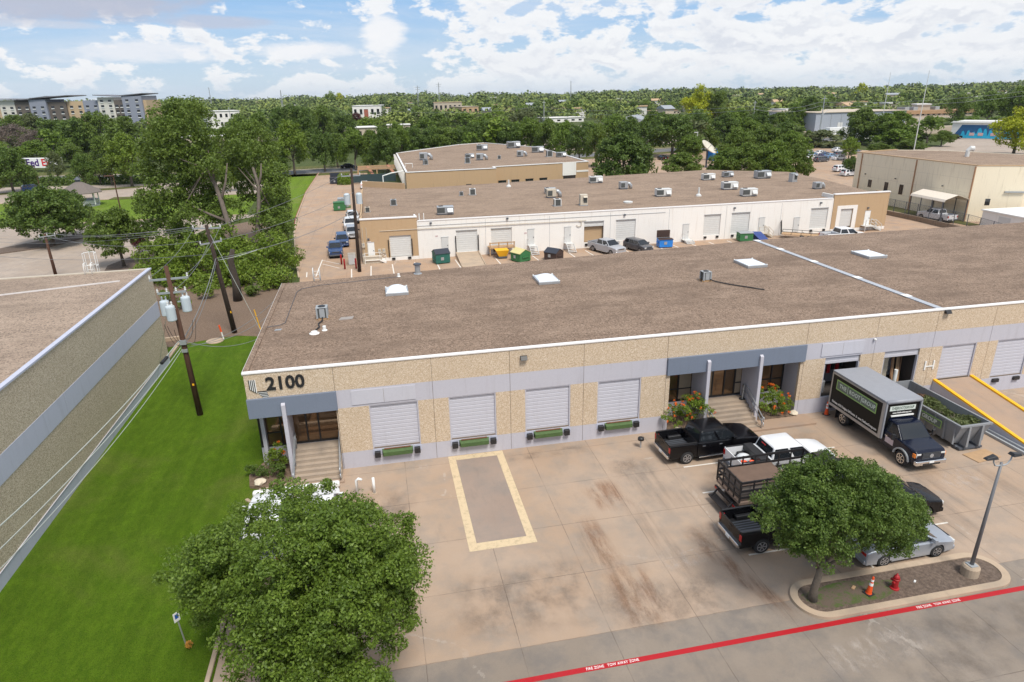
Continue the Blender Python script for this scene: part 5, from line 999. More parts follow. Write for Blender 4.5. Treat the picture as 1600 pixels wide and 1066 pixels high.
# local x forward, nose at 0
def cabtruck(t, P_, nose=0.):
    L_ = 2.85; S0 = nose-L_
    prof = side_profile(S0, nose-.03, .55, [(nose-.06, .62), (nose, .9), (nose-.03, 1.22), (nose-.16, 1.34), (nose-1.25, 1.47), (S0, 1.50), (S0, .7)], [nose-.98], .60, .46)
    secs = []
    for y in (-1.02, -.96, -.82, 0, .82, .96, 1.02):
        e = abs(y) > 1.; secs.append([(x-(.09 if (e and x > nose-.5) else 0), y*(1-.06*max(0, (x-nose+.8)/.8)), z-(.06 if e and z > 1.1 else 0)+(.04 if y == 0 and z > 1.1 else 0)) for x, z in prof])
    obj('body', MB().loft(secs), P_, t, bevel=.035)
    b0, b1, t0, t1, zb, zt, wb_, wt = S0, nose-1.18, S0, nose-1.95, 1.45, 2.18, .98, .80; tt = .94; gm = lambda a, b: a+(b-a)*tt
    ring = lambda xa, xc, w_, z: [(xa, -w_, z), (xc, -w_, z), (xc, w_, z), (xa, w_, z)]
    obj('cab_roof', MB().loft([ring(b0, b1, wb_, zb-.03), ring(gm(b0, t0), gm(b1, t1), gm(wb_, wt), gm(zb, zt)), ring(t0+.05, t1-.15, wt-.08, zt)]), P_, t, bevel=.045, seg=3)
    A = {'rb': (b0, -wb_, zb), 'fb': (b1, -wb_, zb), 'ft': (gm(b1, t1), -gm(wb_, wt), gm(zb, zt)), 'rt': (gm(b0, t0), -gm(wb_, wt), gm(zb, zt))}; mir = lambda p: (p[0], -p[1], p[2])
    obj('windshield', panel(A['fb'], mir(A['fb']), mir(A['ft']), A['ft'], .05, .95, .05, .97, .006), M['glass'], t)
    obj('side_window', panel(A['rb'], A['fb'], A['ft'], A['rt'], .22, .95, .06, .9, .005), M['glass'], t); obj('side_window', panel(mir(A['fb']), mir(A['rb']), mir(A['rt']), mir(A['ft']), .05, .78, .06, .9, .005), M['glass'], t)
    for s_ in (-1, 1):
        d_ = obj('door', MB().box(S0+.35, nose-1.55, min(s_*1.0, s_*1.028), max(s_*1.0, s_*1.028), .72, 1.38), P_, t, bevel=.012)
        obj('door_handle', MB().box(S0+.45, S0+.65, min(s_*1.029, s_*1.06), max(s_*1.029, s_*1.06), 1.22, 1.27), M['chrome'], d_)
        mr_ = obj('mirror', MB().box(nose-1.55, nose-1.42, min(s_*1.22, s_*1.42), max(s_*1.22, s_*1.42), 1.42, 1.78), M['black'], t, bevel=.03); obj('mirror_arm', MB().bar((nose-1.48, s_*1.0, 1.5), (nose-1.48, s_*1.24, 1.55), .05), M['black'], mr_)
        obj('headlight', MB().box(nose-.15, nose-.02, min(s_*.62, s_*.92), max(s_*.62, s_*.92), .95, 1.22), M['headl'], t, bevel=.02); obj('indicator', MB().box(nose-.25, nose-.06, min(s_*.925, s_*1.0), max(s_*.925, s_*1.0), .95, 1.2), M['amber'], t, bevel=.02)
        # fender flare
        fl = MB(); pts = [(nose-.98+.63*math.cos(a), .46+.63*math.sin(a)) for a in np.linspace(.15, PI-.15, 12)]
        fl.loft([[(x, s_*1.0, z), (x, s_*1.09, z), (x+(-.09)*math.cos(0)*((x-nose+.98)/.63), s_*1.09, z-.09*((z-.46)/.63)), (x-.09*((x-nose+.98)/.63), s_*1.0, z-.09*((z-.46)/.63))] for x, z in pts]); obj('fender_flare', fl, M['greymetal'], t)
        wheel(t, nose-.98, s_*.90, .46, .26, M['chrome'], s_)
    gr = obj('grille', MB().box(nose-.06, nose+.02, -.60, .60, .88, 1.26), M['black'], t, bevel=.03); mb = MB()
    for k in range(4): mb.box(nose+.015, nose+.035, -.57, .57, .92+k*.085, .945+k*.085)
    obj('grille_bar', mb, M['darkvent'], gr); obj('grille_badge', MB().lathe([(.12, nose+.036), (.12, nose+.05)], 16, (0, 0, 1.07), 'x'), M['steel'], gr).scale = (1, 1, 1)
    fb = obj('front_bumper', MB().box(nose-.1, nose+.13, -.98, .98, .52, .80), M['chrome'], t, bevel=.06); obj('lower_valance', MB().box(nose-.05, nose+.135, -.55, .55, .55, .66), M['black'], fb); obj('licence_plate', MB().box(nose+.131, nose+.14, -.15, .15, .66, .79), M['white'], fb)
cabtruck(bt, CP['navy'])
M['boxblk'] = paint('black box panel', (.008, .0075, .007), .55, 0, .3, spec=.25); M['boxroof'] = paint('grey box roof', (.27, .28, .31), .5, 0, .1)
xb0, xb1, zb0, zb1, hw = -7.45, -2.62, 1.02, 3.32, 1.2
obj('cargo_box', MB().box(xb0, xb1, -hw, hw, zb0, zb1-.12), M['boxblk'], bt)
obj('box_roof', MB().box(xb0-.02, xb1+.0, -hw-.02, hw+.02, zb1-.12, zb1), M['boxroof'], bt, bevel=.03)
mb = MB()
for s_ in (-1, 1):
    a, b = sorted((s_*hw, s_*(hw+.025))); mb.box(xb0, xb1+.02, a, b, zb0-.12, zb0+.05); mb.box(xb0, xb1+.02, a, b, zb1-.22, zb1-.13); mb.box(xb1-.18, xb1+.02, a, b, zb0+.05, zb1-.22); mb.box(xb0, xb0+.1, a, b, zb0+.05, zb1-.22)
obj('box_trim', mb, M['whitemetal'] if 0 else paint('silver trim', (.42, .40, .38), .45, .3), bt)
obj('front_cap', MB().tube([(xb1+.02, -hw+.05, zb1-.10), (xb1+.02, hw-.05, zb1-.10)], .125, 12), M['boxroof'], bt, smooth=True)
obj('corner_post', MB().box(xb1, xb1+.1, -hw, -hw+.1, zb0-.1, zb1-.15).box(xb1, xb1+.1, hw-.1, hw, zb0-.1, zb1-.15), M['boxroof'], bt)
obj('chassis', MB().box(xb0+.1, -.6, -.45, .45, .55, .9), M['black'], bt); obj('rear_step', MB().box(xb0-.35, xb0-.02, -1.0, 1.0, .55, .62), M['black'], bt)
for s_ in (-1, 1):
    wheel(bt, -6.05, s_*.96, .46, .28, M['chrome'], s_); wheel(bt, -6.05, s_*.64, .46, .26, M['steel'], s_, True)
    obj('mudflap', MB().box(-6.75, -6.72, min(s_*.7, s_*1.12), max(s_*.7, s_*1.12), .2, .8), M['black'], bt); obj('taillight', MB().box(xb0-.03, xb0-.002, min(s_*1.0, s_*1.1), max(s_*1.0, s_*1.1), zb0-.1, zb0+.05), M['taill'], bt)
# side lettering; photographed side is local -y after the turn (world -x) so build it on local -y
limegreen = paint('lime sign edge', (.30, .50, .14), .6); signgrey = paint('grey sign field', (.13, .165, .135), .7); lettgrey = paint('pale grey lettering', (.62, .68, .63), .6)
for s_ in (-1, 1):
    pn = obj('logo_border', MB().box(-6.95, -3.25, min(s_*(hw+.004), s_*(hw+.010)), max(s_*(hw+.004), s_*(hw+.010)), 2.18, 2.86), limegreen, bt); obj('logo_field', MB().box(-6.88, -3.32, min(s_*(hw+.011), s_*(hw+.014)), max(s_*(hw+.011), s_*(hw+.014)), 2.25, 2.79), signgrey, pn)
    for txt, x, w_ in (('THE', -6.32, .42), ('ROOT', -5.2, .42), ('GROUP', -3.95, .42)):
        xx = x if s_ < 0 else -10.2-x
        letter('logo_lettering', txt, .36, lettgrey, pn, (xx, s_*(hw+.018), 2.52), (PI/2, 0, 0 if s_ < 0 else PI), .008, .92, .004, 1.12)
    for x in (-5.86, -4.58): xx = x if s_ < 0 else -10.2-x; obj('logo_divider', MB().box(xx-.015, xx+.015, min(s_*(hw+.014), s_*(hw+.02)), max(s_*(hw+.014), s_*(hw+.02)), 2.27, 2.77), lettgrey, pn)
    letter('service_lettering', 'Kitchens, ADU Designs, Full Rooms  &  www.TheRootGroup.com', .215, M['white'], bt, (-5.05, s_*(hw+.008), 1.27), (PI/2, 0, 0 if s_ < 0 else PI), .006, .72, .004)
lf = obj('logo_field', MB().box(xb1+.003, xb1+.012, -.85, .85, 2.62, 2.92), lettgrey, bt); letter('logo_lettering', 'THE|ROOT|GROUP', .24, signgrey, lf, (xb1+.016, 0, 2.77), (PI/2, 0, PI/2), .006, .72, .003)
letter('service_lettering', 'www.TheRootGroup.com', .13, M['white'], bt, (xb1+.008, 0, 2.48), (PI/2, 0, PI/2), .004, .9, .004); obj('cab_marker_light', MB().box(xb1+.02, xb1+.1, -.75, .75, 2.28, 2.35), M['white'], bt)
bd_ = obj('door_decal', MB().box(-2.35, -1.7, -1.045, -1.032, .85, 1.2), paint('pink white decal', (.55, .45, .47), .6), bt)
# --- stake bed truck
sb = thing('stake_bed_truck', 'black stake bed truck with rusty deck between the white pickup and the tree', 'truck', (24.6, 26.75, 0), R(1)); cabtruck(sb, CP['black']); stk = M['stk'] = paint('black stake steel', (.022, .020, .022), .55, .2, .3); xs0, xs1 = -8.1, -3.1
obj('deck', MB().box(xs0, xs1, -1.15, 1.15, .95, 1.08), paint('dusty deck planks', (.17, .12, .095), .85, 0, .35, 4), sb); obj('chassis', MB().box(xs0+.1, -.6, -.45, .45, .55, .94), M['black'], sb)
def gate(x0, y0, x1, y1, n_):
    mb = MB(); a = Vector((x0, y0)); b = Vector((x1, y1))
    for k in range(n_+1): p = a+(b-a)*k/n_; mb.box(p.x-.03, p.x+.03, p.y-.03, p.y+.03, 1.08, 2.28)
    for z in (1.35, 1.72, 2.20): mb.bar((x0, y0, z), (x1, y1, z), .05, .13)
    obj('stake_panel', mb, stk, sb)
gate(xs0, -1.12, xs1, -1.12, 7); gate(xs0, 1.12, xs1, 1.12, 7); gate(xs0, -1.08, xs0, 1.08, 4); gate(xs1, -1.08, xs1, 1.08, 4)
obj('crate_box', MB().box(xs0+.35, xs0+2.6, -1.0, .7, 1.09, 1.86), paint('brown board box', (.13, .085, .062), .8, 0, .25), sb) if 0 else None
t = thing('board_box', 'brown board covered load on the stake bed truck', 'crate', (24.6-6.9, 26.72, 1.085)); obj('panel', MB().box(-.95, 1.6, -1.0, .65, 0, .78), paint('grey board box', (.24, .205, .185), .85, 0, .25), t); obj('lid', MB().box(-1.0, 1.65, -1.05, .7, .781, .83), paint('brown lid board', (.135, .085, .06), .8, 0, .3), t, bevel=.01)
obj('rear_bumper', MB().box(xs0-.12, xs0, -1.1, 1.1, .62, .8), stk, sb, bevel=.02)
for s_ in (-1, 1): obj('reflector', MB().box(xs0-.13, xs0-.121, min(s_*.7, s_*1.05), max(s_*.7, s_*1.05), .66, .76), M['taill'], sb); wheel(sb, -6.3, s_*.92, .44, .28, M['steel'], s_)
obj('liftgate', MB().box(xs0-.55, xs0-.13, -.9, .9, .35, .42).bar((xs0-.5, -.7, .4), (xs0-.1, -.7, .85), .07).bar((xs0-.5, .7, .4), (xs0-.1, .7, .85), .07), stk, sb)
# --- roll off container
ro = thing('roll_off_container', 'open grey roll off container full of plant waste between the box truck and the ramp', 'container', (33.55, 31.95, 0)); gm_ = M['rog'] = stained('grey container steel', (.235, .245, .26), (.10, .08, .065), .5, 1.6, .65, True, False)
hl, hw, zt = 3.2, 1.05, 1.72
secs = [[(-hw+.12, -hl+.45, .32), (hw-.12, -hl+.45, .32), (hw-.12, hl, .32), (-hw+.12, hl, .32)], [(-hw, -hl, zt-.2), (hw, -hl, zt-.2), (hw, hl, zt-.2), (-hw, hl, zt-.2)], [(-hw, -hl, zt), (hw, -hl, zt), (hw, hl, zt), (-hw, hl, zt)], [(-hw+.07, -hl+.07, zt), (hw-.07, -hl+.07, zt), (hw-.07, hl-.07, zt), (-hw+.07, hl-.07, zt)], [(-hw+.16, -hl+.5, .4), (hw-.16, -hl+.5, .4), (hw-.16, hl-.1, .4), (-hw+.16, hl-.1, .4)]]
obj('container_shell', MB().loft(secs), gm_, ro, fix=True)
mb = MB(); n_ = 9
for k in range(n_):
    y = -hl+.35+k*(2*hl-.6)/(n_-1)
    for s_ in (-1, 1): obj('stiffener_rib', MB().add([(s_*(hw-.09), y-.04, .32), (s_*(hw-.09), y+.04, .32), (s_*hw*1.0, y+.04, zt-.15), (s_*hw, y-.04, zt-.15), (s_*(hw+.03), y-.04, .36), (s_*(hw+.03), y+.04, .36), (s_*(hw+.07), y+.04, zt-.12), (s_*(hw+.07), y-.04, zt-.12)], [(0, 1, 2, 3), (4, 5, 6, 7), (0, 1, 5, 4), (1, 2, 6, 5), (2, 3, 7, 6), (3, 0, 4, 7)]), gm_, ro)
for x in (-.45, .45): obj('front_post', MB().add([(x-.07, -hl+.35, .3), (x+.07, -hl+.35, .3), (x+.07, -hl-.0, zt-.1), (x-.07, -hl-.0, zt-.1), (x-.07, -hl-.12, .3), (x+.07, -hl-.12, .3), (x+.07, -hl-.1, zt-.1), (x-.07, -hl-.1, zt-.1)], [(0, 1, 2, 3), (4, 5, 6, 7), (0, 1, 5, 4), (1, 2, 6, 5), (2, 3, 7, 6), (3, 0, 4, 7)]), gm_, ro)
mb = MB().box(-hw-.06, -hw, -hl, hl, zt-.13, zt+.0).box(hw, hw+.06, -hl, hl, zt-.13, zt).box(-hw-.06, hw+.06, -hl-.07, -hl, zt-.13, zt+.001); obj('top_rail', mb, gm_, ro, bevel=.015)
obj('skid_rail', MB().box(-.55, -.35, -hl-.05, hl, .12, .32).box(.35, .55, -hl-.05, hl, .12, .32).box(-.8, .8, -hl+.0, -hl+.5, .08, .2), M['darkvent'], ro)
for x in (-.75, .75):
    for y in (-hl+.35, hl-.5): obj('roller', MB().lathe([(.12, x-.08), (.12, x+.08)], 12, (0, y, .13), 'x'), M['rustm'] if 'rustm' in M else M['darkvent'], ro)
lg = obj('logo_border', MB().box(-hw-.085, -hw-.072, -1.95, -.0, .92, 1.42), limegreen, ro); obj('logo_field', MB().box(-hw-.09, -hw-.086, -1.9, -.05, .97, 1.37), signgrey, lg); letter('logo_lettering', 'GROUP', .36, lettgrey, lg, (-hw-.095, -1.03, 1.17), (PI/2, 0, -PI/2), .01, .95, .004)
# ------------------------------------------------------------------ foliage
def leaf_mesh(name, C0, N0, size, mat, rng, flat=.55, asp=.34):
    """many small diamond leaves at C0 with mean normal N0"""
    n = len(C0); N = N0*flat+rng.normal(0, .55, (n, 3)); N /= np.linalg.norm(N, axis=1)[:, None]+1e-9
    a = np.cross(N, rng.normal(0, 1, (n, 3))); a /= np.linalg.norm(a, axis=1)[:, None]+1e-9; b = np.cross(N, a); s = size*rng.uniform(.6, 1.35, (n, 1))
    V = np.stack([C0-a*s*.62, C0+b*s*asp, C0+a*s*.62, C0-b*s*asp], 1).reshape(-1, 3)
    me = bpy.data.meshes.new(name); me.vertices.add(4*n); me.vertices.foreach_set('co', V.ravel().astype(np.float32)); me.loops.add(4*n); me.loops.foreach_set('vertex_index', np.arange(4*n, dtype=np.int32))
    me.polygons.add(n); me.polygons.foreach_set('loop_start', np.arange(0, 4*n, 4, dtype=np.int32)); me.polygons.foreach_set('loop_total', np.full(n, 4, dtype=np.int32)); me.update(calc_edges=True); me.materials.append(mat); return me
def sph(n, rng, up=.0):
    v = rng.normal(0, 1, (n, 3)); v[:, 2] += up; return v/np.linalg.norm(v, axis=1)[:, None]
def crown_points(lobes, clumps, per, rng, csize=.3, up=.35, squash=.8):
    C0, N0 = [], []
    for (c, r) in lobes:
        k = max(3, int(clumps*(r if hasattr(r, '__len__') is False else r))); d = sph(k, rng, up); rad = r*rng.uniform(.68, 1.06, (k, 1)); cc = np.array(c)+d*rad*np.array([1, 1, squash])
        for q, dd in zip(cc, d):
            m_ = max(4, int(per*rng.uniform(.5, 1.4))); e = sph(m_, rng, .25); rr = csize*rng.uniform(.6, 1.35)*rng.uniform(.35, 1.05, (m_, 1))**.6
            C0.append(q+e*rr*np.array([1, 1, .72])); N0.append(e*.55+dd*.5+np.array([0, 0, .35]))
    return np.concatenate(C0), np.concatenate(N0)
def lobes_dome(rx, ry, z0, z1, n, rng, rr=(.28, .42), hole=.0):
    out = []; H_ = z1-z0
    for i in range(n):
        for _ in range(20):
            a = rng.uniform(0, 2*PI); q = rng.uniform(0, 1)**.55; t_ = rng.uniform(0, 1); prof = math.sin(PI*min(1, .22+.78*t_))**.55
            x = rx*q*prof*math.cos(a)*.78; y = ry*q*prof*math.sin(a)*.78; z = z0+H_*(.12+.76*t_)
            if q > .45 or t_ > .6: break
        out.append(((x, y, z), rng.uniform(*rr)*min(rx, ry)*(1-.25*t_)))
    return out
def limbs(mb, base, lobes, r0, rng, fork=.4, k=None, kink=.08):
    bx, by, bz = base; zs = [l[0][2] for l in lobes]; fz = bz+(min(zs)-bz)*.6+.1 if fork is None else bz+(max(zs)-bz)*fork
    mb.tube([(bx, by, bz-.1), (bx+rng.normal(0, .03), by, bz+.25*(fz-bz)), (bx+rng.normal(0, .08), by+rng.normal(0, .08), fz)], [r0*1.35, r0, r0*.78], 10)
    L_ = lobes if k is None else [lobes[i] for i in rng.choice(len(lobes), min(k, len(lobes)), replace=False)]
    for (c, r) in L_:
        s = Vector((bx, by, fz-rng.uniform(0, .3)*(fz-bz))); e = Vector(c); m_ = (s+e)/2+Vector((rng.normal(0, kink), rng.normal(0, kink), rng.uniform(-.05, .12)))*(e-s).length
        mb.tube([s, m_, e], [r0*.42, r0*.26, r0*.07], 6)
    return mb
def make_tree(name, label, cat, loc, lobes, clumps, per, leaf, csize, mat, r0, seed, bark='bark', fork=.4, group=None, k=None, base=(0, 0, 0), up=.35, squash=.8):
    rng = np.random.default_rng(seed); t = thing(name, label, cat, loc, 0, group); C0, N0 = crown_points(lobes, clumps, per, rng, csize, up, squash)
    obj('crown', leaf_mesh('crown', C0, N0, leaf, L[mat], rng), None, t); obj('trunk', limbs(MB(), base, lobes, r0, rng, fork, k), M[bark], t, smooth=True); return t
P = lambda px, py, D: (Vector((0, 0, CH))+( _r*((px-800)/FPX)-_u*((py-533)/FPX)+_f)*D)
def inpoly(x, y, pl):
    c = False
    for i in range(len(pl)):
        (x0, y0), (x1, y1) = pl[i-1], pl[i]
        if (y0 > y) != (y1 > y) and x < (x1-x0)*(y-y0)/(y1-y0)+x0: c = not c
    return c
def surveyed_crown(poly, centre, half, zlo, zhi, n, rr, rng, base):
    """lobes filling a crown of the surveyed outline; depth follows a rounded body about the crown centre"""
    D0 = (Vector(centre)-Vector((0, 0, CH))).dot(_f); xs = [p[0] for p in poly]; ys = [p[1] for p in poly]; cx, cy = (min(xs)+max(xs))/2, (min(ys)+max(ys))/2; hx, hy = (max(xs)-min(xs))/2, (max(ys)-min(ys))/2; out = []
    while len(out) < n:
        px, py = rng.uniform(min(xs), max(xs)), rng.uniform(min(ys), max(ys)); r = rng.uniform(*rr); rp_ = r*FPX/D0*.80
        if not all(inpoly(px+rp_*math.cos(a), py+rp_*math.sin(a), poly) for a in np.linspace(0, 2*PI, 9)[:-1]): continue
        q = min(.97, math.hypot((px-cx)/hx, (py-cy)/hy)); e = half*math.sqrt(1-q*q); D = D0+rng.choice([-1, 1], p=[.68, .32])*e*rng.uniform(.55, 1.)
        v = P(px, py, D)
        if not (zlo < v.z < zhi): continue
        out.append(((v.x-base[0], v.y-base[1], v.z-base[2]), r))
    return out
BT = [(256, 905), (268, 875), (290, 848), (322, 832), (345, 795), (368, 770), (400, 778), (436, 748), (475, 722), (505, 748), (530, 760), (560, 756), (600, 780), (642, 808), (652, 840), (678, 860), (672, 900), (672, 945), (652, 990), (632, 1012), (628, 1066), (620, 1120), (580, 1180), (450, 1200), (360, 1150), (338, 1060), (322, 1000), (314, 990), (300, 955), (266, 922)]
rng = np.random.default_rng(5); base = (-3.9, 21.2, 0)
lb_ = surveyed_crown(BT, (-3.7, 20.6, 4.6), 4.4, 1.5, 8.3, 96, (.70, 1.25), rng, base)
make_tree('oak_tree', 'big dense oak filling the lower left, in front of the entry steps', 'tree', base, lb_, 21, 125, .088, .33, 'oak', .28, 21, 'bark', .3, None, 16)
IT = [(1172, 790), (1190, 752), (1232, 730), (1262, 710), (1300, 694), (1338, 720), (1366, 708), (1388, 742), (1424, 768), (1448, 800), (1440, 845), (1408, 872), (1370, 852), (1338, 842), (1316, 872), (1302, 905), (1270, 900), (1248, 884), (1222, 864), (1196, 832)]
rng = np.random.default_rng(9); base = (16.7, 19.62, .1)
lr_ = surveyed_crown(IT, (17.7, 20.2, 4.0), 3.0, 1.2, 6.8, 78, (.5, .95), rng, base)
for px, py, D, r in ((1362, 836, 26.8, .7), (1392, 846, 27.2, .75), (1412, 828, 27.4, .7), (1338, 822, 26.6, .7), (1424, 806, 27.8, .65), (1405, 856, 27.3, .5), (1375, 812, 27., .8), (1400, 800, 27.3, .8)): v = P(px, py, D); lr_.append(((v.x-base[0], v.y-base[1], v.z-base[2]), r))
make_tree('oak_tree', 'oak with grey trunk growing in the mulch island beside the traffic cone', 'tree', base, lr_, 26, 110, .075, .26, 'oakdark', .165, 33, 'bark', .32, None, 14)
# cottonwoods behind the lawn
def tall(lbl, base, parts, seed, mat, leaf=.26, clumps=17, per=48, cs=.78, bark='barkc', r0=.42, trunkpts=None, extra=()):
    rng = np.random.default_rng(seed); t = thing('cottonwood_tree', lbl, 'tree', (*base, 0)); C0, N0 = crown_points(parts, clumps, per, rng, cs, .2, .95); obj('crown', leaf_mesh('crown', C0, N0, leaf, L[mat], rng), None, t)
    mb = MB(); tp = trunkpts; mb.tube(tp, list(np.linspace(r0, r0*.45, len(tp))), 10)
    for (a, b, ra) in extra: a = Vector(a); b = Vector(b); mb.tube([a, (a+b)/2+Vector((.1, .1, -.15)), b], [ra, ra*.7, ra*.3], 7)
    for (c, r) in parts:
        if bark == 'barkc' and rng.uniform() < .12: q = Vector(tp[rng.integers(max(1, len(tp)//2), len(tp))]); mb.tube([q, (q+Vector(c))/2+Vector((0, 0, -.3)), Vector(c)], [r0*.25, r0*.16, r0*.05], 5)
    obj('trunk', mb, M[bark], t, smooth=True); return t
def lobes_px(lst, D, base):
    out = []
    for px, py, r in lst: p = P(px, py, D+random.uniform(-1.2, 5.)); out.append(((p.x-base[0], p.y-base[1], p.z), r*1.12*D/FPX))
    return out
b1 = g(402, 452); D1 = 84
tall('tall leafy cottonwood with pale forked trunk, the largest tree left of the rear drive', b1, lobes_px([(262, 188, 26), (285, 180, 22), (305, 190, 28), (255, 215, 26), (290, 220, 30), (275, 250, 30), (245, 250, 22), (310, 240, 26), (268, 285, 28), (300, 275, 22), (250, 305, 26), (240, 340, 26), (270, 330, 30), (300, 345, 26), (255, 370, 26), (285, 375, 24), (300, 310, 26), (315, 300, 20), (275, 400, 24), (300, 265, 22), (262, 235, 24), (355, 400, 22), (330, 320, 16), (228, 320, 18), (225, 270, 16), (325, 260, 18), (345, 285, 16), (318, 230, 16), (238, 230, 18), (300, 172, 14), (275, 170, 12), (244, 200, 16), (320, 385, 22), (360, 330, 20), (340, 345, 16)], D1, b1), 3, 'fresh' if 0 else 'mid', trunkpts=[Vector(q)-Vector((*b1, 0)) for q in (Vector((*b1, 0)), P(380, 400, 84), P(358, 355, 84), P(346, 315, 84), P(335, 285, 84), P(322, 262, 84))],
     extra=[(P(352, 345, 84)-Vector((*b1, 0)), P(300, 322, 83)-Vector((*b1, 0)), .22), (P(346, 312, 84)-Vector((*b1, 0)), P(355, 255, 84)-Vector((*b1, 0)), .2), (P(335, 285, 84)-Vector((*b1, 0)), P(325, 235, 84)-Vector((*b1, 0)), .16), (P(322, 262, 84)-Vector((*b1, 0)), P(280, 248, 83)-Vector((*b1, 0)), .14)])
b2 = g(408, 430); D2 = 90
tall('cottonwood with a bare grey lightning scarred trunk nearest the rear drive', b2, lobes_px([(375, 215, 22), (400, 222, 24), (385, 250, 26), (410, 260, 22), (365, 245, 20), (350, 220, 18), (395, 205, 14), (430, 310, 20), (388, 300, 16), (425, 275, 20), (390, 420, 22), (432, 330, 22), (380, 235, 22), (425, 330, 20), (425, 290, 20), (430, 365, 22), (440, 395, 26), (415, 400, 24), (455, 420, 20), (420, 430, 22), (445, 445, 18), (372, 280, 16), (412, 345, 18), (438, 350, 18), (385, 208, 14), (420, 240, 14)], D2, b2), 4, 'mid', trunkpts=[Vector(q)-Vector((*b2, 0)) for q in (Vector((*b2, 0)), P(402, 400, 88), P(403, 360, 88), P(404, 320, 88), P(404, 290, 88), P(395, 262, 88))], extra=[(P(404, 290, 88)-Vector((*b2, 0)), P(408, 255, 88)-Vector((*b2, 0)), .2), (P(404, 300, 88)-Vector((*b2, 0)), P(372, 262, 89)-Vector((*b2, 0)), .14)], r0=.36)
b3 = g(372, 470); D3 = 78
tall('bushy lower tree with a dark vine covered stump by the utility poles', b3, lobes_px([(300, 420, 26), (330, 430, 26), (280, 440, 22), (345, 405, 24), (262, 420, 22), (240, 400, 24), (265, 395, 22), (395, 440, 24), (415, 455, 20), (345, 450, 20), (370, 430, 22), (230, 430, 18), (305, 395, 22), (390, 410, 20), (320, 450, 18), (290, 460, 20), (345, 465, 18), (410, 425, 22), (440, 410, 20), (425, 385, 20), (240, 450, 18), (250, 445, 16), (365, 390, 18), (435, 440, 20), (355, 370, 18), (385, 385, 16)], D3, b3), 6, 'fresh', leaf=.26, trunkpts=[Vector((0, 0, 0)), Vector((.1, 0, 2)), Vector((-.1, .1, 4.4)), Vector((.3, 0, 5.6))], bark='barkd', r0=.5)
# shared crowns for the wood
LIB = {}
def lib(name, mat, rx, ry, h, nl, clumps, per, leaf, cs, bark, seed, r0=.28, z0f=.26, rr=(.22, .38)):
    rng = np.random.default_rng(seed); lo = lobes_dome(rx, ry, h*z0f, h, nl, rng, rr); C0, N0 = crown_points(lo, clumps, per, rng, cs)
    me = leaf_mesh('crown', C0, N0, leaf, L[mat], rng); tr = limbs(MB(), (0, 0, 0), lo, r0, rng, .34, 7).mesh('trunk', True); tr.materials.append(M[bark]); LIB[name] = (me, tr, h)
for nm, mt, sd_ in (('oakA', 'oakdark', 1), ('oakB', 'mid', 2), ('oakC', 'oak', 3), ('elmA', 'fresh', 4), ('elmB', 'mid', 5), ('oliveA', 'olive', 6), ('yellowA', 'yellow', 7), ('redA', 'red', 8), ('bareA', 'bare', 9)):
    lib(nm, mt, 5.2, 5.2, 9.0 if nm[:3] == 'oak' else 10.0, 24, 9, 30, .36 if mt != 'bare' else .2, .8, 'bark' if mt != 'bare' else 'bark', sd_, .28, .15, (.24, .40))
for nm, mt, sd_ in (('fA', 'oakdark', 11), ('fB', 'mid', 12), ('fC', 'oak', 13), ('fD', 'fresh', 14), ('fE', 'olive', 15), ('fY', 'yellow', 16), ('fR', 'red', 18)): lib(nm, mt, 6, 6, 10.5, 20, 3.2, 20, .78, 1.2, 'bark', sd_, .3, .08)
for nm, mt, sd_ in (('rA', 'oakdark', 41), ('rB', 'mid', 42), ('rC', 'oak', 43)): lib(nm, mt, 5.5, 5.5, 8.0, 44, 9, 34, .33, .62, 'bark', sd_, .28, .02, (.20, .32))
for nm, mt, sd_ in (('nA', 'oakdark', 31), ('nB', 'mid', 32), ('nC', 'oakdark', 33)): lib(nm, mt, 4.4, 4.4, 6.2, 30, 14, 40, .22, .5, 'bark', sd_, .22, .26)
def tree(kind, x, y, s, label, name='tree', group=None, sz=None, cat='tree'):
    me, tr, h = LIB[kind]; t = thing(name, label, cat, (x, y, 0), random.uniform(0, 6.3), group); t.scale = (s, s, (sz or s))
    c = bpy.data.objects.new('crown', me); COL.objects.link(c); c.parent = t; u = bpy.data.objects.new('trunk', tr); COL.objects.link(u); u.parent = t; return t
def tree_px(kind, px, ptop, h, wpx, label, name='tree', group=None):
    """a tree whose top (height h) stands at the surveyed point (px, ptop) and is wpx photo pixels wide"""
    x, y = g(px, ptop, h); d = math.hypot(x, y); w0 = {'n': 8.8, 'f': 12}.get(kind[0], 10.4); s = (wpx*d/FPX)/w0; return tree(kind, x, y, s, label, name, group, h/LIB[kind][2])
def tree_bp(kind, px, pb, pt, wpx, label, name='tree', group=None):
    """a tree rooted at the surveyed point (px, pb); its top stands at row pt and its crown is wpx photo pixels wide"""
    x, y = g(px, pb); d = Vector((x, y, -CH)).dot(_f); h = (pb-pt)*d/FPX; w0 = {'n': 8.6, 'f': 12.4}.get(kind[0], 11.); return tree(kind, x, y, wpx*d/FPX/w0, label, name, group, h/LIB[kind][2])
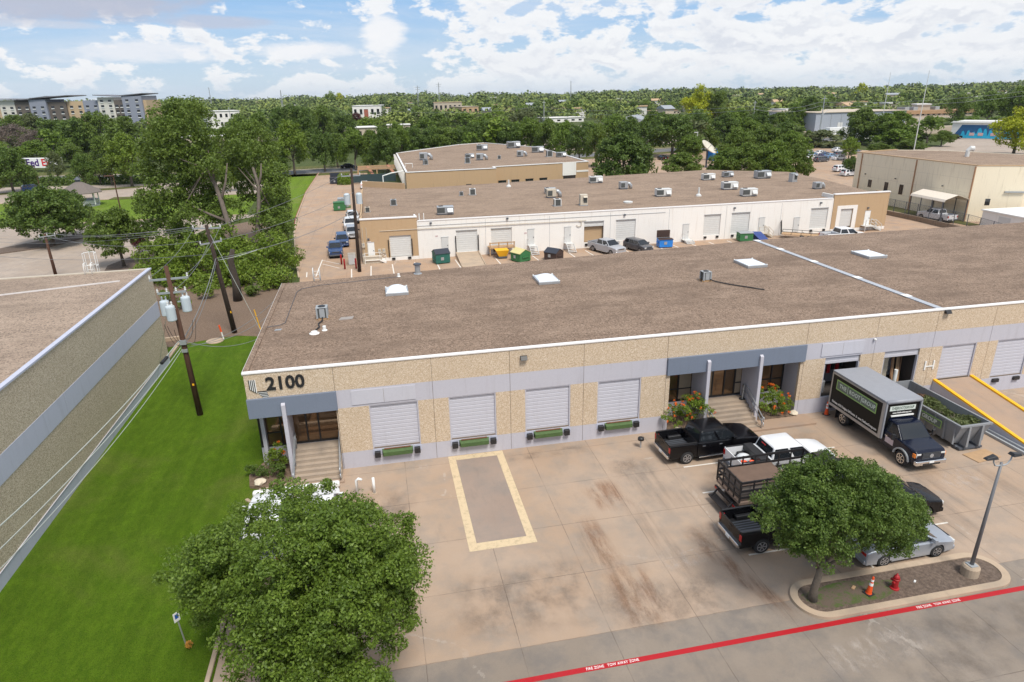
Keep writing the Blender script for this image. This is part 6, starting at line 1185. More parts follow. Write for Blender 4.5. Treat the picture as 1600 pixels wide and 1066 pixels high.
T_ = [('nC', 84, 384, 296, 138, 'wide dark oak on the parking island left of the gazebo', 'oak_tree'), ('nA', 116, 370, 300, 70, 'smaller dark oak joined behind the wide oak by the gazebo', 'oak_tree'), ('nB', 194, 417, 330, 96, 'young round tree at the lot edge above the left building roof', 'young_tree'),
 ('redA', 223, 396, 357, 34, 'small dark red leaved tree beside the young round tree', 'plum_tree'), ('oakA', 137, 299, 240, 48, 'upright young oak on the grass tongue behind the gazebo', 'oak_tree'), ('oakA', 22, 302, 228, 74, 'dark tree at the far left edge by the parked blue car', 'oak_tree'), ('oakA', 40, 298, 245, 44, 'dark tree shading the parked blue car', 'oak_tree'),
 ('elmA', -6, 305, 262, 34, 'bright green tree cut by the left picture edge', 'tree'), ('elmA', 461, 273, 193, 68, 'bright green spreading tree at the top of the rear drive', 'elm_tree'), ('oakA', 436, 276, 236, 40, 'dark tree with white blossom left of the bright green tree', 'tree'),
 ('elmA', 207, 292, 212, 78, 'light green tree behind the gazebo lawn', 'tree'), ('elmB', 176, 290, 215, 60, 'mid green tree left of the light green tree behind the lawn', 'tree'), ('oliveA', 158, 288, 246, 36, 'pale flowering crape tree behind the upright young oak', 'crape_tree'), ('oliveA', 92, 285, 240, 36, 'pale flowering crape tree beside the parcel trailer', 'crape_tree'),
 ('elmA', 360, 300, 250, 34, 'small round tree in the lot right of the big cottonwood', 'young_tree'), ('elmA', 262, 250, 195, 70, 'green tree behind the left of the big cottonwood', 'tree'),
 ('rA', 972, 291, 211, 118, 'big round dark oak standing right of the tan office building', 'oak_tree'), ('rB', 1064, 283, 240, 74, 'low round tree left of the satellite dish', 'tree'), ('oakA', 1050, 246, 178, 96, 'tall dark oak behind the satellite dish', 'oak_tree'), ('oakA', 1012, 243, 188, 60, 'dark oak right behind the big round oak', 'oak_tree'),
 ('yellowA', 1088, 205, 137, 56, 'tall yellow green tree rising over the wood', 'cottonwood_tree'), ('elmB', 1118, 205, 145, 50, 'tall green tree joined to the yellow green tree', 'tree'), ('yellowA', 1583, 242, 172, 84, 'bright yellow green tree at the right edge by the mural', 'cottonwood_tree'), ('elmA', 1325, 251, 216, 38, 'small bright green tree at the corner of the white car lot', 'young_tree'),
 ('nA', 1328, 275, 246, 28, 'small dark bushy tree at the corner of the cream building', 'tree'), ('rB', 1345, 226, 173, 76, 'wide oak in front of the grey metal building', 'oak_tree'), ('rC', 1392, 228, 176, 84, 'wide oak between the two antenna masts', 'oak_tree'), ('nB', 1470, 229, 206, 40, 'small vase shaped tree on the verge before the mural', 'tree'),
 ('rA', 1262, 202, 153, 46, 'dark oak at the left end of the grey metal building', 'oak_tree'), ('rB', 1420, 238, 219, 60, 'clipped green hedge tree behind the cream building roof', 'tree'), ('rB', 1372, 238, 224, 40, 'low green bush behind the cream building roof edge', 'tree'), ('oakB', 1262, 226, 205, 26, 'small dark tree on the street verge left of the utility pole', 'young_tree'), ('oakB', 1276, 226, 207, 22, 'small dark tree on the street verge right of its twin', 'young_tree'),
 ('fY', 1344, 160, 132, 22, 'yellow tree standing over the far wood at the right', 'cottonwood_tree'), ('fY', 532, 172, 147, 18, 'yellow tree top in the far wood left of centre', 'cottonwood_tree'), ('fD', 518, 172, 145, 26, 'light green tree beside the far yellow tree', 'tree'), ('redA', 557, 192, 177, 24, 'rust red tree by the far white building', 'tree'), ('redA', 1523, 172, 157, 30, 'dark red tree behind the long brick building', 'plum_tree'),
 ('bareA', 30, 250, 196, 90, 'leafless grey tree in the scrub at the left edge', 'bare_tree'), ('bareA', 66, 252, 205, 70, 'leafless grey tree left of the green scrub', 'bare_tree'), ('oakB', 1490, 196, 152, 40, 'green tree behind the long brick building', 'tree'), ('oakC', 1540, 200, 148, 60, 'wide green tree at the right end of the long brick building', 'tree'), ('oakB', 1585, 200, 140, 60, 'tall green tree at the right picture edge', 'tree')]
for a in T_: tree_bp(*a)
grp = 'green trees in the thicket between the satellite dish and the white cars'
for px, pb, pt, w_, k in ((1150, 262, 205, 70, 'rB'), (1135, 280, 232, 60, 'rC'), (1190, 258, 198, 76, 'rB'), (1232, 262, 206, 70, 'rC'), (1165, 284, 226, 78, 'rB'), (1205, 284, 222, 70, 'rC'), (1240, 282, 228, 60, 'rB'), (1225, 240, 190, 70, 'rA'), (1165, 240, 186, 60, 'rC'), (1120, 275, 240, 40, 'rA'), (1130, 230, 180, 60, 'rA'), (1105, 236, 200, 40, 'rB'), (985, 232, 184, 56, 'rA'), (960, 226, 180, 60, 'rC'), (1020, 226, 176, 60, 'rB'), (1085, 222, 178, 56, 'rA'), (1150, 222, 172, 60, 'rC'), (1185, 222, 170, 60, 'rA'), (1215, 220, 178, 50, 'rB'), (1075, 250, 212, 50, 'rC'), (1240, 205, 165, 40, 'rC')): tree_bp(k, px, pb, pt, w_, 'green tree in the thicket between the satellite dish and the white cars', 'tree', grp)
for i, (px, pb, pt, w_, k) in enumerate(((508, 268, 208, 52, 'oakA'), (528, 262, 212, 50, 'oakB'), (556, 266, 204, 54, 'oakC'), (583, 266, 207, 50, 'oakB'), (606, 270, 198, 58, 'oakA'), (625, 262, 196, 50, 'oakC'), (645, 250, 198, 58, 'oakA'), (672, 248, 200, 58, 'oakA'), (698, 247, 202, 56, 'oakB'), (722, 246, 200, 50, 'oakA'), (748, 245, 190, 62, 'oakA'), (775, 244, 190, 56, 'oakB'), (800, 246, 190, 54, 'oakA'), (828, 247, 188, 62, 'oakC'), (855, 250, 190, 58, 'oakB'), (882, 254, 194, 56, 'oakC'), (905, 258, 196, 52, 'oakA'), (932, 262, 198, 50, 'oakB'),
        (445, 238, 168, 60, 'oakA'), (475, 236, 166, 66, 'oakA'), (508, 232, 170, 64, 'oakB'), (540, 228, 178, 50, 'oakA'), (95, 246, 186, 72, 'oakA'), (130, 246, 184, 70, 'oakA'), (165, 244, 180, 74, 'oakB'), (30, 240, 184, 60, 'oakB'), (62, 238, 182, 56, 'oliveA'), (200, 240, 186, 60, 'oakB'), (380, 235, 182, 60, 'oakB'), (410, 232, 180, 50, 'oakC'), (60, 262, 222, 60, 'oakC'), (115, 262, 226, 60, 'oakB'))):
    tree_bp(k, px, pb, pt, w_, 'oak in the rows along the street beyond the tan office building', 'street_tree', 'oaks along the street')
# wood beyond: scattered in world space, thinning where buildings and lots stand
CLEAR = []
def clear(px0, px1, pb, r=None): CLEAR.append((px0, px1, pb))
# ------------------------------------------------------------------ distant buildings
def proj(x, y, z):
    v = Vector((x, y, z-CH)); d = v.dot(_f); return 800+FPX*v.dot(_r)/d, 533-FPX*v.dot(_u)/d, d
KEEP = []      # (px0, px1, lowest visible row, depth) of things that trees must not cover
def bgbuilding(name, label, px0, px1, pyb0, pyb1, ptop, dep, wallm, roofm, keep=None, floors=0, bays=0, winm='glass', par=.0, cat='building', winrow=None):
    (x0, y0), (x1, y1) = g(px0, pyb0), g(px1, pyb1); dm = proj((x0+x1)/2, (y0+y1)/2, 0)[2]; pm = (px0+px1)/2; hor = proj((x0+x1)/2*50, (y0+y1)/2*50, CH)[1]
    H_ = CH-(ptop-hor)*dm/FPX; ln = math.hypot(x1-x0, y1-y0); t = thing(name, label, cat, (x0, y0, 0), math.atan2(y1-y0, x1-x0))
    obj('wall', MB().box(0, ln, 0, dep, 0, H_-.25), wallm, t); obj('roof', MB().box(-.5, ln+.5, -.5, dep+.5, H_-.249, H_), roofm, t)
    if floors:
        fh = (H_-.8)/floors; bw = ln/bays
        for f in range(floors):
            for b in range(bays): w_ = obj('window', MB().box(b*bw+bw*.28, b*bw+bw*.72, -.08, -.01, f*fh+fh*.35, f*fh+fh*.78), M[winm], t)
    KEEP.append((min(px0, px1)-3, max(px0, px1)+3, keep or (pyb0+pyb1)/2, dm)); return t, ln, H_
M['whiteroof'] = paint('white roof membrane', (.70, .68, .65), .7, 0, .08); M['paleblock'] = paint('pale block', (.50, .42, .33), .8, 0, .15); M['brownroof'] = paint('ochre roof edge', (.36, .22, .12), .8, 0, .2); M['greyroof'] = paint('grey standing seam roof', (.30, .32, .35), .6, 0, .1)
bgbuilding('strip_building', 'long low building with white roof behind the bright green tree', 404, 432, 222, 221, 204, 14, M['paleblock'], M['whiteroof'], 214)
bgbuilding('strip_building', 'low white roofed building with dark open bays above the street trees', 537, 590, 219, 217, 196, 16, M['paleblock'], M['whiteroof'], 210, 1, 5); bgbuilding('strip_building', 'second low white roofed building right of the open bays', 606, 641, 205, 204, 192, 14, M['paleblock'], M['whiteroof'], 200, 1, 4)
bgbuilding('strip_building', 'low white roof seen through the big cottonwood', 205, 400, 232, 224, 210, 12, M['paleblock'], M['whiteroof'], 218)
bgbuilding('white_building', 'distant white building with a red brick pier', 552, 596, 186, 185, 164, 40, M['whitewall'], M['whiteroof'], 182, 1, 5); x, y = g(573, 186); t = thing('brick_pier', 'red brick pier in front of the distant white building', 'pier', (x, y-1, 0)); obj('pier', MB().box(-2, 2, -1, 1, 0, 9), paint('red brick', (.34, .10, .06), .9), t); obj('pier_cap', MB().box(-2.3, 2.3, -1.3, 1.3, 9, 9.5), M['white'], t)
bgbuilding('white_building', 'distant two storey white building left of the strip roofs', 327, 378, 202, 200, 172, 30, M['whitewall'], M['whiteroof'], 198, 2, 6); bgbuilding('tan_building', 'distant tan building on the skyline left of centre', 679, 722, 178, 177, 159, 40, M['paleblock'], M['tanwall'], 172, 1, 6); bgbuilding('tan_building', 'lower distant tan building right of the skyline one', 722, 748, 181, 180, 165, 26, M['tanwall2'], M['paleblock'], 176, 1, 3)
bgbuilding('pale_roof_building', 'flat white roofed building among trees left of the grey gable roof', 856, 912, 192, 190, 181, 20, M['whitewall'], M['whiteroof'], 188, 1, 5)
bgbuilding('strip_building', 'distant shopping strip with orange awnings', 1015, 1063, 179, 178, 171, 18, M['paleblock'], M['brownroof'], 177, 1, 8)
def gable(px0, px1, pb, label, H_, rise, dep, wm, rm):
    (x0, y0), (x1, y1) = g(px0, pb), g(px1, pb); ln = math.hypot(x1-x0, y1-y0); t = thing('gable_building', label, 'building', (x0, y0, 0), math.atan2(y1-y0, x1-x0))
    obj('wall', MB().box(0, ln, 0, dep, 0, H_), wm, t); obj('roof', MB().loft([[(-1, -1, H_), (ln*.5, -1, H_+rise), (ln+1, -1, H_)], [(-1, dep+1, H_), (ln*.5, dep+1, H_+rise), (ln+1, dep+1, H_)]]), rm, t); KEEP.append((px0, px1, pb-6, proj(x0, y0, 0)[2]))
gable(958, 1010, 202, 'building with a grey gable roof rising from the trees', 4.0, 3.4, 20, M['paleblock'], M['greyroof'])
t, ln, H_ = bgbuilding('metal_building', 'long blue grey metal building beyond the truck lot', 1272, 1412, 206, 201, 171, 40, M['greywall'], M['paleblock'], 200)
for k in range(9): obj('wall_seam', MB().box(ln*(k+.5)/9-.1, ln*(k+.5)/9+.1, -.12, -.01, 0, H_-.4), M['greymetal'], t)
for k in (2, 5): obj('dock_door', MB().box(ln*(k+.2)/9, ln*(k+.7)/9, -.1, -.01, 0, 4), M['whitemetal'], t)
bgbuilding('metal_building', 'small grey blue building with white trim left of the dark oak', 1214, 1250, 192, 191, 171, 18, M['greywall'], M['paleblock'], 190, 1, 3)
t, ln, H_ = bgbuilding('brown_building', 'long low brick building with dark window bays behind the mural', 1412, 1544, 184, 180, 169, 34, M['paleblock'], M['brownroof'], 181, 1, 16)
for u in (.1, .2, .34, .46): obj('rooftop_box', MB().box(ln*u, ln*(u+.05), 8, 16, H_, H_+2.2), M['greymetal'], t)
obj('ochre_band', MB().box(-.5, ln+.5, -.9, -.51, H_-2.2, H_), M['brownroof'], t)
t, ln, H_ = bgbuilding('mural_building', 'white building with a large blue mural on its wall', 1484, 1600, 216, 219, 187, 22, M['whitewall'], M['whiteroof'], 219)
mu = obj('mural', MB().add([(ln*.02, -.06, .2), (ln*1.0, -.06, .2), (ln*1.0, -.06, H_-1.0), (ln*.14, -.06, H_-1.0)], [(0, 1, 2, 3)]), paint('mural dark blue', (.02, .10, .24), .7, 0, .2, 1.), t)
cyan = paint('mural cyan', (.02, .40, .62), .7, 0, .2, 1.); pinkp = paint('mural pink white', (.62, .40, .38), .7, 0, .3, 1.)
obj('mural_base', MB().box(ln*.1, ln, -.1, -.065, .2, 1.3), cyan, mu); rr_ = random.Random(4)
for k in range(11):
    u = ln*(.17+k*.075); hh = rr_.uniform(2.6, H_-1.9); ww = rr_.uniform(.7, 1.2); obj('mural_shape', MB().add([(u-ww, -.12, 1.3), (u+ww, -.12, 1.3), (u+ww*.8, -.12, hh*.7), (u+ww*.2, -.12, hh), (u-ww*.5, -.12, hh*.9), (u-ww*.7, -.12, hh*.6)], [tuple(range(6))]), cyan, mu)
for u in (.26, .38, .55, .66): obj('mural_band', MB().box(ln*u, ln*(u+.07), -.16, -.13, 1.2, 2.3), pinkp, mu)
obj('parapet', MB().box(0, ln, -.3, 0, H_, H_+.4), M['whitewall'], t)
# hotel on the skyline
def hotel():
    D = 400.; xa, ya = P(-60, 190, D).xy; xb, yb = P(236, 190, D).xy; ln = math.hypot(xb-xa, yb-ya); t = thing('hotel_building', 'six storey hotel with grey, brown, white and tan wall sections on the left skyline', 'hotel', (xa, ya, 0), math.atan2(yb-ya, xb-xa)); u = lambda px: (px+60)/296*ln
    cg = paint('hotel grey', (.25, .27, .33), .8); cb_ = paint('hotel brown', (.125, .105, .09), .8); cw_ = paint('hotel white', (.60, .58, .52), .8); ct = paint('hotel tan', (.50, .37, .23), .8); rf = paint('hotel roof slab', (.17, .17, .19), .6)
    secs = [(-60, -20, 20.5, cg, 0), (-20, 8, 20.6, ct, 0), (8, 32, 22.4, cw_, 1), (32, 56, 21.0, cb_, 1.2), (56, 82, 22.4, cg, 2.), (82, 110, 20.9, cb_, .6), (110, 136, 21.0, ct, -.5), (136, 161, 21.4, cg, 0), (161, 186, 22.9, cw_, 1), (186, 201, 21.2, cb_, 1.2), (201, 231, 23.4, cg, 2.5), (231, 236, 21, ct, 1)]
    for a, b, h, m_, of in secs:
        s_ = obj('wall_section', MB().box(u(a), u(b)-.02, -of, 16, 0, h), m_, t); n_ = 2 if b-a > 10 else 0
        for f in range(7):
            for k in range(n_):
                cx = u(a)+(u(b)-u(a))*(k+.5)/n_; z = 2.6+f*2.95
                if z+1.3 > h-.8: continue
                w_ = obj('window', MB().box(cx-.9, cx+.9, -of-.12, -of-.01, z, z+1.25), M['glass'], s_); obj('sill_panel', MB().box(cx-.9, cx+.9, -of-.3, -of-.01, z-.5, z-.08), M['white'], w_)
    for a, b, za, zb in ((2, 58, 22.9, 22.3), (52, 86, 22.4, 23.8), (60, 118, 22.9, 24.1), (158, 188, 24.0, 23.2), (198, 234, 23.4, 24.4)): obj('roof_slab', MB().add([(u(a), -3, za), (u(b), -3, zb), (u(b), 17, zb), (u(a), 17, za), (u(a), -3, za+.45), (u(b), -3, zb+.45), (u(b), 17, zb+.5), (u(a), 17, za+.5)], [(3, 2, 1, 0), (4, 5, 6, 7), (0, 1, 5, 4), (1, 2, 6, 5), (2, 3, 7, 6), (3, 0, 4, 7)]), rf, t)
    KEEP.append((-60, 200, 188, D)); KEEP.append((200, 238, 186, D))
hotel()
# things that stay visible: the lot of white cars, truck lot, street openings
KEEP += [(1230, 1345, 262, 130), (1240, 1320, 222, 215), (1420, 1600, 255, 165), (1480, 1600, 235, 215), (425, 475, 285, 180), (440, 560, 276, 190), (60, 480, 315, 160), (640, 900, 235, 200), (1095, 1130, 246, 170), (40, 92, 268, 215), (1145, 1190, 222, 210), (812, 862, 190, 330), (1130, 1142, 214, 212)]
# scattered wood
rngw = np.random.default_rng(77); placed = []
def near_road(x, y, m_):
    for a, b in zip(road, road[1:]):
        ax, ay = a; bx, by = b; t_ = max(0, min(1, ((x-ax)*(bx-ax)+(y-ay)*(by-ay))/((bx-ax)**2+(by-ay)**2)))
        if math.hypot(x-ax-t_*(bx-ax), y-ay-t_*(by-ay)) < m_: return True
    return False
kinds = ['fA', 'fB', 'fD', 'fC', 'fD', 'fE', 'fB', 'fA', 'fC', 'fD', 'fE', 'fC']
def try_tree(x, y, h, kd, sp, s_):
    px, pt, d = proj(x, y, h)
    if d < 60 or not (-90 < px < 1690): return False
    hw_ = 6*s_*FPX/d
    for a, b, py, dk in KEEP:
        if a-hw_*.8 < px < b+hw_*.8 and d < dk+14 and pt-1 < py: h = min(h, CH-(py+1-(pt-(CH-h)*FPX/d))*d/FPX); pt = proj(x, y, h)[1] if h > 0 else 0
    if h < 3.6: return False
    for q in placed[-400:]:
        if (q[0]-x)**2+(q[1]-y)**2 < sp*sp: return False
    placed.append((x, y)); return (x, y, h, kd, s_)
cand = []; tries = 0
while len(cand) < 285 and tries < 60000:
    tries += 1; u = rngw.uniform(); D = 222+(720-222)*u**1.15; px = rngw.uniform(-60, 1660); pz = P(px, 200, D); x, y = pz.x, pz.y
    if near_road(x, y, 11) or (y < 205 and -60 < x < 95): continue
    h = rngw.uniform(7.5, 12.5); s_ = rngw.uniform(.8, 1.25)*(1+D/1400); r_ = try_tree(x, y, h*(1+D/4200), kinds[rngw.integers(len(kinds))] if not (px < 450 and D < 330 and rngw.uniform() < .1) else 'fE', 7.5+D*.013, s_)
    if r_: cand.append(r_)
for (x, y, h, kd, s_) in cand:
    nm = {'fA': ('oak_tree', 'dark green oak in the wood beyond the street'), 'fB': ('tree', 'mid green tree in the wood beyond the street'), 'fC': ('oak_tree', 'green spreading oak in the wood beyond the street'), 'fD': ('elm_tree', 'light green tree in the wood beyond the street'), 'fE': ('tree', 'dull olive green tree in the wood beyond the street')}[kd]
    t = tree(kd, x, y, s_, nm[1], nm[0], 'trees of the wood beyond the street', h/LIB[kd][2])
# small far buildings showing between trees, each with the gap that lets it be seen
FARH = ((1025, 156, 9), (1150, 148, 8), (1370, 149, 12), (1395, 147, 16), (1425, 150, 10), (970, 154, 8), (1300, 146, 9), (1505, 145, 10), (1565, 142, 8), (880, 158, 9), (640, 160, 8), (770, 152, 8), (1190, 147, 7), (455, 164, 12), (1000, 165, 14), (1040, 168, 10), (1340, 158, 14), (1385, 160, 12), (1320, 163, 9), (1440, 162, 12), (905, 168, 12), (828, 163, 10), (990, 159, 8), (1075, 161, 9), (1215, 158, 9), (1285, 157, 8), (600, 168, 12), (645, 172, 10), (770, 163, 9), (1530, 150, 12), (1580, 153, 10), (1225, 170, 12), (700, 172, 9), (760, 171, 8))
for i, (px, py, w_) in enumerate(FARH):
    w_ *= 1.5; hor = 150-(px-600)*.02; D = max(330., min(1500., 13.*FPX/max(6, py-hor))); q = P(px, py, D); t = thing('far_house', 'pale roofed building showing between the far trees', 'house', (q.x, q.y, 0), -YAW+random.uniform(-.3, .3), 'far buildings among the trees'); wh = w_*D/FPX/2; z = q.z
    obj('wall', MB().box(-wh, wh, -7, 7, 0, z-.9), M['paleblock'] if i % 2 else M['whitewall'], t)
    if i % 3: obj('roof', MB().box(-wh-.6, wh+.6, -7.6, 7.6, z-.9, z), M['whiteroof'] if i % 2 else M['tanwall2'], t)
    else: obj('roof', MB().loft([[(-wh-.8, -8, z-.9), (-wh-.8, 0, z+1.6), (-wh-.8, 8, z-.9)], [(wh+.8, -8, z-.9), (wh+.8, 0, z+1.6), (wh+.8, 8, z-.9)]]), M['greyroof'] if i % 2 else M['tanwall2'], t)
    KEEP.append((px-w_*.4, px+w_*.4, py+2.5, D))
# far wood: one continuous mass out to the skyline
def farwood():
    rng = np.random.default_rng(3); C0, N0 = [], []; n = 0
    for D0, D1, cnt, cs, lf, h0 in ((420, 800, 900, 5.2, 2.0, 9.5), (800, 1500, 1500, 8., 3.6, 12.5), (1500, 3000, 1500, 13, 7, 16.5)):
        for _ in range(cnt):
            D = rng.uniform(D0, D1); px = rng.uniform(-80, 1680); q = P(px, 180, D); h = h0*rng.uniform(.5, 1.22)+(2.5 if D > 1500 and rng.uniform() < .08 else 0)
            if D > 800: h += 2.2*math.sin(px*.013)+1.6*math.sin(px*.041+1)
            ok = True; pp = proj(q.x, q.y, h)
            for a, b, py, dk in KEEP:
                if a-8 < pp[0] < b+8 and D < dk+18 and pp[1]+1 < py: ok = False; break
            if not ok: continue
            sc_ = rng.uniform(.55, 1.35); m_ = 84; e = sph(m_, rng, .5); C0.append(np.array([q.x, q.y, h-cs*.6])+e*cs*rng.uniform(.4, 1.15, (m_, 1))*np.array([1.5, 1.5, .9])*sc_); N0.append(e+np.array([0, 0, .5]))
            m_ = 10; e = rng.uniform(-1, 1, (m_, 3)); C0.append(np.array([q.x, q.y, h*.45])+e*np.array([cs*1.2, cs*1.2, h*.4])); N0.append(e)
    C0 = np.concatenate(C0); N0 = np.concatenate(N0); d = np.hypot(C0[:, 0], C0[:, 1]); out = []
    for lo, hi, sz in ((0, 800, 1.7), (800, 1500, 2.7), (1500, 9e9, 4.8)):
        k = (d >= lo) & (d < hi); me = leaf_mesh('far_wood', C0[k], N0[k], sz, L['farw'], rng, .7, .58); o = bpy.data.objects.new('far_wood', me); COL.objects.link(o); tag(o, ('belt of woodland behind the nearer trees', 'distant woodland belt', 'hazy woodland along the skyline')[len(out)], 'woodland', None, 'stuff'); out.append(o)
def farleaf():
    n = NB('far foliage', True); geo = n.nd.new('ShaderNodeNewGeometry'); k = n.ramp(geo.outputs['Random Per Island'], [(0, (.065, .10, .028)), (.5, (.11, .155, .042)), (1, (.18, .23, .07))])
    k = n.mix(n.rng(n.noise(.028, 4, .7), .46, .60, 0., .85), k, (.22, .26, .06)); k = n.mix(n.rng(n.noise(.036, 3, .6, n.vec((1, 1, 1), (90, 5, 0))), .55, .7, 0., .8), k, (.035, .062, .026)); k = n.mix(n.rng(n.noise(.05, 2, .5, n.vec((1, 1, 1), (7, 77, 0))), .66, .72, 0., .6), k, (.17, .13, .09)); n.set(Base_Color=k, Roughness=.8); n.b.inputs['Specular IOR Level'].default_value = .2; return n.m
L['farw'] = farleaf(); farwood()
# ------------------------------------------------------------------ hedges, gazebo, trailer
def hedge(name, label, p0, p1, h, w_, mat, seed, leaf=.3, n=5000):
    rng = np.random.default_rng(seed); p0 = np.array(p0); p1 = np.array(p1); ln = np.linalg.norm(p1-p0); t = thing(name, label, 'hedge', (float(p0[0]), float(p0[1]), 0), math.atan2(*(p1-p0)[::-1])); u = rng.uniform(0, ln, n); a = rng.uniform(0, PI, n); bump = 1+.16*np.sin(u*1.3)+.1*np.sin(u*3.1+1)
    C0 = np.stack([u, np.cos(a)*w_/2*bump*rng.uniform(.8, 1.05, n), (np.sin(a)**.6)*h*bump*rng.uniform(.55, 1.03, n)], 1); N0 = np.stack([np.zeros(n), np.cos(a), np.sin(a)+.3], 1); obj('foliage', leaf_mesh('foliage', C0, N0, leaf, L[mat], rng), None, t); mb = MB()
    for k in np.arange(.4, ln, 1.2): mb.tube([(k, 0, 0), (k, .05, h*.7)], .05, 5)
    obj('stem', mb, M['barkd'], t); return t
hedge('hedge', 'long dark clipped hedge behind the far left parking lot', (-104, 204), (-28, 193.5), 2.2, 2.6, 'oakdark', 41, .5, 9000); hedge('hedge', 'small green hedge by the fenced yard of the tan building', g(531, 288), g(550, 288), 2.2, 3.0, 'fresh', 42, .3, 2600)
x, y = g(60, 268); t = thing('semi_trailer', 'white parcel trailer with purple and red FedEx lettering behind the hedge', 'trailer', (x, y, 0), R(-16)); obj('trailer_box', MB().box(-8, 8, -1.3, 1.3, 1.2, 4.1), M['white'], t); obj('door', MB().box(8.0, 8.05, -1.2, 1.2, 1.3, 4.0), M['whitemetal'], t)
for xx in (-6.5, -5.2, 5, 6.3):
    for s_ in (-1, 1): wheel(t, xx, s_*1.1, .5, .3, M['steel'], s_, True)
purp = paint('purple lettering', (.06, .01, .16), .5); redl = paint('red lettering', (.60, .02, .03), .5); letter('trailer_lettering', 'Fed', 3.0, purp, t, (-.2, -1.33, 2.75), (PI/2, 0, 0), .08, 1.0); letter('trailer_lettering', 'Ex', 3.0, redl, t, (4.3, -1.33, 2.75), (PI/2, 0, 0), .08, 1.0)
x, y = g(131, 322); gz = thing('gazebo', 'round gazebo with weathered shingle roof and white rails on the lawn', 'gazebo', (x, y, 0)); obj('floor', MB().lathe([(3.2, 0), (3.2, .35)], 8), M['steel'], gz)
obj('roof', MB().lathe([(4.1, 2.75), (4.1, 2.9), (2.2, 4.1), (.7, 4.9), (.5, 5.0)], 8), paint('weathered shingles', (.16, .135, .12), .9, 0, .3, 8), gz); obj('cupola', MB().lathe([(.5, 5.0), (.5, 5.4), (.75, 5.42), (.1, 6.0)], 8), M['darkvent'], gz)
for k in range(8):
    a = 2*PI*k/8+.39; obj('post', MB().box(3*math.cos(a)-.09, 3*math.cos(a)+.09, 3*math.sin(a)-.09, 3*math.sin(a)+.09, .35, 2.8), M['white'], gz); b = 2*PI*(k+1)/8+.39
    if k != 5: obj('rail_panel', MB().bar((3*math.cos(a), 3*math.sin(a), 1.3), (3*math.cos(b), 3*math.sin(b), 1.3), .08).bar((3*math.cos(a), 3*math.sin(a), .85), (3*math.cos(b), 3*math.sin(b), .85), .05, .75), M['steel'], gz)
# islands of the left lot
for poly in ([(-56.5, 106.5), (-49, 111), (-44.5, 121), (-47, 122.5), (-53, 116), (-58, 109)], [(-34, 88), (-30.5, 92), (-31, 103), (-33.5, 103), (-35.5, 95)], [(-58, 164.5), (-50, 164), (-50, 167), (-58, 168)], [(-74, 180), (-58, 186), (-57, 189), (-73, 184.5)], [(-92, 181), (-80, 186), (-79, 189), (-92, 185)]):
    o = obj('lot_island', MB().prism(poly, 0, .14), M['mulch'] if poly[0][1] < 110 else M['drygrass'], bevel=.04); o['kind'] = 'structure'
# ------------------------------------------------------------------ poles, lamps, wires
def crossarm(t, x, y, z, rz, ln, n_=3, mat='steel', ins='whitemetal'):
    ca, sa = math.cos(rz), math.sin(rz); a = obj('crossarm', MB().bar((x-ca*ln/2, y-sa*ln/2, z), (x+ca*ln/2, y+sa*ln/2, z), .10, .12), M[mat], t)
    for k in range(n_):
        u = -ln/2+ln*k/(n_-1)*.96+.02*ln; obj('insulator', MB().lathe([(.03, 0), (.07, .05), (.04, .1), (.07, .15), (.04, .2), (.05, .26)], 8, (x+ca*u, y+sa*u, z+.06)), M[ins], a)
def pole(label, b, top_, r, mat='wood'):
    t = thing('utility_pole', label, 'utility pole', (b[0], b[1], 0)); obj('pole_shaft', MB().tube([(0, 0, 0), ((top_[0]-b[0])*.5, (top_[1]-b[1])*.5, top_[2]*.5), (top_[0]-b[0], top_[1]-b[1], top_[2])], [r*1.2, r, r*.75], 10), M[mat], t, smooth=True); return t
tp = pole('brown utility pole carrying three pale transformers above the lawn', (-13.2, 45.0), (-13.45, 45.0, 10.6), .17)
crossarm(tp, -.22, 0, 9.75, .1, 2.3, 3); crossarm(tp, -.2, -.05, 8.85, .1, 1.7, 4)
for i, (dx, dy, z, l) in enumerate(((-.72, .12, 7.75, 0), (-.26, -.50, 7.55, 1), (.60, .05, 7.95, 2))):
    tf = obj('transformer_can', MB().lathe([(.25, 0), (.29, .05), (.29, .90), (.27, .98), (.12, 1.04)], 18), paint('transformer grey', (.52, .58, .62), .4, .1, .06) if i == 0 else bpy.data.materials['transformer grey'], tp, smooth=False, loc=(dx-.1, dy, z-.45)); 
    for q in (-.12, .12): obj('bushing', MB().lathe([(.05, 1.0), (.07, 1.06), (.04, 1.12), (.06, 1.18), (.03, 1.28)], 8, (q, .05, 0)), M['whitemetal'], tf)
    obj('mounting_bracket', MB().bar((0, 0, .7), (-dx*.8, -dy*.8, .7), .08), M['steel'], tf)
wr = MB()
for a, b, s_ in (((-1.1, .1, 6.7), (-.15, 0, 5.2), .55), ((-.9, 0, 6.6), (-.12, -.1, 5.4), .35), ((.85, .1, 6.9), (-.05, 0, 5.3), .75), ((.7, 0, 6.9), (-.05, .1, 5.6), .5), ((-.35, -.6, 6.5), (-.15, -.1, 5.5), .3)):
    a = Vector(a); b = Vector(b); wr.tube([a.lerp(b, k/8)+Vector((s_*.2*math.copysign(1, a.x)*math.sin(PI*k/8), 0, -s_*math.sin(PI*k/8))) for k in range(9)], .017, 4)
obj('drop_loop', wr, M['black'], tp); obj('bracket_box', MB().box(-.3, .1, -.28, -.1, 5.3, 5.6).box(-.28, .08, -.26, -.1, 4.75, 4.95), M['steel'], tp); obj('pole_tag', MB().box(-.06, .06, -.19, -.175, 2.3, 2.45), M['yellow'], tp)
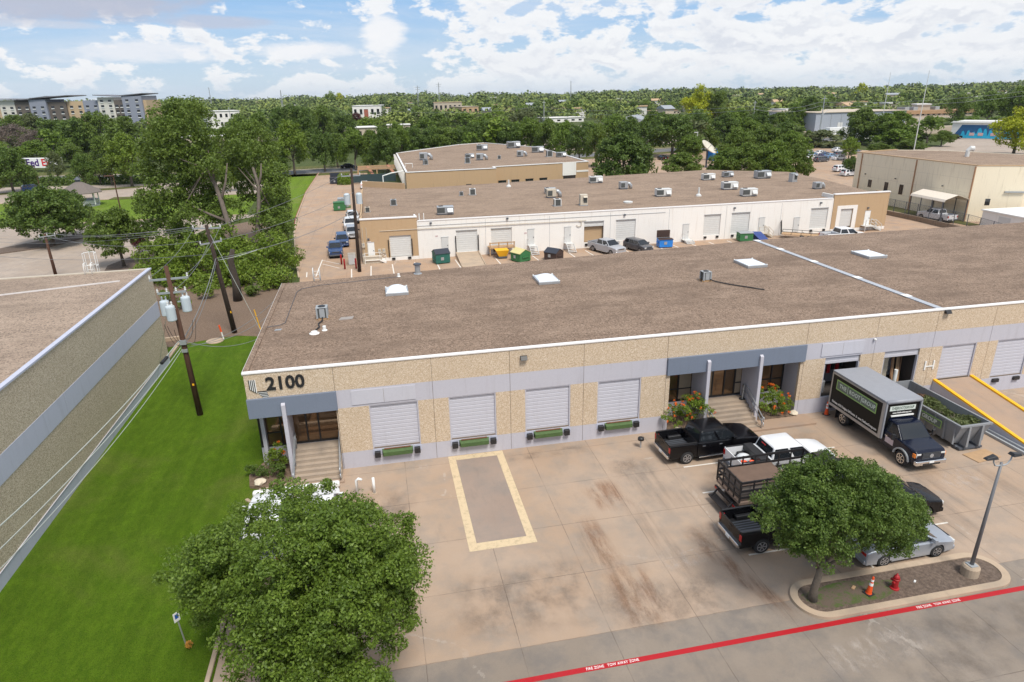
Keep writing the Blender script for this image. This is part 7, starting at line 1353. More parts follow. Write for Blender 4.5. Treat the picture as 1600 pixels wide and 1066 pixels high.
p2_ = pole('dark utility pole with a double crossarm beside the tree stump', (-13.95, 62.6), (-14.7, 62.4, 10.2), .20, 'wooddark'); crossarm(p2_, -.75, -.2, 9.9, -.1, 2.4, 4); crossarm(p2_, -.62, -.2, 8.6, .7, 2.0, 3); obj('pole_tag', MB().box(-.06, .06, -.22, -.205, 2.0, 2.2), M['yellow'], p2_)
p3_ = pole('short dark brown pole with a small lamp arm behind the left building', (-39.87, 90.5), (-39.9, 90.5, 5.5), .17); crossarm(p3_, .2, 0, 5.2, .6, 1.7, 3)
p4_ = pole('tall dark utility pole with two grey transformers in front of the tan end block', (-2.67, 82.9), (-2.45, 82.9, 12.6), .19, 'wooddark'); crossarm(p4_, .1, 0, 11.7, .1, 2.2, 3)
for dx in (-.55, .85): obj('transformer_can', MB().lathe([(.36, 0), (.38, 1.15), (.2, 1.3)], 14), bpy.data.materials['transformer grey'], p4_, loc=(dx-.05, -.1, 8.4))
wr = MB()
for a, b, s_ in (((-.8, 0, 8.6), (.1, 0, 6.4), .9), ((1.2, 0, 8.8), (.15, 0, 6.6), .9), ((.9, 0, 8.4), (.2, 0, 6.9), .6)): a = Vector(a); b = Vector(b); wr.tube([a.lerp(b, k/8)+Vector((.3*s_*math.copysign(1, a.x)*math.sin(PI*k/8), 0, -s_*.6*math.sin(PI*k/8))) for k in range(9)], .025, 4)
obj('drop_loop', wr, M['black'], p4_)
def wire(a, b, sag, r, label, mat='wirem', group='overhead wires'):
    a = Vector(a); b = Vector(b); n_ = 18; o = obj('overhead_wire', MB().tube([a.lerp(b, k/n_)-Vector((0, 0, sag*4*(k/n_)*(1-k/n_))) for k in range(n_+1)], r, 4), M[mat]); return tag(o, label, 'wire', group)
M['wirem'] = paint('wire grey', (.20, .21, .22), .6); M['wirel'] = paint('pale wire', (.42, .45, .42), .5)
F_ = lambda px, py, D: tuple(P(px, py, D))
for i, (e, z0, r_) in enumerate((((-14.2, 4, 9.4), 9.95, .014), ((-13.0, 4, 9.4), 9.95, .014), ((-11.9, 4, 9.4), 9.95, .014))): wire((-14.5+i*1.05, 45, 9.95), e, .6, r_, 'thin overhead wire running from the transformer pole towards the viewer') if 0 else None
# service drops seen over the lawn
for (a, b, s_, r_, l) in (((-13.6, 45, 5.5), (-16.3, 22, 4.9), .55, .028, 'pale twisted cable over the lawn, closest to the left building'), ((-13.5, 45, 5.1), (-15.2, 22, 4.9), .5, .022, 'middle cable over the lawn'), ((-13.5, 45, 4.9), (-14.4, 22, 4.9), .5, .016, 'thin cable over the lawn, farthest from the left building')): wire(a, b, s_, r_, l, 'wirel', 'cables over the lawn')
o = obj('splice_case', MB().tube([(-13.75, 42.6, 5.3), (-13.87, 41.8, 5.22)], .11, 8), M['black']); tag(o, 'black splice case hanging on the cable over the lawn', 'splice case')
A1 = (-13.4, 45, 9.9)
for i, (a, b, s_, r_) in enumerate((((-14.5, 44.9, 9.95), (-15.8, 62.5, 9.95), .4, .014), ((-12.4, 45.1, 9.95), (-13.6, 62.3, 9.95), .4, .014), ((-13.4, 45, 8.9), (-14.7, 62.4, 8.7), .5, .016), ((-13.3, 45, 5.6), (-14.4, 62.4, 7.2), .5, .03), ((-13.3, 45, 5.2), (-14.4, 62.4, 6.9), .6, .02))): wire(a, b, s_, r_, 'overhead wire between the transformer pole and the dark pole')
for i, (a, b, s_, r_) in enumerate((((-15.7, 62.4, 10.1), (-39.9, 90.5, 5.6), .5, .02), ((-14.7, 62.4, 10.1), (-39.7, 90.5, 5.6), .7, .02), ((-15.5, 62.4, 8.8), (-39.8, 90.5, 5.2), .8, .025), ((-15.8, 62.4, 10.1), F_(-30, 372, 84), .5, .018), ((-15.8, 62.4, 9.8), F_(-30, 376, 84), .7, .018), ((-14.6, 62.4, 7.6), F_(-30, 398, 80), .6, .022))): wire(a, b, s_, r_, 'overhead wire running left from the dark pole over the parking lot')
for i, (a, b, s_, r_) in enumerate((((-13.6, 62.3, 10.1), (-3.5, 82.9, 11.9), .4, .018), ((-14.5, 62.3, 8.7), (-2.4, 82.9, 9.8), .6, .02), ((-14.3, 62.3, 7.2), (-2.4, 82.9, 7.6), .7, .028))): wire(a, b, s_, r_, 'overhead wire between the dark pole and the tall pole by the tan block')
for i, (a, b, s_, r_) in enumerate((((-13.3, 45, 5.5), (-7.8, 43.6, 5.9), .6, .02), ((-13.3, 45, 5.2), (-7.8, 49, 6.0), .7, .018), ((-13.3, 45, 5.0), (-7.8, 53.5, 6.1), .8, .018))): wire(a, b, s_, r_, 'black service wire drooping from the transformer pole to the near roof edge')
wire((-14.4, 62.4, 7.0), (-11.4, 66, 7.0), .1, .03, 'short pale strut wire between the dark pole and the tree stump', 'wirel')
wire((-14.6, 62.4, 9.6), (-11.2, 60.8, .3), .0, .02, 'thin guy wire from the dark pole down to the yellow guard', 'wirel'); wire((-13.5, 45, 8.9), (-17.6, 51, .2), .0, .016, 'thin guy wire from the transformer pole to the left building corner', 'wirel')
o = obj('guy_guard', MB().tube([(-11.25, 61.0, .05), (-11.6, 60.9, 2.6)], .05, 6), M['yellow']); tag(o, 'yellow plastic guy wire guard by the soil bank', 'guard')
o = obj('manhole_cover', MB().lathe([(.75, 0), (.75, .08), (.6, .12)], 18, (-15.3, 60.6, 0)), M['kerb']); tag(o, 'round pale concrete manhole cover in the bare soil', 'manhole cover')
t = thing('marker_post', 'white marker post with orange top beside the manhole cover', 'marker post', (-14.6, 60.9, 0)); obj('post', MB().tube([(0, 0, 0), (-.1, 0, .75)], .06, 8), M['white'], t); obj('marker_top', MB().tube([(-.1, 0, .751), (-.2, 0, 1.4)], .075, 8), M['orange'], t)
o = obj('timber_beam', MB().box(-10.9, -8.6, 65.6, 66.6, .02, .3).box(-10.6, -7.9, 63.8, 64.4, .02, .24), M['rock']); tag(o, 'broken concrete slabs on the soil bank left of the near building', 'rubble')
# parking lot and yard lamps
M['lampgrey'] = paint('lamp post grey', (.17, .17, .18), .5, .2, .15); lp = thing('light_pole', 'tall grey twin headed lamp post on a round concrete base in the mulch island', 'lamp post', (24.4, 19.5, .1)); obj('concrete_base', MB().lathe([(.36, -.05), (.36, .42), (.30, .50)], 20), M['kerb'], lp, bevel=0); obj('pole_shaft', MB().tube([(0, 0, .5), (.05, -.05, 5.7)], [.085, .055], 12), M['lampgrey'], lp, smooth=True)
obj('base_plate', MB().box(-.18, .18, -.18, .18, .5, .54), M['greymetal'], lp)
for s_ in (-1, 1):
    pts = [(.05+s_*(.45-.45*math.cos(a)) if 0 else .05+s_*.42*math.sin(a*.5)*1.0, -.05, 5.7-.28*math.sin(a)+.0) for a in np.linspace(0, PI, 8)]
    pts = [(.05, -.05, 5.62), (.05+s_*.12, -.05, 5.56), (.05+s_*.30, -.05, 5.6), (.05+s_*.42, -.05, 5.78), (.05+s_*.45, -.05, 6.0)]
    ar = obj('lamp_arm', MB().tube(pts, .03, 8), M['greymetal'], lp, smooth=True)
    obj('lamp_head', MB().add([(.05+s_*.36, -.22, 5.98), (.05+s_*.88, -.16, 5.95), (.05+s_*.88, .08, 5.95), (.05+s_*.36, .12, 5.98), (.05+s_*.42, -.16, 6.12), (.05+s_*.82, -.11, 6.03), (.05+s_*.82, .04, 6.03), (.05+s_*.42, .07, 6.12)], [(3, 2, 1, 0), (4, 5, 6, 7), (0, 1, 5, 4), (1, 2, 6, 5), (2, 3, 7, 6), (3, 0, 4, 7)]), M['black'], lp, bevel=.02)
def lotlamp(px, py, h, label, mat='whitemetal', arm=1.2):
    x, y = g(px, py); t = thing('lamp_post', label, 'lamp post', (x, y, 0)); obj('pole_shaft', MB().tube([(0, 0, 0), (0, 0, h)], [.14, .1], 8), M[mat], t); obj('lamp_head', MB().box(-arm, .12, -.2, .2, h, h+.2), M[mat], t, bevel=.03)
lotlamp(190, 335, 7.2, 'brown lamp post standing on the lawn right of the gazebo', 'wood', 1.6); lotlamp(1087, 249, 8, 'white lamp post beside the satellite dish'); lotlamp(977, 216, 6.5, 'white lamp post above the big round oak'); lotlamp(62, 292, 5, 'brown lamp post by the parked blue car', 'wood', 1.3); lotlamp(1536, 206, 8, 'white street lamp at the right edge of the skyline') if 0 else None
for px, py, pt, l in ((855, 195, 152, 'utility pole on the skyline left of the white cars') if 0 else (1176, 198, 160, 'utility pole with street light among trees right of centre'), (1280, 215, 154, 'utility pole with street light left of the oak row'), (850, 200, 160, 'thin utility pole in the wood at picture centre'), (612, 190, 168, 'utility pole behind the strip buildings'), (628, 192, 170, 'second utility pole behind the strip buildings'), (363, 205, 170, 'pale thin pole behind the big cottonwood')):
    x, y = g(px, py); d = proj(x, y, 0)[2]; h = (py-pt)*d/FPX; t = thing('street_pole', l, 'utility pole', (x, y, 0)); obj('pole_shaft', MB().tube([(0, 0, 0), (0, 0, h)], .2, 6), M['greymetal'], t); obj('crossarm', MB().box(-1.2, 1.2, -.1, .1, h-1.2, h-1.0), M['greymetal'], t)
    if 'street light' in l: obj('lamp_arm', MB().tube([(0, 0, h*.55), (2.4, 0, h*.66), (3.4, 0, h*.66)], .1, 5), M['whitemetal'], t)
for i, (a, b) in enumerate((((1176, 165, 230), (1280, 160, 250)), ((1176, 170, 230), (1280, 166, 250)), ((850, 168, 300), (1176, 166, 230)), ((850, 174, 300), (1176, 172, 230)), ((1280, 160, 250), (1620, 140, 250)), ((1280, 166, 250), (1620, 147, 250)), ((612, 174, 330), (850, 166, 300)), ((200, 185, 360), (612, 174, 330)))): wire(F_(*a), F_(*b), 1.6, .06, 'far overhead wire strung above the street trees')
for px, pt, D, l in ((438, 141, 700, 'thin dark mast on the skyline left of centre'), (652, 134, 900, 'dark mast with crossarms on the skyline'), (685, 129, 900, 'lattice mast on the skyline right of the crossarm mast'), (892, 127, 900, 'pale mast on the skyline right of centre'), (268, 151, 500, 'short dark mast above the hotel end tree'), (1101, 131, 1100, 'faint mast above the yellow green tree'), (326, 137, 900, 'leaning lattice tower on the left skyline')):
    q = P(px, pt, D); b0 = P(px, 175, D); t = thing('radio_mast', l, 'mast', (q.x, q.y, 0)); w_ = .6; mb = MB()
    for sx, sy in ((-w_, -w_), (w_, -w_), (0, w_)): mb.tube([(sx*1.8, sy*1.8, 0), (sx*.4, sy*.4, q.z)], .22, 4)
    for k in range(8): z = q.z*(k+.5)/8; f = 1.8-1.4*z/q.z; mb.bar((-w_*f, -w_*f, z), (w_*f, -w_*f, z+1.4), .15)
    obj('lattice', mb, M['greymetal'] if D < 1000 else M['steel'], t)
    if 'crossarm' in l: obj('crossarm', MB().box(-4, 4, -.2, .2, q.z-2.5, q.z-2.1).box(-3, 3, -.2, .2, q.z-5.0, q.z-4.6), M['greymetal'], t)
x, y = g(1103, 262); t = thing('satellite_dish', 'large pale satellite dish above the thicket right of the lamp post', 'satellite dish', (x, y, 0), R(20)); prof = [(.05, 0), (1.0, .12), (1.9, .42), (2.6, .85), (2.62, .9), (1.9, .5), (1.0, .2), (.05, .08)]; d_ = obj('dish', MB().lathe(prof, 24), paint('dish cream', (.60, .56, .48), .6), t, smooth=True, loc=(0, 0, 5.0)); d_.rotation_euler = (R(38), R(18), 0); obj('mount_post', MB().tube([(0, 0, 0), (0, 0, 5)], .25, 8), M['darkvent'], t); obj('feed_horn', MB().tube([(0, 0, 0), (0, 0, 1.9)], .06, 5), M['darkvent'], d_)
# ------------------------------------------------------------------ dumpsters
def dumpster(x, y, rz, col, lid, label, w_=1.9, d=1.5, h=1.25, lidopen=0, slope=.45, lb2=None):
    t = thing('dumpster', label, 'dumpster', (x, y, 0), rz); obj('bin_body', MB().loft([[(-w_/2, -d/2, z), (w_/2, -d/2, z), (w_/2, d/2, z), (-w_/2, d/2, z)] for z in (.12, h)]), M[col], t, bevel=.02)
    obj('gable', MB().add([(-w_/2, -d/2, h), (-w_/2, d/2, h), (-w_/2, 0, h+slope), (w_/2, -d/2, h), (w_/2, d/2, h), (w_/2, 0, h+slope)], [(0, 1, 2), (5, 4, 3), (0, 2, 5, 3), (1, 4, 5, 2)]), M[col], t)
    for s_ in (-1, 1):
        if lidopen and s_ == 1: obj('lid', MB().box(-w_/2, w_/2, d/2-.02, d/2+.06, h+.02, h+1.05), M[lid], t, bevel=.02)
        else: obj('lid', MB().add([(-w_/2-.05, s_*(d/2+.08), h+.02), (w_/2+.05, s_*(d/2+.08), h+.02), (w_/2+.05, 0, h+slope+.06), (-w_/2-.05, 0, h+slope+.06), (-w_/2-.05, s_*(d/2+.08), h-.03), (w_/2+.05, s_*(d/2+.08), h-.03), (w_/2+.05, 0, h+slope+.01), (-w_/2-.05, 0, h+slope+.01)], [(0, 1, 2, 3), (7, 6, 5, 4), (0, 4, 5, 1), (1, 5, 6, 2), (2, 6, 7, 3), (3, 7, 4, 0)]), M[lid], t)
    mb = MB().box(-w_/2-.02, w_/2+.02, -d/2-.04, -d/2+.0, h-.12, h-.02)
    for s_ in (-1, 1): mb.box(min(s_*w_/2, s_*(w_/2+.12)), max(s_*w_/2, s_*(w_/2+.12)), -d*.3, d*.3, .62, .78)
    obj('lift_pocket', mb, M[lb2 or col], t); obj('label_plate', MB().box(-.3, .1, -d/2-.05, -d/2-.041, .5, .9), M['steel'], t)
    for sx in (-1, 1):
        for sy in (-1, 1): obj('caster', MB().lathe([(.08, -.03), (.08, .03)], 8, (sx*(w_/2-.15), sy*(d/2-.15), .08), 'x'), M['black'], t)
    return t
dumpster(7.75, 84.9, R(12), 'teald', 'greend' if 0 else 'darklid', 'teal dumpster with rusty inside, half open at the left end of the rear parking bays', 1.9, 1.7, 1.35)
dumpster(17.9, 82.9, R(-62), 'greend', 'yellowlid', 'green dumpster with a pale yellow sloping lid', 1.9, 1.8, 1.2)
dumpster(22.2, 82.3, R(-50), 'brownd', 'darklid', 'brown dumpster with dark blue plastic lids', 1.9, 1.7, 1.1)
t = dumpster(39.0, 85.4, R(-5), 'blued', 'brownd', 'bright blue open dumpster with its maroon lid thrown back', 1.9, 1.4, 1.2, 1, .0); t2 = dumpster(51.5, 85.9, R(-8), 'greend', 'greymetal', 'dark green dumpster standing at the dock with a blue ramp', 1.9, 1.5, 1.25, 0, .02)
o = obj('blue_ramp', MB().add([(52.9, 86.6, .1), (54.3, 86.4, .1), (54.5, 84.0, .05), (53.1, 83.8, .05), (52.9, 86.6, 1.15), (54.3, 86.4, 1.1), (54.5, 84.0, .15), (53.1, 83.8, .15)], [(3, 2, 1, 0), (4, 5, 6, 7), (0, 1, 5, 4), (1, 2, 6, 5), (2, 3, 7, 6), (3, 0, 4, 7)]), paint('navy blue steel', (.03, .06, .22), .6, 0, .3)); tag(o, 'dark blue steel ramp leaning beside the dark green dumpster', 'ramp')
x, y = g(531, 330); t = dumpster(x, y+1, R(0), 'greend', 'greend', 'dark green dumpster by the drive edge with a pale electrical cabinet', 2.2, 1.8, 1.6, 0, .0); x, y = g(535, 322); t = thing('electrical_cabinet', 'grey electrical cabinet on a green pad in front of the drive dumpster', 'cabinet', (x+.3, y-2, 0)); obj('cabinet_body', MB().box(-1, 1, -.8, .8, .15, 1.9), M['steel'], t, bevel=.04); obj('pad', MB().box(-1.4, 1.4, -1.3, 1.2, 0, .15), M['green'], t)
dumpster(*g(524, 287), R(0), 'darklid', 'darklid', 'black dumpster with cardboard at the top of the rear drive', 2.4, 2.2, 1.5, 1, .0)
x, y = g(790, 398); t = thing('yellow_hopper', 'rusty yellow tipping hopper beside the green dumpster', 'hopper', (15.9, 85.3, 0)); obj('hopper_body', MB().loft([[(-.5, -.5, .3), (.5, -.5, .3), (.5, .5, .3), (-.5, .5, .3)], [(-.9, -.8, 1.15), (.8, -.8, 1.15), (.8, .8, 1.15), (-.9, .8, 1.15)]]), M['yellow'], t); obj('frame', MB().box(-.6, .6, -.6, .6, .1, .3), M['darkvent'], t)
# timber platform behind
t = thing('timber_deck', 'old wooden loading platform against the white wall by the yellow hopper', 'platform', (16.0, 87.0, 0)); obj('deck', MB().box(-1.6, 1.9, -.7, .8, 1.05, 1.2), M['lumber'], t); 
for xx in (-1.5, -.3, .9, 1.8): obj('post', MB().box(xx-.07, xx+.07, -.65, -.5, 0, 1.9), M['lumber'], t)
obj('railing', MB().box(-1.6, 1.9, -.66, -.6, 1.75, 1.88), M['lumber'], t)
for x, y, l in ((-5.0, 87.4, 'red bollard nearest the blue pickup'), (-4.5, 84.7, 'red bollard in front of the other two'), (-3.1, 84.6, 'red bollard left of the tall utility pole')): t = thing('bollard', l, 'bollard', (x, y, 0)); obj('post', MB().lathe([(.11, 0), (.11, 1.3), (.06, 1.38)], 12), M['redp'], t, smooth=True); obj('footing', MB().lathe([(.2, 0), (.2, .04)], 12), M['kerb'], t)
t = thing('utility_cabinet', 'row of beige utility cabinets at the corner of the tan end block', 'cabinet', (-3.2, 87.2, 0)); obj('cabinet_body', MB().box(-.9, .1, -.4, .3, 0, 1.5).box(1.0, 3.4, -.35, .3, 0, .95), M['beigemetal'], t, bevel=.03); obj('cabinet_door', MB().box(-.85, .05, -.43, -.401, .1, 1.4), M['whitemetal'], t)
for x0, x1, y0, y1 in ((-8.0, -7.9, 80.5, 91), (-6.0, -5.9, 86, 91)): pass
for x0, y0, x1, y1 in ((-7.9, 82, -7.65, 91), (-9.0, 82, -9.15, 84.5), (-3.6, 80.3, -3.7, 84.6), (-1.3, 80.2, -1.25, 85.6), (1.5, 80.2, 1.45, 85.8), (4.4, 80.2, 4.35, 86), (7.2, 80.2, 7.15, 86), (9.9, 80.2, 9.7, 86), (15.1, 80.2, 15.0, 86), (20.4, 80.4, 20.0, 86), (25.4, 80.4, 25.2, 86.4), (28.1, 80.4, 27.8, 86.4), (33.3, 80.4, 33.0, 86.6), (35.7, 80.4, 35.4, 86.6), (38.4, 80.4, 38.2, 86), (40.9, 80.4, 40.6, 86.6), (43.6, 80.4, 43.4, 86.6), (46.5, 80.4, 46.3, 86.6), (49.4, 80.4, 49.2, 86.6), (52.4, 80.4, 52.2, 83), (55.4, 80.4, 55.2, 86.6), (58.2, 80.4, 58.1, 86.6), (74.5, 80.4, 74.5, 85), (-7.5, 88.5, -5.2, 85.5), (-7.6, 90.6, -5.3, 87.8)):
    sheet('stall_line', [(x0-.07, y0), (x0+.07, y0), (x1+.07, y1), (x1-.07, y1)], .0125, M['mark'])
# yard behind the tan building: fence with dark screen, colourful clutter
x, y = g(552, 287); t = thing('screen_fence', 'fence with dark green windscreen beside the tan building', 'fence', (*g(552, 288), 0)); obj('screen', MB().box(0, 10.6, -.02, .02, .3, 2.3), paint('dark green screen', (.03, .055, .06), .8, 0, .3), t)
for k in range(5): obj('post', MB().tube([(k*2.65, .1, 0), (k*2.65, .1, 2.6)], .06, 6), M['darkvent'], t)
for px, py, l in ((580, 268, 'orange striped banner panel leaning in the fenced yard, left'), (612, 265, 'orange striped banner panel leaning in the fenced yard, right')): x, y = g(px, py+10); o = obj('banner_panel', MB().bar((x-.8, y+2, 2.8), (x+1.0, y-1.4, .4), .9, .08), paint('faded orange', (.34, .16, .10), .8, 0, .3) if 'faded orange' not in bpy.data.materials else bpy.data.materials['faded orange']); tag(o, l, 'panel')
t = thing('wooden_pergola', 'timber frame shelter with tan boards in the fenced yard', 'pergola', (*g(590, 278), 0)); obj('beam', MB().box(-5, 6, -.2, .2, 2.2, 2.7).box(-5, 6, 5.8, 6.2, 2.2, 2.7), M['lumber'], t)
for xx in (-5, 0, 5.8):
    for yy in (0, 6): obj('post', MB().box(xx-.15, xx+.15, yy-.15, yy+.15, 0, 2.2), M['lumber'], t)
# ------------------------------------------------------------------ cars behind
def backcars(lst):
    for kind, col, px, py, rz, nm, label, cat in lst: x, y = g(px, py); vehicle(kind, col, nm, label, cat, x, y, R(rz), None, True)
vehicle('pickup', 'champ', 'pickup_truck', 'silver pickup parked nose out below the open rear dock door', 'pickup truck', 30.2, 84.4, R(-68), None, False, .98, ('chrome',))
vehicle('suv', 'grey', 'parked_car', 'dark grey hatchback parked right of the silver pickup', 'car', 34.7, 84.4, R(-70), None, False, .95)
vehicle('pickup', 'blue', 'pickup_truck', 'dark blue pickup at the front of the row beside the tan end block', 'pickup truck', -6.0, 93.8, R(-86), None, False, .95); vehicle('suv', 'blue', 'parked_car', 'dark blue car directly behind the blue pickup', 'car', -5.3, 100.2, R(-86), None, True)
vehicle('suv', 'champ', 'parked_car', 'silver car in the middle of the row by the tan end block', 'car', -4.0, 106.0, R(-86), None, True); vehicle('pickup', 'white', 'pickup_truck', 'white pickup behind the silver car in the row', 'pickup truck', -4.4, 112.5, R(-86), None, True); vehicle('pickup', 'white', 'pickup_truck', 'last white pickup of the row with a brown load in its bed', 'pickup truck', -4.1, 119.6, R(-86), None, True)
vehicle('pickup', 'white', 'pickup_truck', 'white pickup hitched to the long trailer behind the near roof', 'pickup truck', 64.2, 81.6, R(-3), None, True, 1.05); vehicle('pickup', 'white', 'pickup_truck', 'white utility pickup parked under the carport side by the chain link fence', 'pickup truck', 88.4, 91.4, R(96), None, False, 1.0, ('steelrim',))
tr_ = thing('flatbed_trailer', 'long black trailer with timber deck and raised mesh ramps', 'trailer', (60.6, 84.6, 0), R(-38)); obj('deck', MB().box(-3.4, 3.2, -1, 1, .55, .65), M['lumber'], tr_); obj('side_rail', MB().bar((-3.4, -1, 1.0), (3.2, -1, 1.0), .06).bar((-3.4, 1, 1.0), (3.2, 1, 1.0), .06).bar((3.2, -1, 1.0), (3.2, 1, 1.0), .06), M['black'], tr_)
for xx in np.linspace(-3.4, 3.2, 6): obj('stake', MB().box(xx-.03, xx+.03, -1.03, -.97, .6, 1).box(xx-.03, xx+.03, .97, 1.03, .6, 1), M['black'], tr_)
for yy in (-.5, .5):
    mb = MB().bar((-3.5, yy-.35, .6), (-3.7, yy-.35, 2.4), .06).bar((-3.5, yy+.35, .6), (-3.7, yy+.35, 2.4), .06)
    for k in range(6): mb.bar((-3.5-.035*k, yy-.35, .7+k*.32), (-3.5-.035*k, yy+.35, .7+k*.32), .04)
    obj('mesh_ramp', mb, M['black'], tr_)
for xx in (-.6, .3):
    for s_ in (-1, 1): wheel(tr_, xx, s_*1.15, .34, .2, M['steel'], s_, True)
backcars([('suv', 'white', 1327, 275, 8, 'parked_car', 'white crossover closest to the white warehouse roof in the far right lot', 'car'), ('suv', 'white', 1314, 268, 10, 'parked_car', 'white car partly behind the crossover', 'car'),
 ('suv', 'grey', 1283, 253, 10, 'parked_car', 'dark car in front of the white group in the far lot', 'car'), ('sedan', 'black', 1266, 231, 0, 'parked_car', 'black car alone by the street verge', 'car'), ('suv', 'black', 1322, 260, 60, 'parked_car', 'black car nosing out at the small dark bush', 'car'),
 ('sedan', 'white', 1268, 249, 12, 'parked_car', 'white car second from left in the near file of the far lot', 'car'), ('sedan', 'white', 1310, 250, 12, 'parked_car', 'white car at the right end of the group in the far lot', 'car'), ('sedan', 'white', 1259, 238, 12, 'parked_car', 'white car at the upper left of the group in the far lot', 'car'), ('sedan', 'white', 1282, 242, 12, 'parked_car', 'white car in the upper middle of the group in the far lot', 'car'), ('sedan', 'lblue', 1298, 247, 12, 'parked_car', 'light blue car inside the white group', 'car'), ('sedan', 'blue', 1290, 245, 12, 'parked_car', 'blue car inside the white group', 'car'), ('sedan', 'lblue', 1266, 244, 12, 'parked_car', 'pale blue car at the left of the group', 'car'),
 ('sedan', 'white', 1309, 237, 15, 'parked_car', 'white sedan standing alone behind the small bright tree', 'car'), ('sedan', 'silver', 1337, 241, 20, 'parked_car', 'grey car right of the small bright tree', 'car'), ('suv', 'grey', 1312, 245, 12, 'parked_car', 'grey car between the white cars and the small bright tree', 'car'),
 ('suv', 'blue', 52, 299, 30, 'parked_car', 'blue car parked under the dark tree in the far left lot', 'car'), ('suv', 'blue', 245, 283, 70, 'parked_car', 'blue car glimpsed beside the big cottonwood', 'car'), ('sedan', 'black', 1035, 250, 90, 'parked_car', 'black car left of the low round tree', 'car'), ('sedan', 'silver', 1003, 270, 80, 'parked_car', 'grey car nose beyond the white warehouse roof', 'car'), ('pickup', 'grey', 1128, 212, 0, 'pickup_truck', 'grey pickup on the street right of the satellite dish', 'pickup truck'),
 ('pickup', 'black', 1490, 217, -10, 'pickup_truck', 'black and red pickup in front of the mural', 'pickup truck'), ('sedan', 'silver', 1441, 216, 0, 'parked_car', 'grey car left of the mural forecourt', 'car'), ('sedan', 'black', 545, 263, 10, 'parked_car', 'black car on the street behind the fenced yard', 'car'), ('suv', 'white', 570, 294, 90, 'parked_car', 'white car roof behind the dark green screen fence', 'car')])
def semi(px, py, rz, label, col, bc='white', ln=12):
    x, y = g(px, py); t = thing('semi_truck', label, 'truck', (x, y, 0), R(rz)); obj('trailer_box', MB().box(-ln/2, ln/2, -1.3, 1.3, 1.1, 4.0), M[bc], t, bevel=.05); obj('cab', MB().box(-ln/2-3.2, -ln/2-.6, -1.15, 1.15, .8, 3.2), CP[col], t, bevel=.25); obj('windshield', MB().box(-ln/2-3.23, -ln/2-3.0, -.95, .95, 2.0, 2.9), M['glass'], t); obj('hood', MB().box(-ln/2-4.4, -ln/2-3.25, -1.0, 1.0, .7, 1.9), CP[col], t, bevel=.15)
    for xx in (-ln/2-3.9, -ln/2-.8, ln/2-2.4, ln/2-1.2):
        for s_ in (-1, 1): wheel(t, xx, s_*1.1, .5, .3, M['steel'], s_, True)
semi(1307, 214, 12, 'white box trailer truck on the street beyond the white cars', 'white'); semi(1320, 203, 12, 'white trailer with a blue cab in the truck lot', 'blue'); semi(1350, 222, 12, 'white truck glimpsed behind the oak row', 'white', 'white', 7); semi(1455, 213, 5, 'long pale trailer left of the mural', 'white', 'paleblock', 22)
semi(557, 258, 12, 'white truck parked on the street left of the street oaks', 'white', 'white', 5) if 0 else None
x, y = g(1366, 225)
# blue portable shed behind dish
x, y = g(1117, 250); t = thing('blue_container', 'bright blue container behind the satellite dish', 'container', (x, y, 0), .2); obj('container_body', MB().box(-2.2, 2.2, -1.5, 1.5, 0, 3.4), M['blued'], t); obj('roof', MB().box(-2.3, 2.3, -1.6, 1.6, 3.4, 3.6), M['darkvent'], t)
# ------------------------------------------------------------------ foreground small things
cone(28.25, 35.0-.15, 'orange traffic cone at the rear corner of the box truck', 1.05); cone(19.25, 19.42, 'orange traffic cone with white collars leaning in the island grass', .98, .11, .06)
hy = thing('fire_hydrant', 'red fire hydrant in the mulch island right of the traffic cone', 'fire hydrant', (20.55, 19.45, .1), .3); obj('barrel', MB().lathe([(.19, 0), (.19, .05), (.125, .07), (.12, .45), (.15, .47), (.15, .52), (.12, .54)], 16), M['redp'], hy, smooth=False); obj('bonnet', MB().lathe([(.13, .54), (.12, .62), (.07, .70), (.035, .72), (.035, .78)], 16), M['redp'], hy, smooth=True)
for a in (0, PI/2, PI): obj('nozzle', MB().tube([(.09*math.cos(a), .09*math.sin(a), .38), (.21*math.cos(a), .21*math.sin(a), .38)], .062, 10), M['redp'], hy)
for x, y, l, m_, s_ in ((18.85, 19.85, 'small pale brick in the island grass', 'lumber', .12), (21.7, 19.6, 'small white paper scrap on the island mulch', 'white', .07)): o = obj('litter', MB().box(-s_, s_, -s_*.5, s_*.5, 0, .05, .6), M[m_], loc=(x, y, .11)); tag(o, l, 'litter')
sp = thing('sign_post', 'accessible parking sign on a leaning steel post at the lawn edge by the big oak', 'sign', (-8.95, 22.9, 0), R(48)); obj('post', MB().tube([(0, 0, 0), (-.12, 0, 1.75)], .03, 6), M['steel'], sp); pl_ = obj('sign_plate', MB().box(-.26, .0, -.05, -.035, 1.42, 1.84), M['white'], sp, bevel=.01); obj('sign_symbol', MB().box(-.20, -.06, -.054, -.051, 1.56, 1.76), paint('sign blue', (.02, .09, .35), .5), pl_)
L['tulip'] = leafmat('orange brown leaf', (.35, .17, .03), (.48, .24, .04), (.6, .32, .08)); o = thing('tulip_plant', 'small orange leaved plant at the foot of the sign post', 'plant', (-8.8, 22.75, 0)); rng = np.random.default_rng(8); e = sph(70, rng, .5); obj('foliage', leaf_mesh('foliage', np.array([0, 0, .22])+e*.13, e, .09, L['tulip'], rng), None, o)
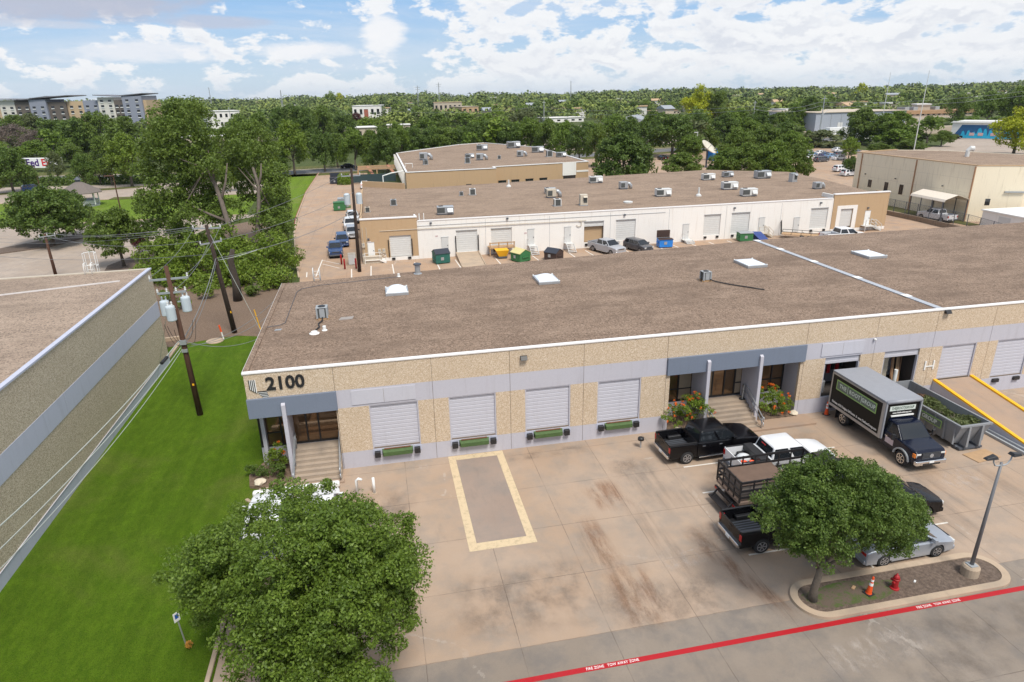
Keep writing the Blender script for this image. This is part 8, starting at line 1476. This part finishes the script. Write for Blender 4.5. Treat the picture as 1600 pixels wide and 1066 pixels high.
def shrub(label, x, y, parts, mat, seed, leaf=.075, fl=None, nf=0, per=70, cl=16, cs=.22, z0=.15, name='shrub'):
    rng = np.random.default_rng(seed); t = thing(name, label, 'shrub', (x, y, z0)); C0, N0 = crown_points(parts, cl, per, rng, cs, .6, .9); obj('foliage', leaf_mesh('foliage', C0, N0, leaf, L[mat], rng), None, t); mb = MB()
    for (c, r) in parts: mb.tube([(c[0]*.4, c[1]*.4, -.1), (c[0]*.8, c[1]*.8, c[2]*.5), c], [.03, .02, .012], 5)
    obj('stem', mb, M['bark'], t)
    if fl:
        C1, N1 = [], []
        for k in range(nf):
            c, r = parts[rng.integers(len(parts))]; d = sph(1, rng, .7)[0]; q = np.array(c)+d*r*1.15; m_ = 16; e = sph(m_, rng, .6); C1.append(q+e*.07); N1.append(e)
        
        for q, e in zip(C1, N1): obj('flower', leaf_mesh('flower', q, e, .085, L[fl], rng), None, t)
    return t
M_parts1 = [((-.9, -.1, .55), .55), ((-.3, -.25, .75), .6), ((.35, -.1, .95), .6), ((.8, -.3, .75), .55), ((.1, .25, 1.2), .5), ((.55, .15, 1.35), .42), ((-.6, .35, .8), .5), ((.9, .3, .7), .4)]
shrub('big orange flowering shrub left of the wide entry steps, behind the black pickup', 18.3, 35.25, [((c[0]*1.25, c[1]*1.2, c[2]*1.2), r*1.25) for c, r in M_parts1], 'fresh', 51, .085, 'orange', 28); shrub('orange flowering shrub right of the wide entry steps', 24.4, 35.4, [((-.7, 0, 1.0), .7), ((0, -.2, .9), .75), ((.6, -.1, .9), .7), ((1.0, .1, .6), .6), ((-.3, .3, 1.5), .6), ((.4, .4, 1.3), .55), ((-.8, .5, 1.5), .45)], 'fresh', 52, .085, 'orange', 28)
shrub('slim green shrub inside the glass recess right of the entry', 22.5, 36.3, [((0, 0, .5), .3), ((.1, 0, .9), .3)], 'mid', 53, .07, None, 0, 40, 12, .15, 1.0) if 0 else None
shrub('green shrub with a few orange blooms under the 2100 corner', -6.9, 35.9, [((0, 0, .9), .5), ((.15, -.1, 1.3), .45), ((-.2, .1, .7), .45), ((.2, .1, .6), .4)], 'fresh', 54, .085, 'orange', 9)
shrub('low dark shrub at the lawn corner under the 2100 sign', -7.75, 35.3, [((-.2, 0, .35), .45), ((.3, .1, .45), .42), ((-.6, .15, .3), .35)], 'oakdark', 55, .08); shrub('dark shrub beside the fin wall under the 2100 sign', -6.7, 34.95, [((0, 0, .35), .38), ((.15, -.1, .55), .33), ((-.25, .1, .5), .33)], 'oakdark', 56, .08)
for x, y, z, s_, l in ((-7.75, 34.55, .17, .34, 'pale limestone rock in the bed under the 2100 corner'), (26.0, 35.15, .17, .28, 'pale limestone rocks in the bed right of the wide steps'), (17.6, 34.75, .16, .3, 'pale limestone rock behind the black pickup')):
    rng = np.random.default_rng(int(x*7) % 97); bm = bmesh.new(); bmesh.ops.create_icosphere(bm, subdivisions=2, radius=s_); 
    for v in bm.verts: v.co *= rng.uniform(.82, 1.15); v.co.z *= .6
    me = bpy.data.meshes.new('rock'); bm.to_mesh(me); bm.free(); o = obj('rock', me, M['rock'], loc=(x, y, z+s_*.3)); tag(o, l, 'rock')
ug = thing('ground_lamp', 'small black ground lamp on the concrete left of the black pickup', 'lamp', (14.6, 33.6, 0)); obj('lamp_post', MB().tube([(0, 0, 0), (0, 0, .5)], .05, 8), M['steel'], ug); obj('lamp_head', MB().lathe([(.05, .5), (.2, .55), (.18, .7), (.05, .74)], 14), M['black'], ug, smooth=True)
ft = thing('floor_lamp', 'grey standing ash post on the landing of the wide steps', 'post', (22.75, 36.2, 1.15)); obj('post', MB().tube([(0, 0, 0), (.06, 0, 1.05)], .04, 6), M['steel'], ft); obj('base', MB().lathe([(.2, 0), (.2, .04)], 12), M['black'], ft)
pw = thing('pipe_bundle', 'long dark steel beams lying beside the ramp wall', 'pipes', (36.3, 29.2, 0)); 
for i in range(3): obj('beam', MB().box(-.28+i*.2, -.12+i*.2, -2.2, 1.8, .02, .18), M['darkvent'] if i % 2 else M['greymetal'], pw, bevel=.01)
wm = thing('wooden_board', 'wooden board lying in front of the roll off container', 'board', (33.6, 28.0, .02), R(8)); obj('board', MB().box(-.9, .9, -.5, .5, 0, .03), M['lumber'], wm)
for i, (px, py, r) in enumerate(((322, 468, 1.1), (292, 482, .8), (428, 452, 1.2), (395, 462, .9), (268, 470, .8))):
    x, y = g(px, py); rr = random.Random(i); shrub('scrubby green bush in the undergrowth below the cottonwoods', x, y, [((rr.uniform(-.8, .8)*r, rr.uniform(-.6, .6)*r, rr.uniform(.3, .9)*r), rr.uniform(.4, .7)*r) for _ in range(6)], ('fresh', 'mid')[i % 2], 70+i, .16, None, 0, 34, 12, .3, 0, 'undergrowth_shrub')['group'] = 'bushes in the undergrowth below the cottonwoods'
# waste in the container
rng = np.random.default_rng(61); n = 5200; u = np.stack([rng.uniform(-.85, .85, n), rng.uniform(-2.75, 2.6, n), np.zeros(n)], 1); u[:, 2] = 1.2+.22*np.sin(u[:, 1]*1.9)+.12*np.sin(u[:, 0]*4+u[:, 1])+rng.uniform(-.1, .18, n)
wt_ = thing('plant_waste', 'heap of cut plants and scraps inside the roll off container', 'waste heap', (33.55, 31.95, 0)); k = u[:, 1] < .9; obj('green_cuttings', leaf_mesh('green_cuttings', u[k], np.tile([0, 0, 1.], (k.sum(), 1)), .14, L['olive'], rng), None, wt_); obj('dead_cuttings', leaf_mesh('dead_cuttings', u[~k], np.tile([0, 0, 1.], ((~k).sum(), 1)), .15, leafmat('dead brown leaf', (.10, .05, .03), (.17, .09, .05), (.30, .2, .11), .05), rng), None, wt_)
obj('fill', MB().box(-.84, .84, -2.7, 2.9, .4, 1.0), M['dirt'], wt_); mb = MB()
for _ in range(16): a = rng.uniform(0, 3); x, y = rng.uniform(-.7, .7), rng.uniform(-2.4, 2.2); mb.bar((x, y, 1.15), (x+.8*math.cos(a)*.6, y+.8*math.sin(a), 1.35), .03)
obj('twig', mb, M['bark'], wt_); obj('red_bag', MB().lathe([(.05, 0), (.26, .05), (.3, .2), (.12, .36)], 10, (-.5, 2.1, 1.15)), M['redp'], wt_, smooth=True)
# goods inside the open docks
def goods():
    t = thing('board_stack', 'tall stack of pale boards inside the second open dock', 'stack', (33.35, FY+1.6, ZB)); mb = MB()
    for k in range(24): mb.box(-.5+random.uniform(-.03, .03), .5+random.uniform(-.03, .03), -.4, .4, k*.1, k*.1+.085)
    obj('boards', mb, M['rock'], t)
    t = thing('lumber_bundle', 'leaning brown timber planks inside the second open dock', 'lumber', (34.35, FY+.9, ZB))
    for k in range(7): obj('plank', MB().bar((-.5+k*.13, -.1+random.uniform(-.1, .2), 0), (-.05+k*.12+random.uniform(-.1, .15), .7, 2.5), .10, .05), M['lumber'] if k % 2 else M['wood2'], t)
    for x, y, l, m_, h in ((32.75, FY+.7, 'grey steel drum at the left of the second open dock', 'steel', .8), (33.1, FY+.5, 'green paint bucket in the second open dock', 'greend', .35), (28.5, FY+.9, 'grey vacuum machine in the first open dock', 'steel', .75)): t = thing('drum', l, 'drum', (x, y, ZB)); obj('drum_body', MB().lathe([(.26, 0), (.27, h*.5), (.26, h)], 14), M[m_], t, smooth=False); obj('lid', MB().lathe([(.27, h), (.27, h+.05), (.05, h+.08)], 14), M['white'] if m_ != 'steel' else M['steel'], t)
    t = thing('white_tube', 'white tube standing beside the planks in the second open dock', 'tube', (33.95, FY+.5, ZB)); obj('tube_body', MB().lathe([(.12, 0), (.12, 1.2)], 12), M['white'], t)
    t = thing('red_equipment', 'red hanging equipment inside the first open dock', 'equipment', (29.6, FY+1.2, ZB+1.0)); 
    for k in range(4): obj('red_panel', MB().box(-.5+k*.32, -.28+k*.32, 0, .1, random.uniform(0, .6), 1.6), M['redp'] if k % 2 == 0 else M['black'], t)
M['wood2'] = paint('brown plank', (.25, .13, .07), .8, 0, .3); goods()
t = thing('red_goods', 'bright red and white goods behind the glass left of the wide entry', 'goods', (17.75, 37.6, 1.3)); 
for k in range(5): obj('item', MB().box(-.45+k*.2, -.3+k*.2, -.1, .1, .7, 1.2), M['redp'], t)

# ------------------------------------------------------------------ air
hz = NB('haze air'); hz.nd.remove(hz.b); pv = hz.nd.new('ShaderNodeVolumePrincipled'); pv.inputs['Color'].default_value = (.86, .92, 1, 1); pv.inputs['Density'].default_value = .00005; pv.inputs['Anisotropy'].default_value = .2
hz.lk.new(pv.outputs[0], hz.nd['Material Output'].inputs['Volume']); o = obj('haze', MB().box(-4300, 4300, -600, 6100, -1, 70), hz.m); o['kind'] = 'stuff'; o['label'] = 'thin summer haze over the whole view'
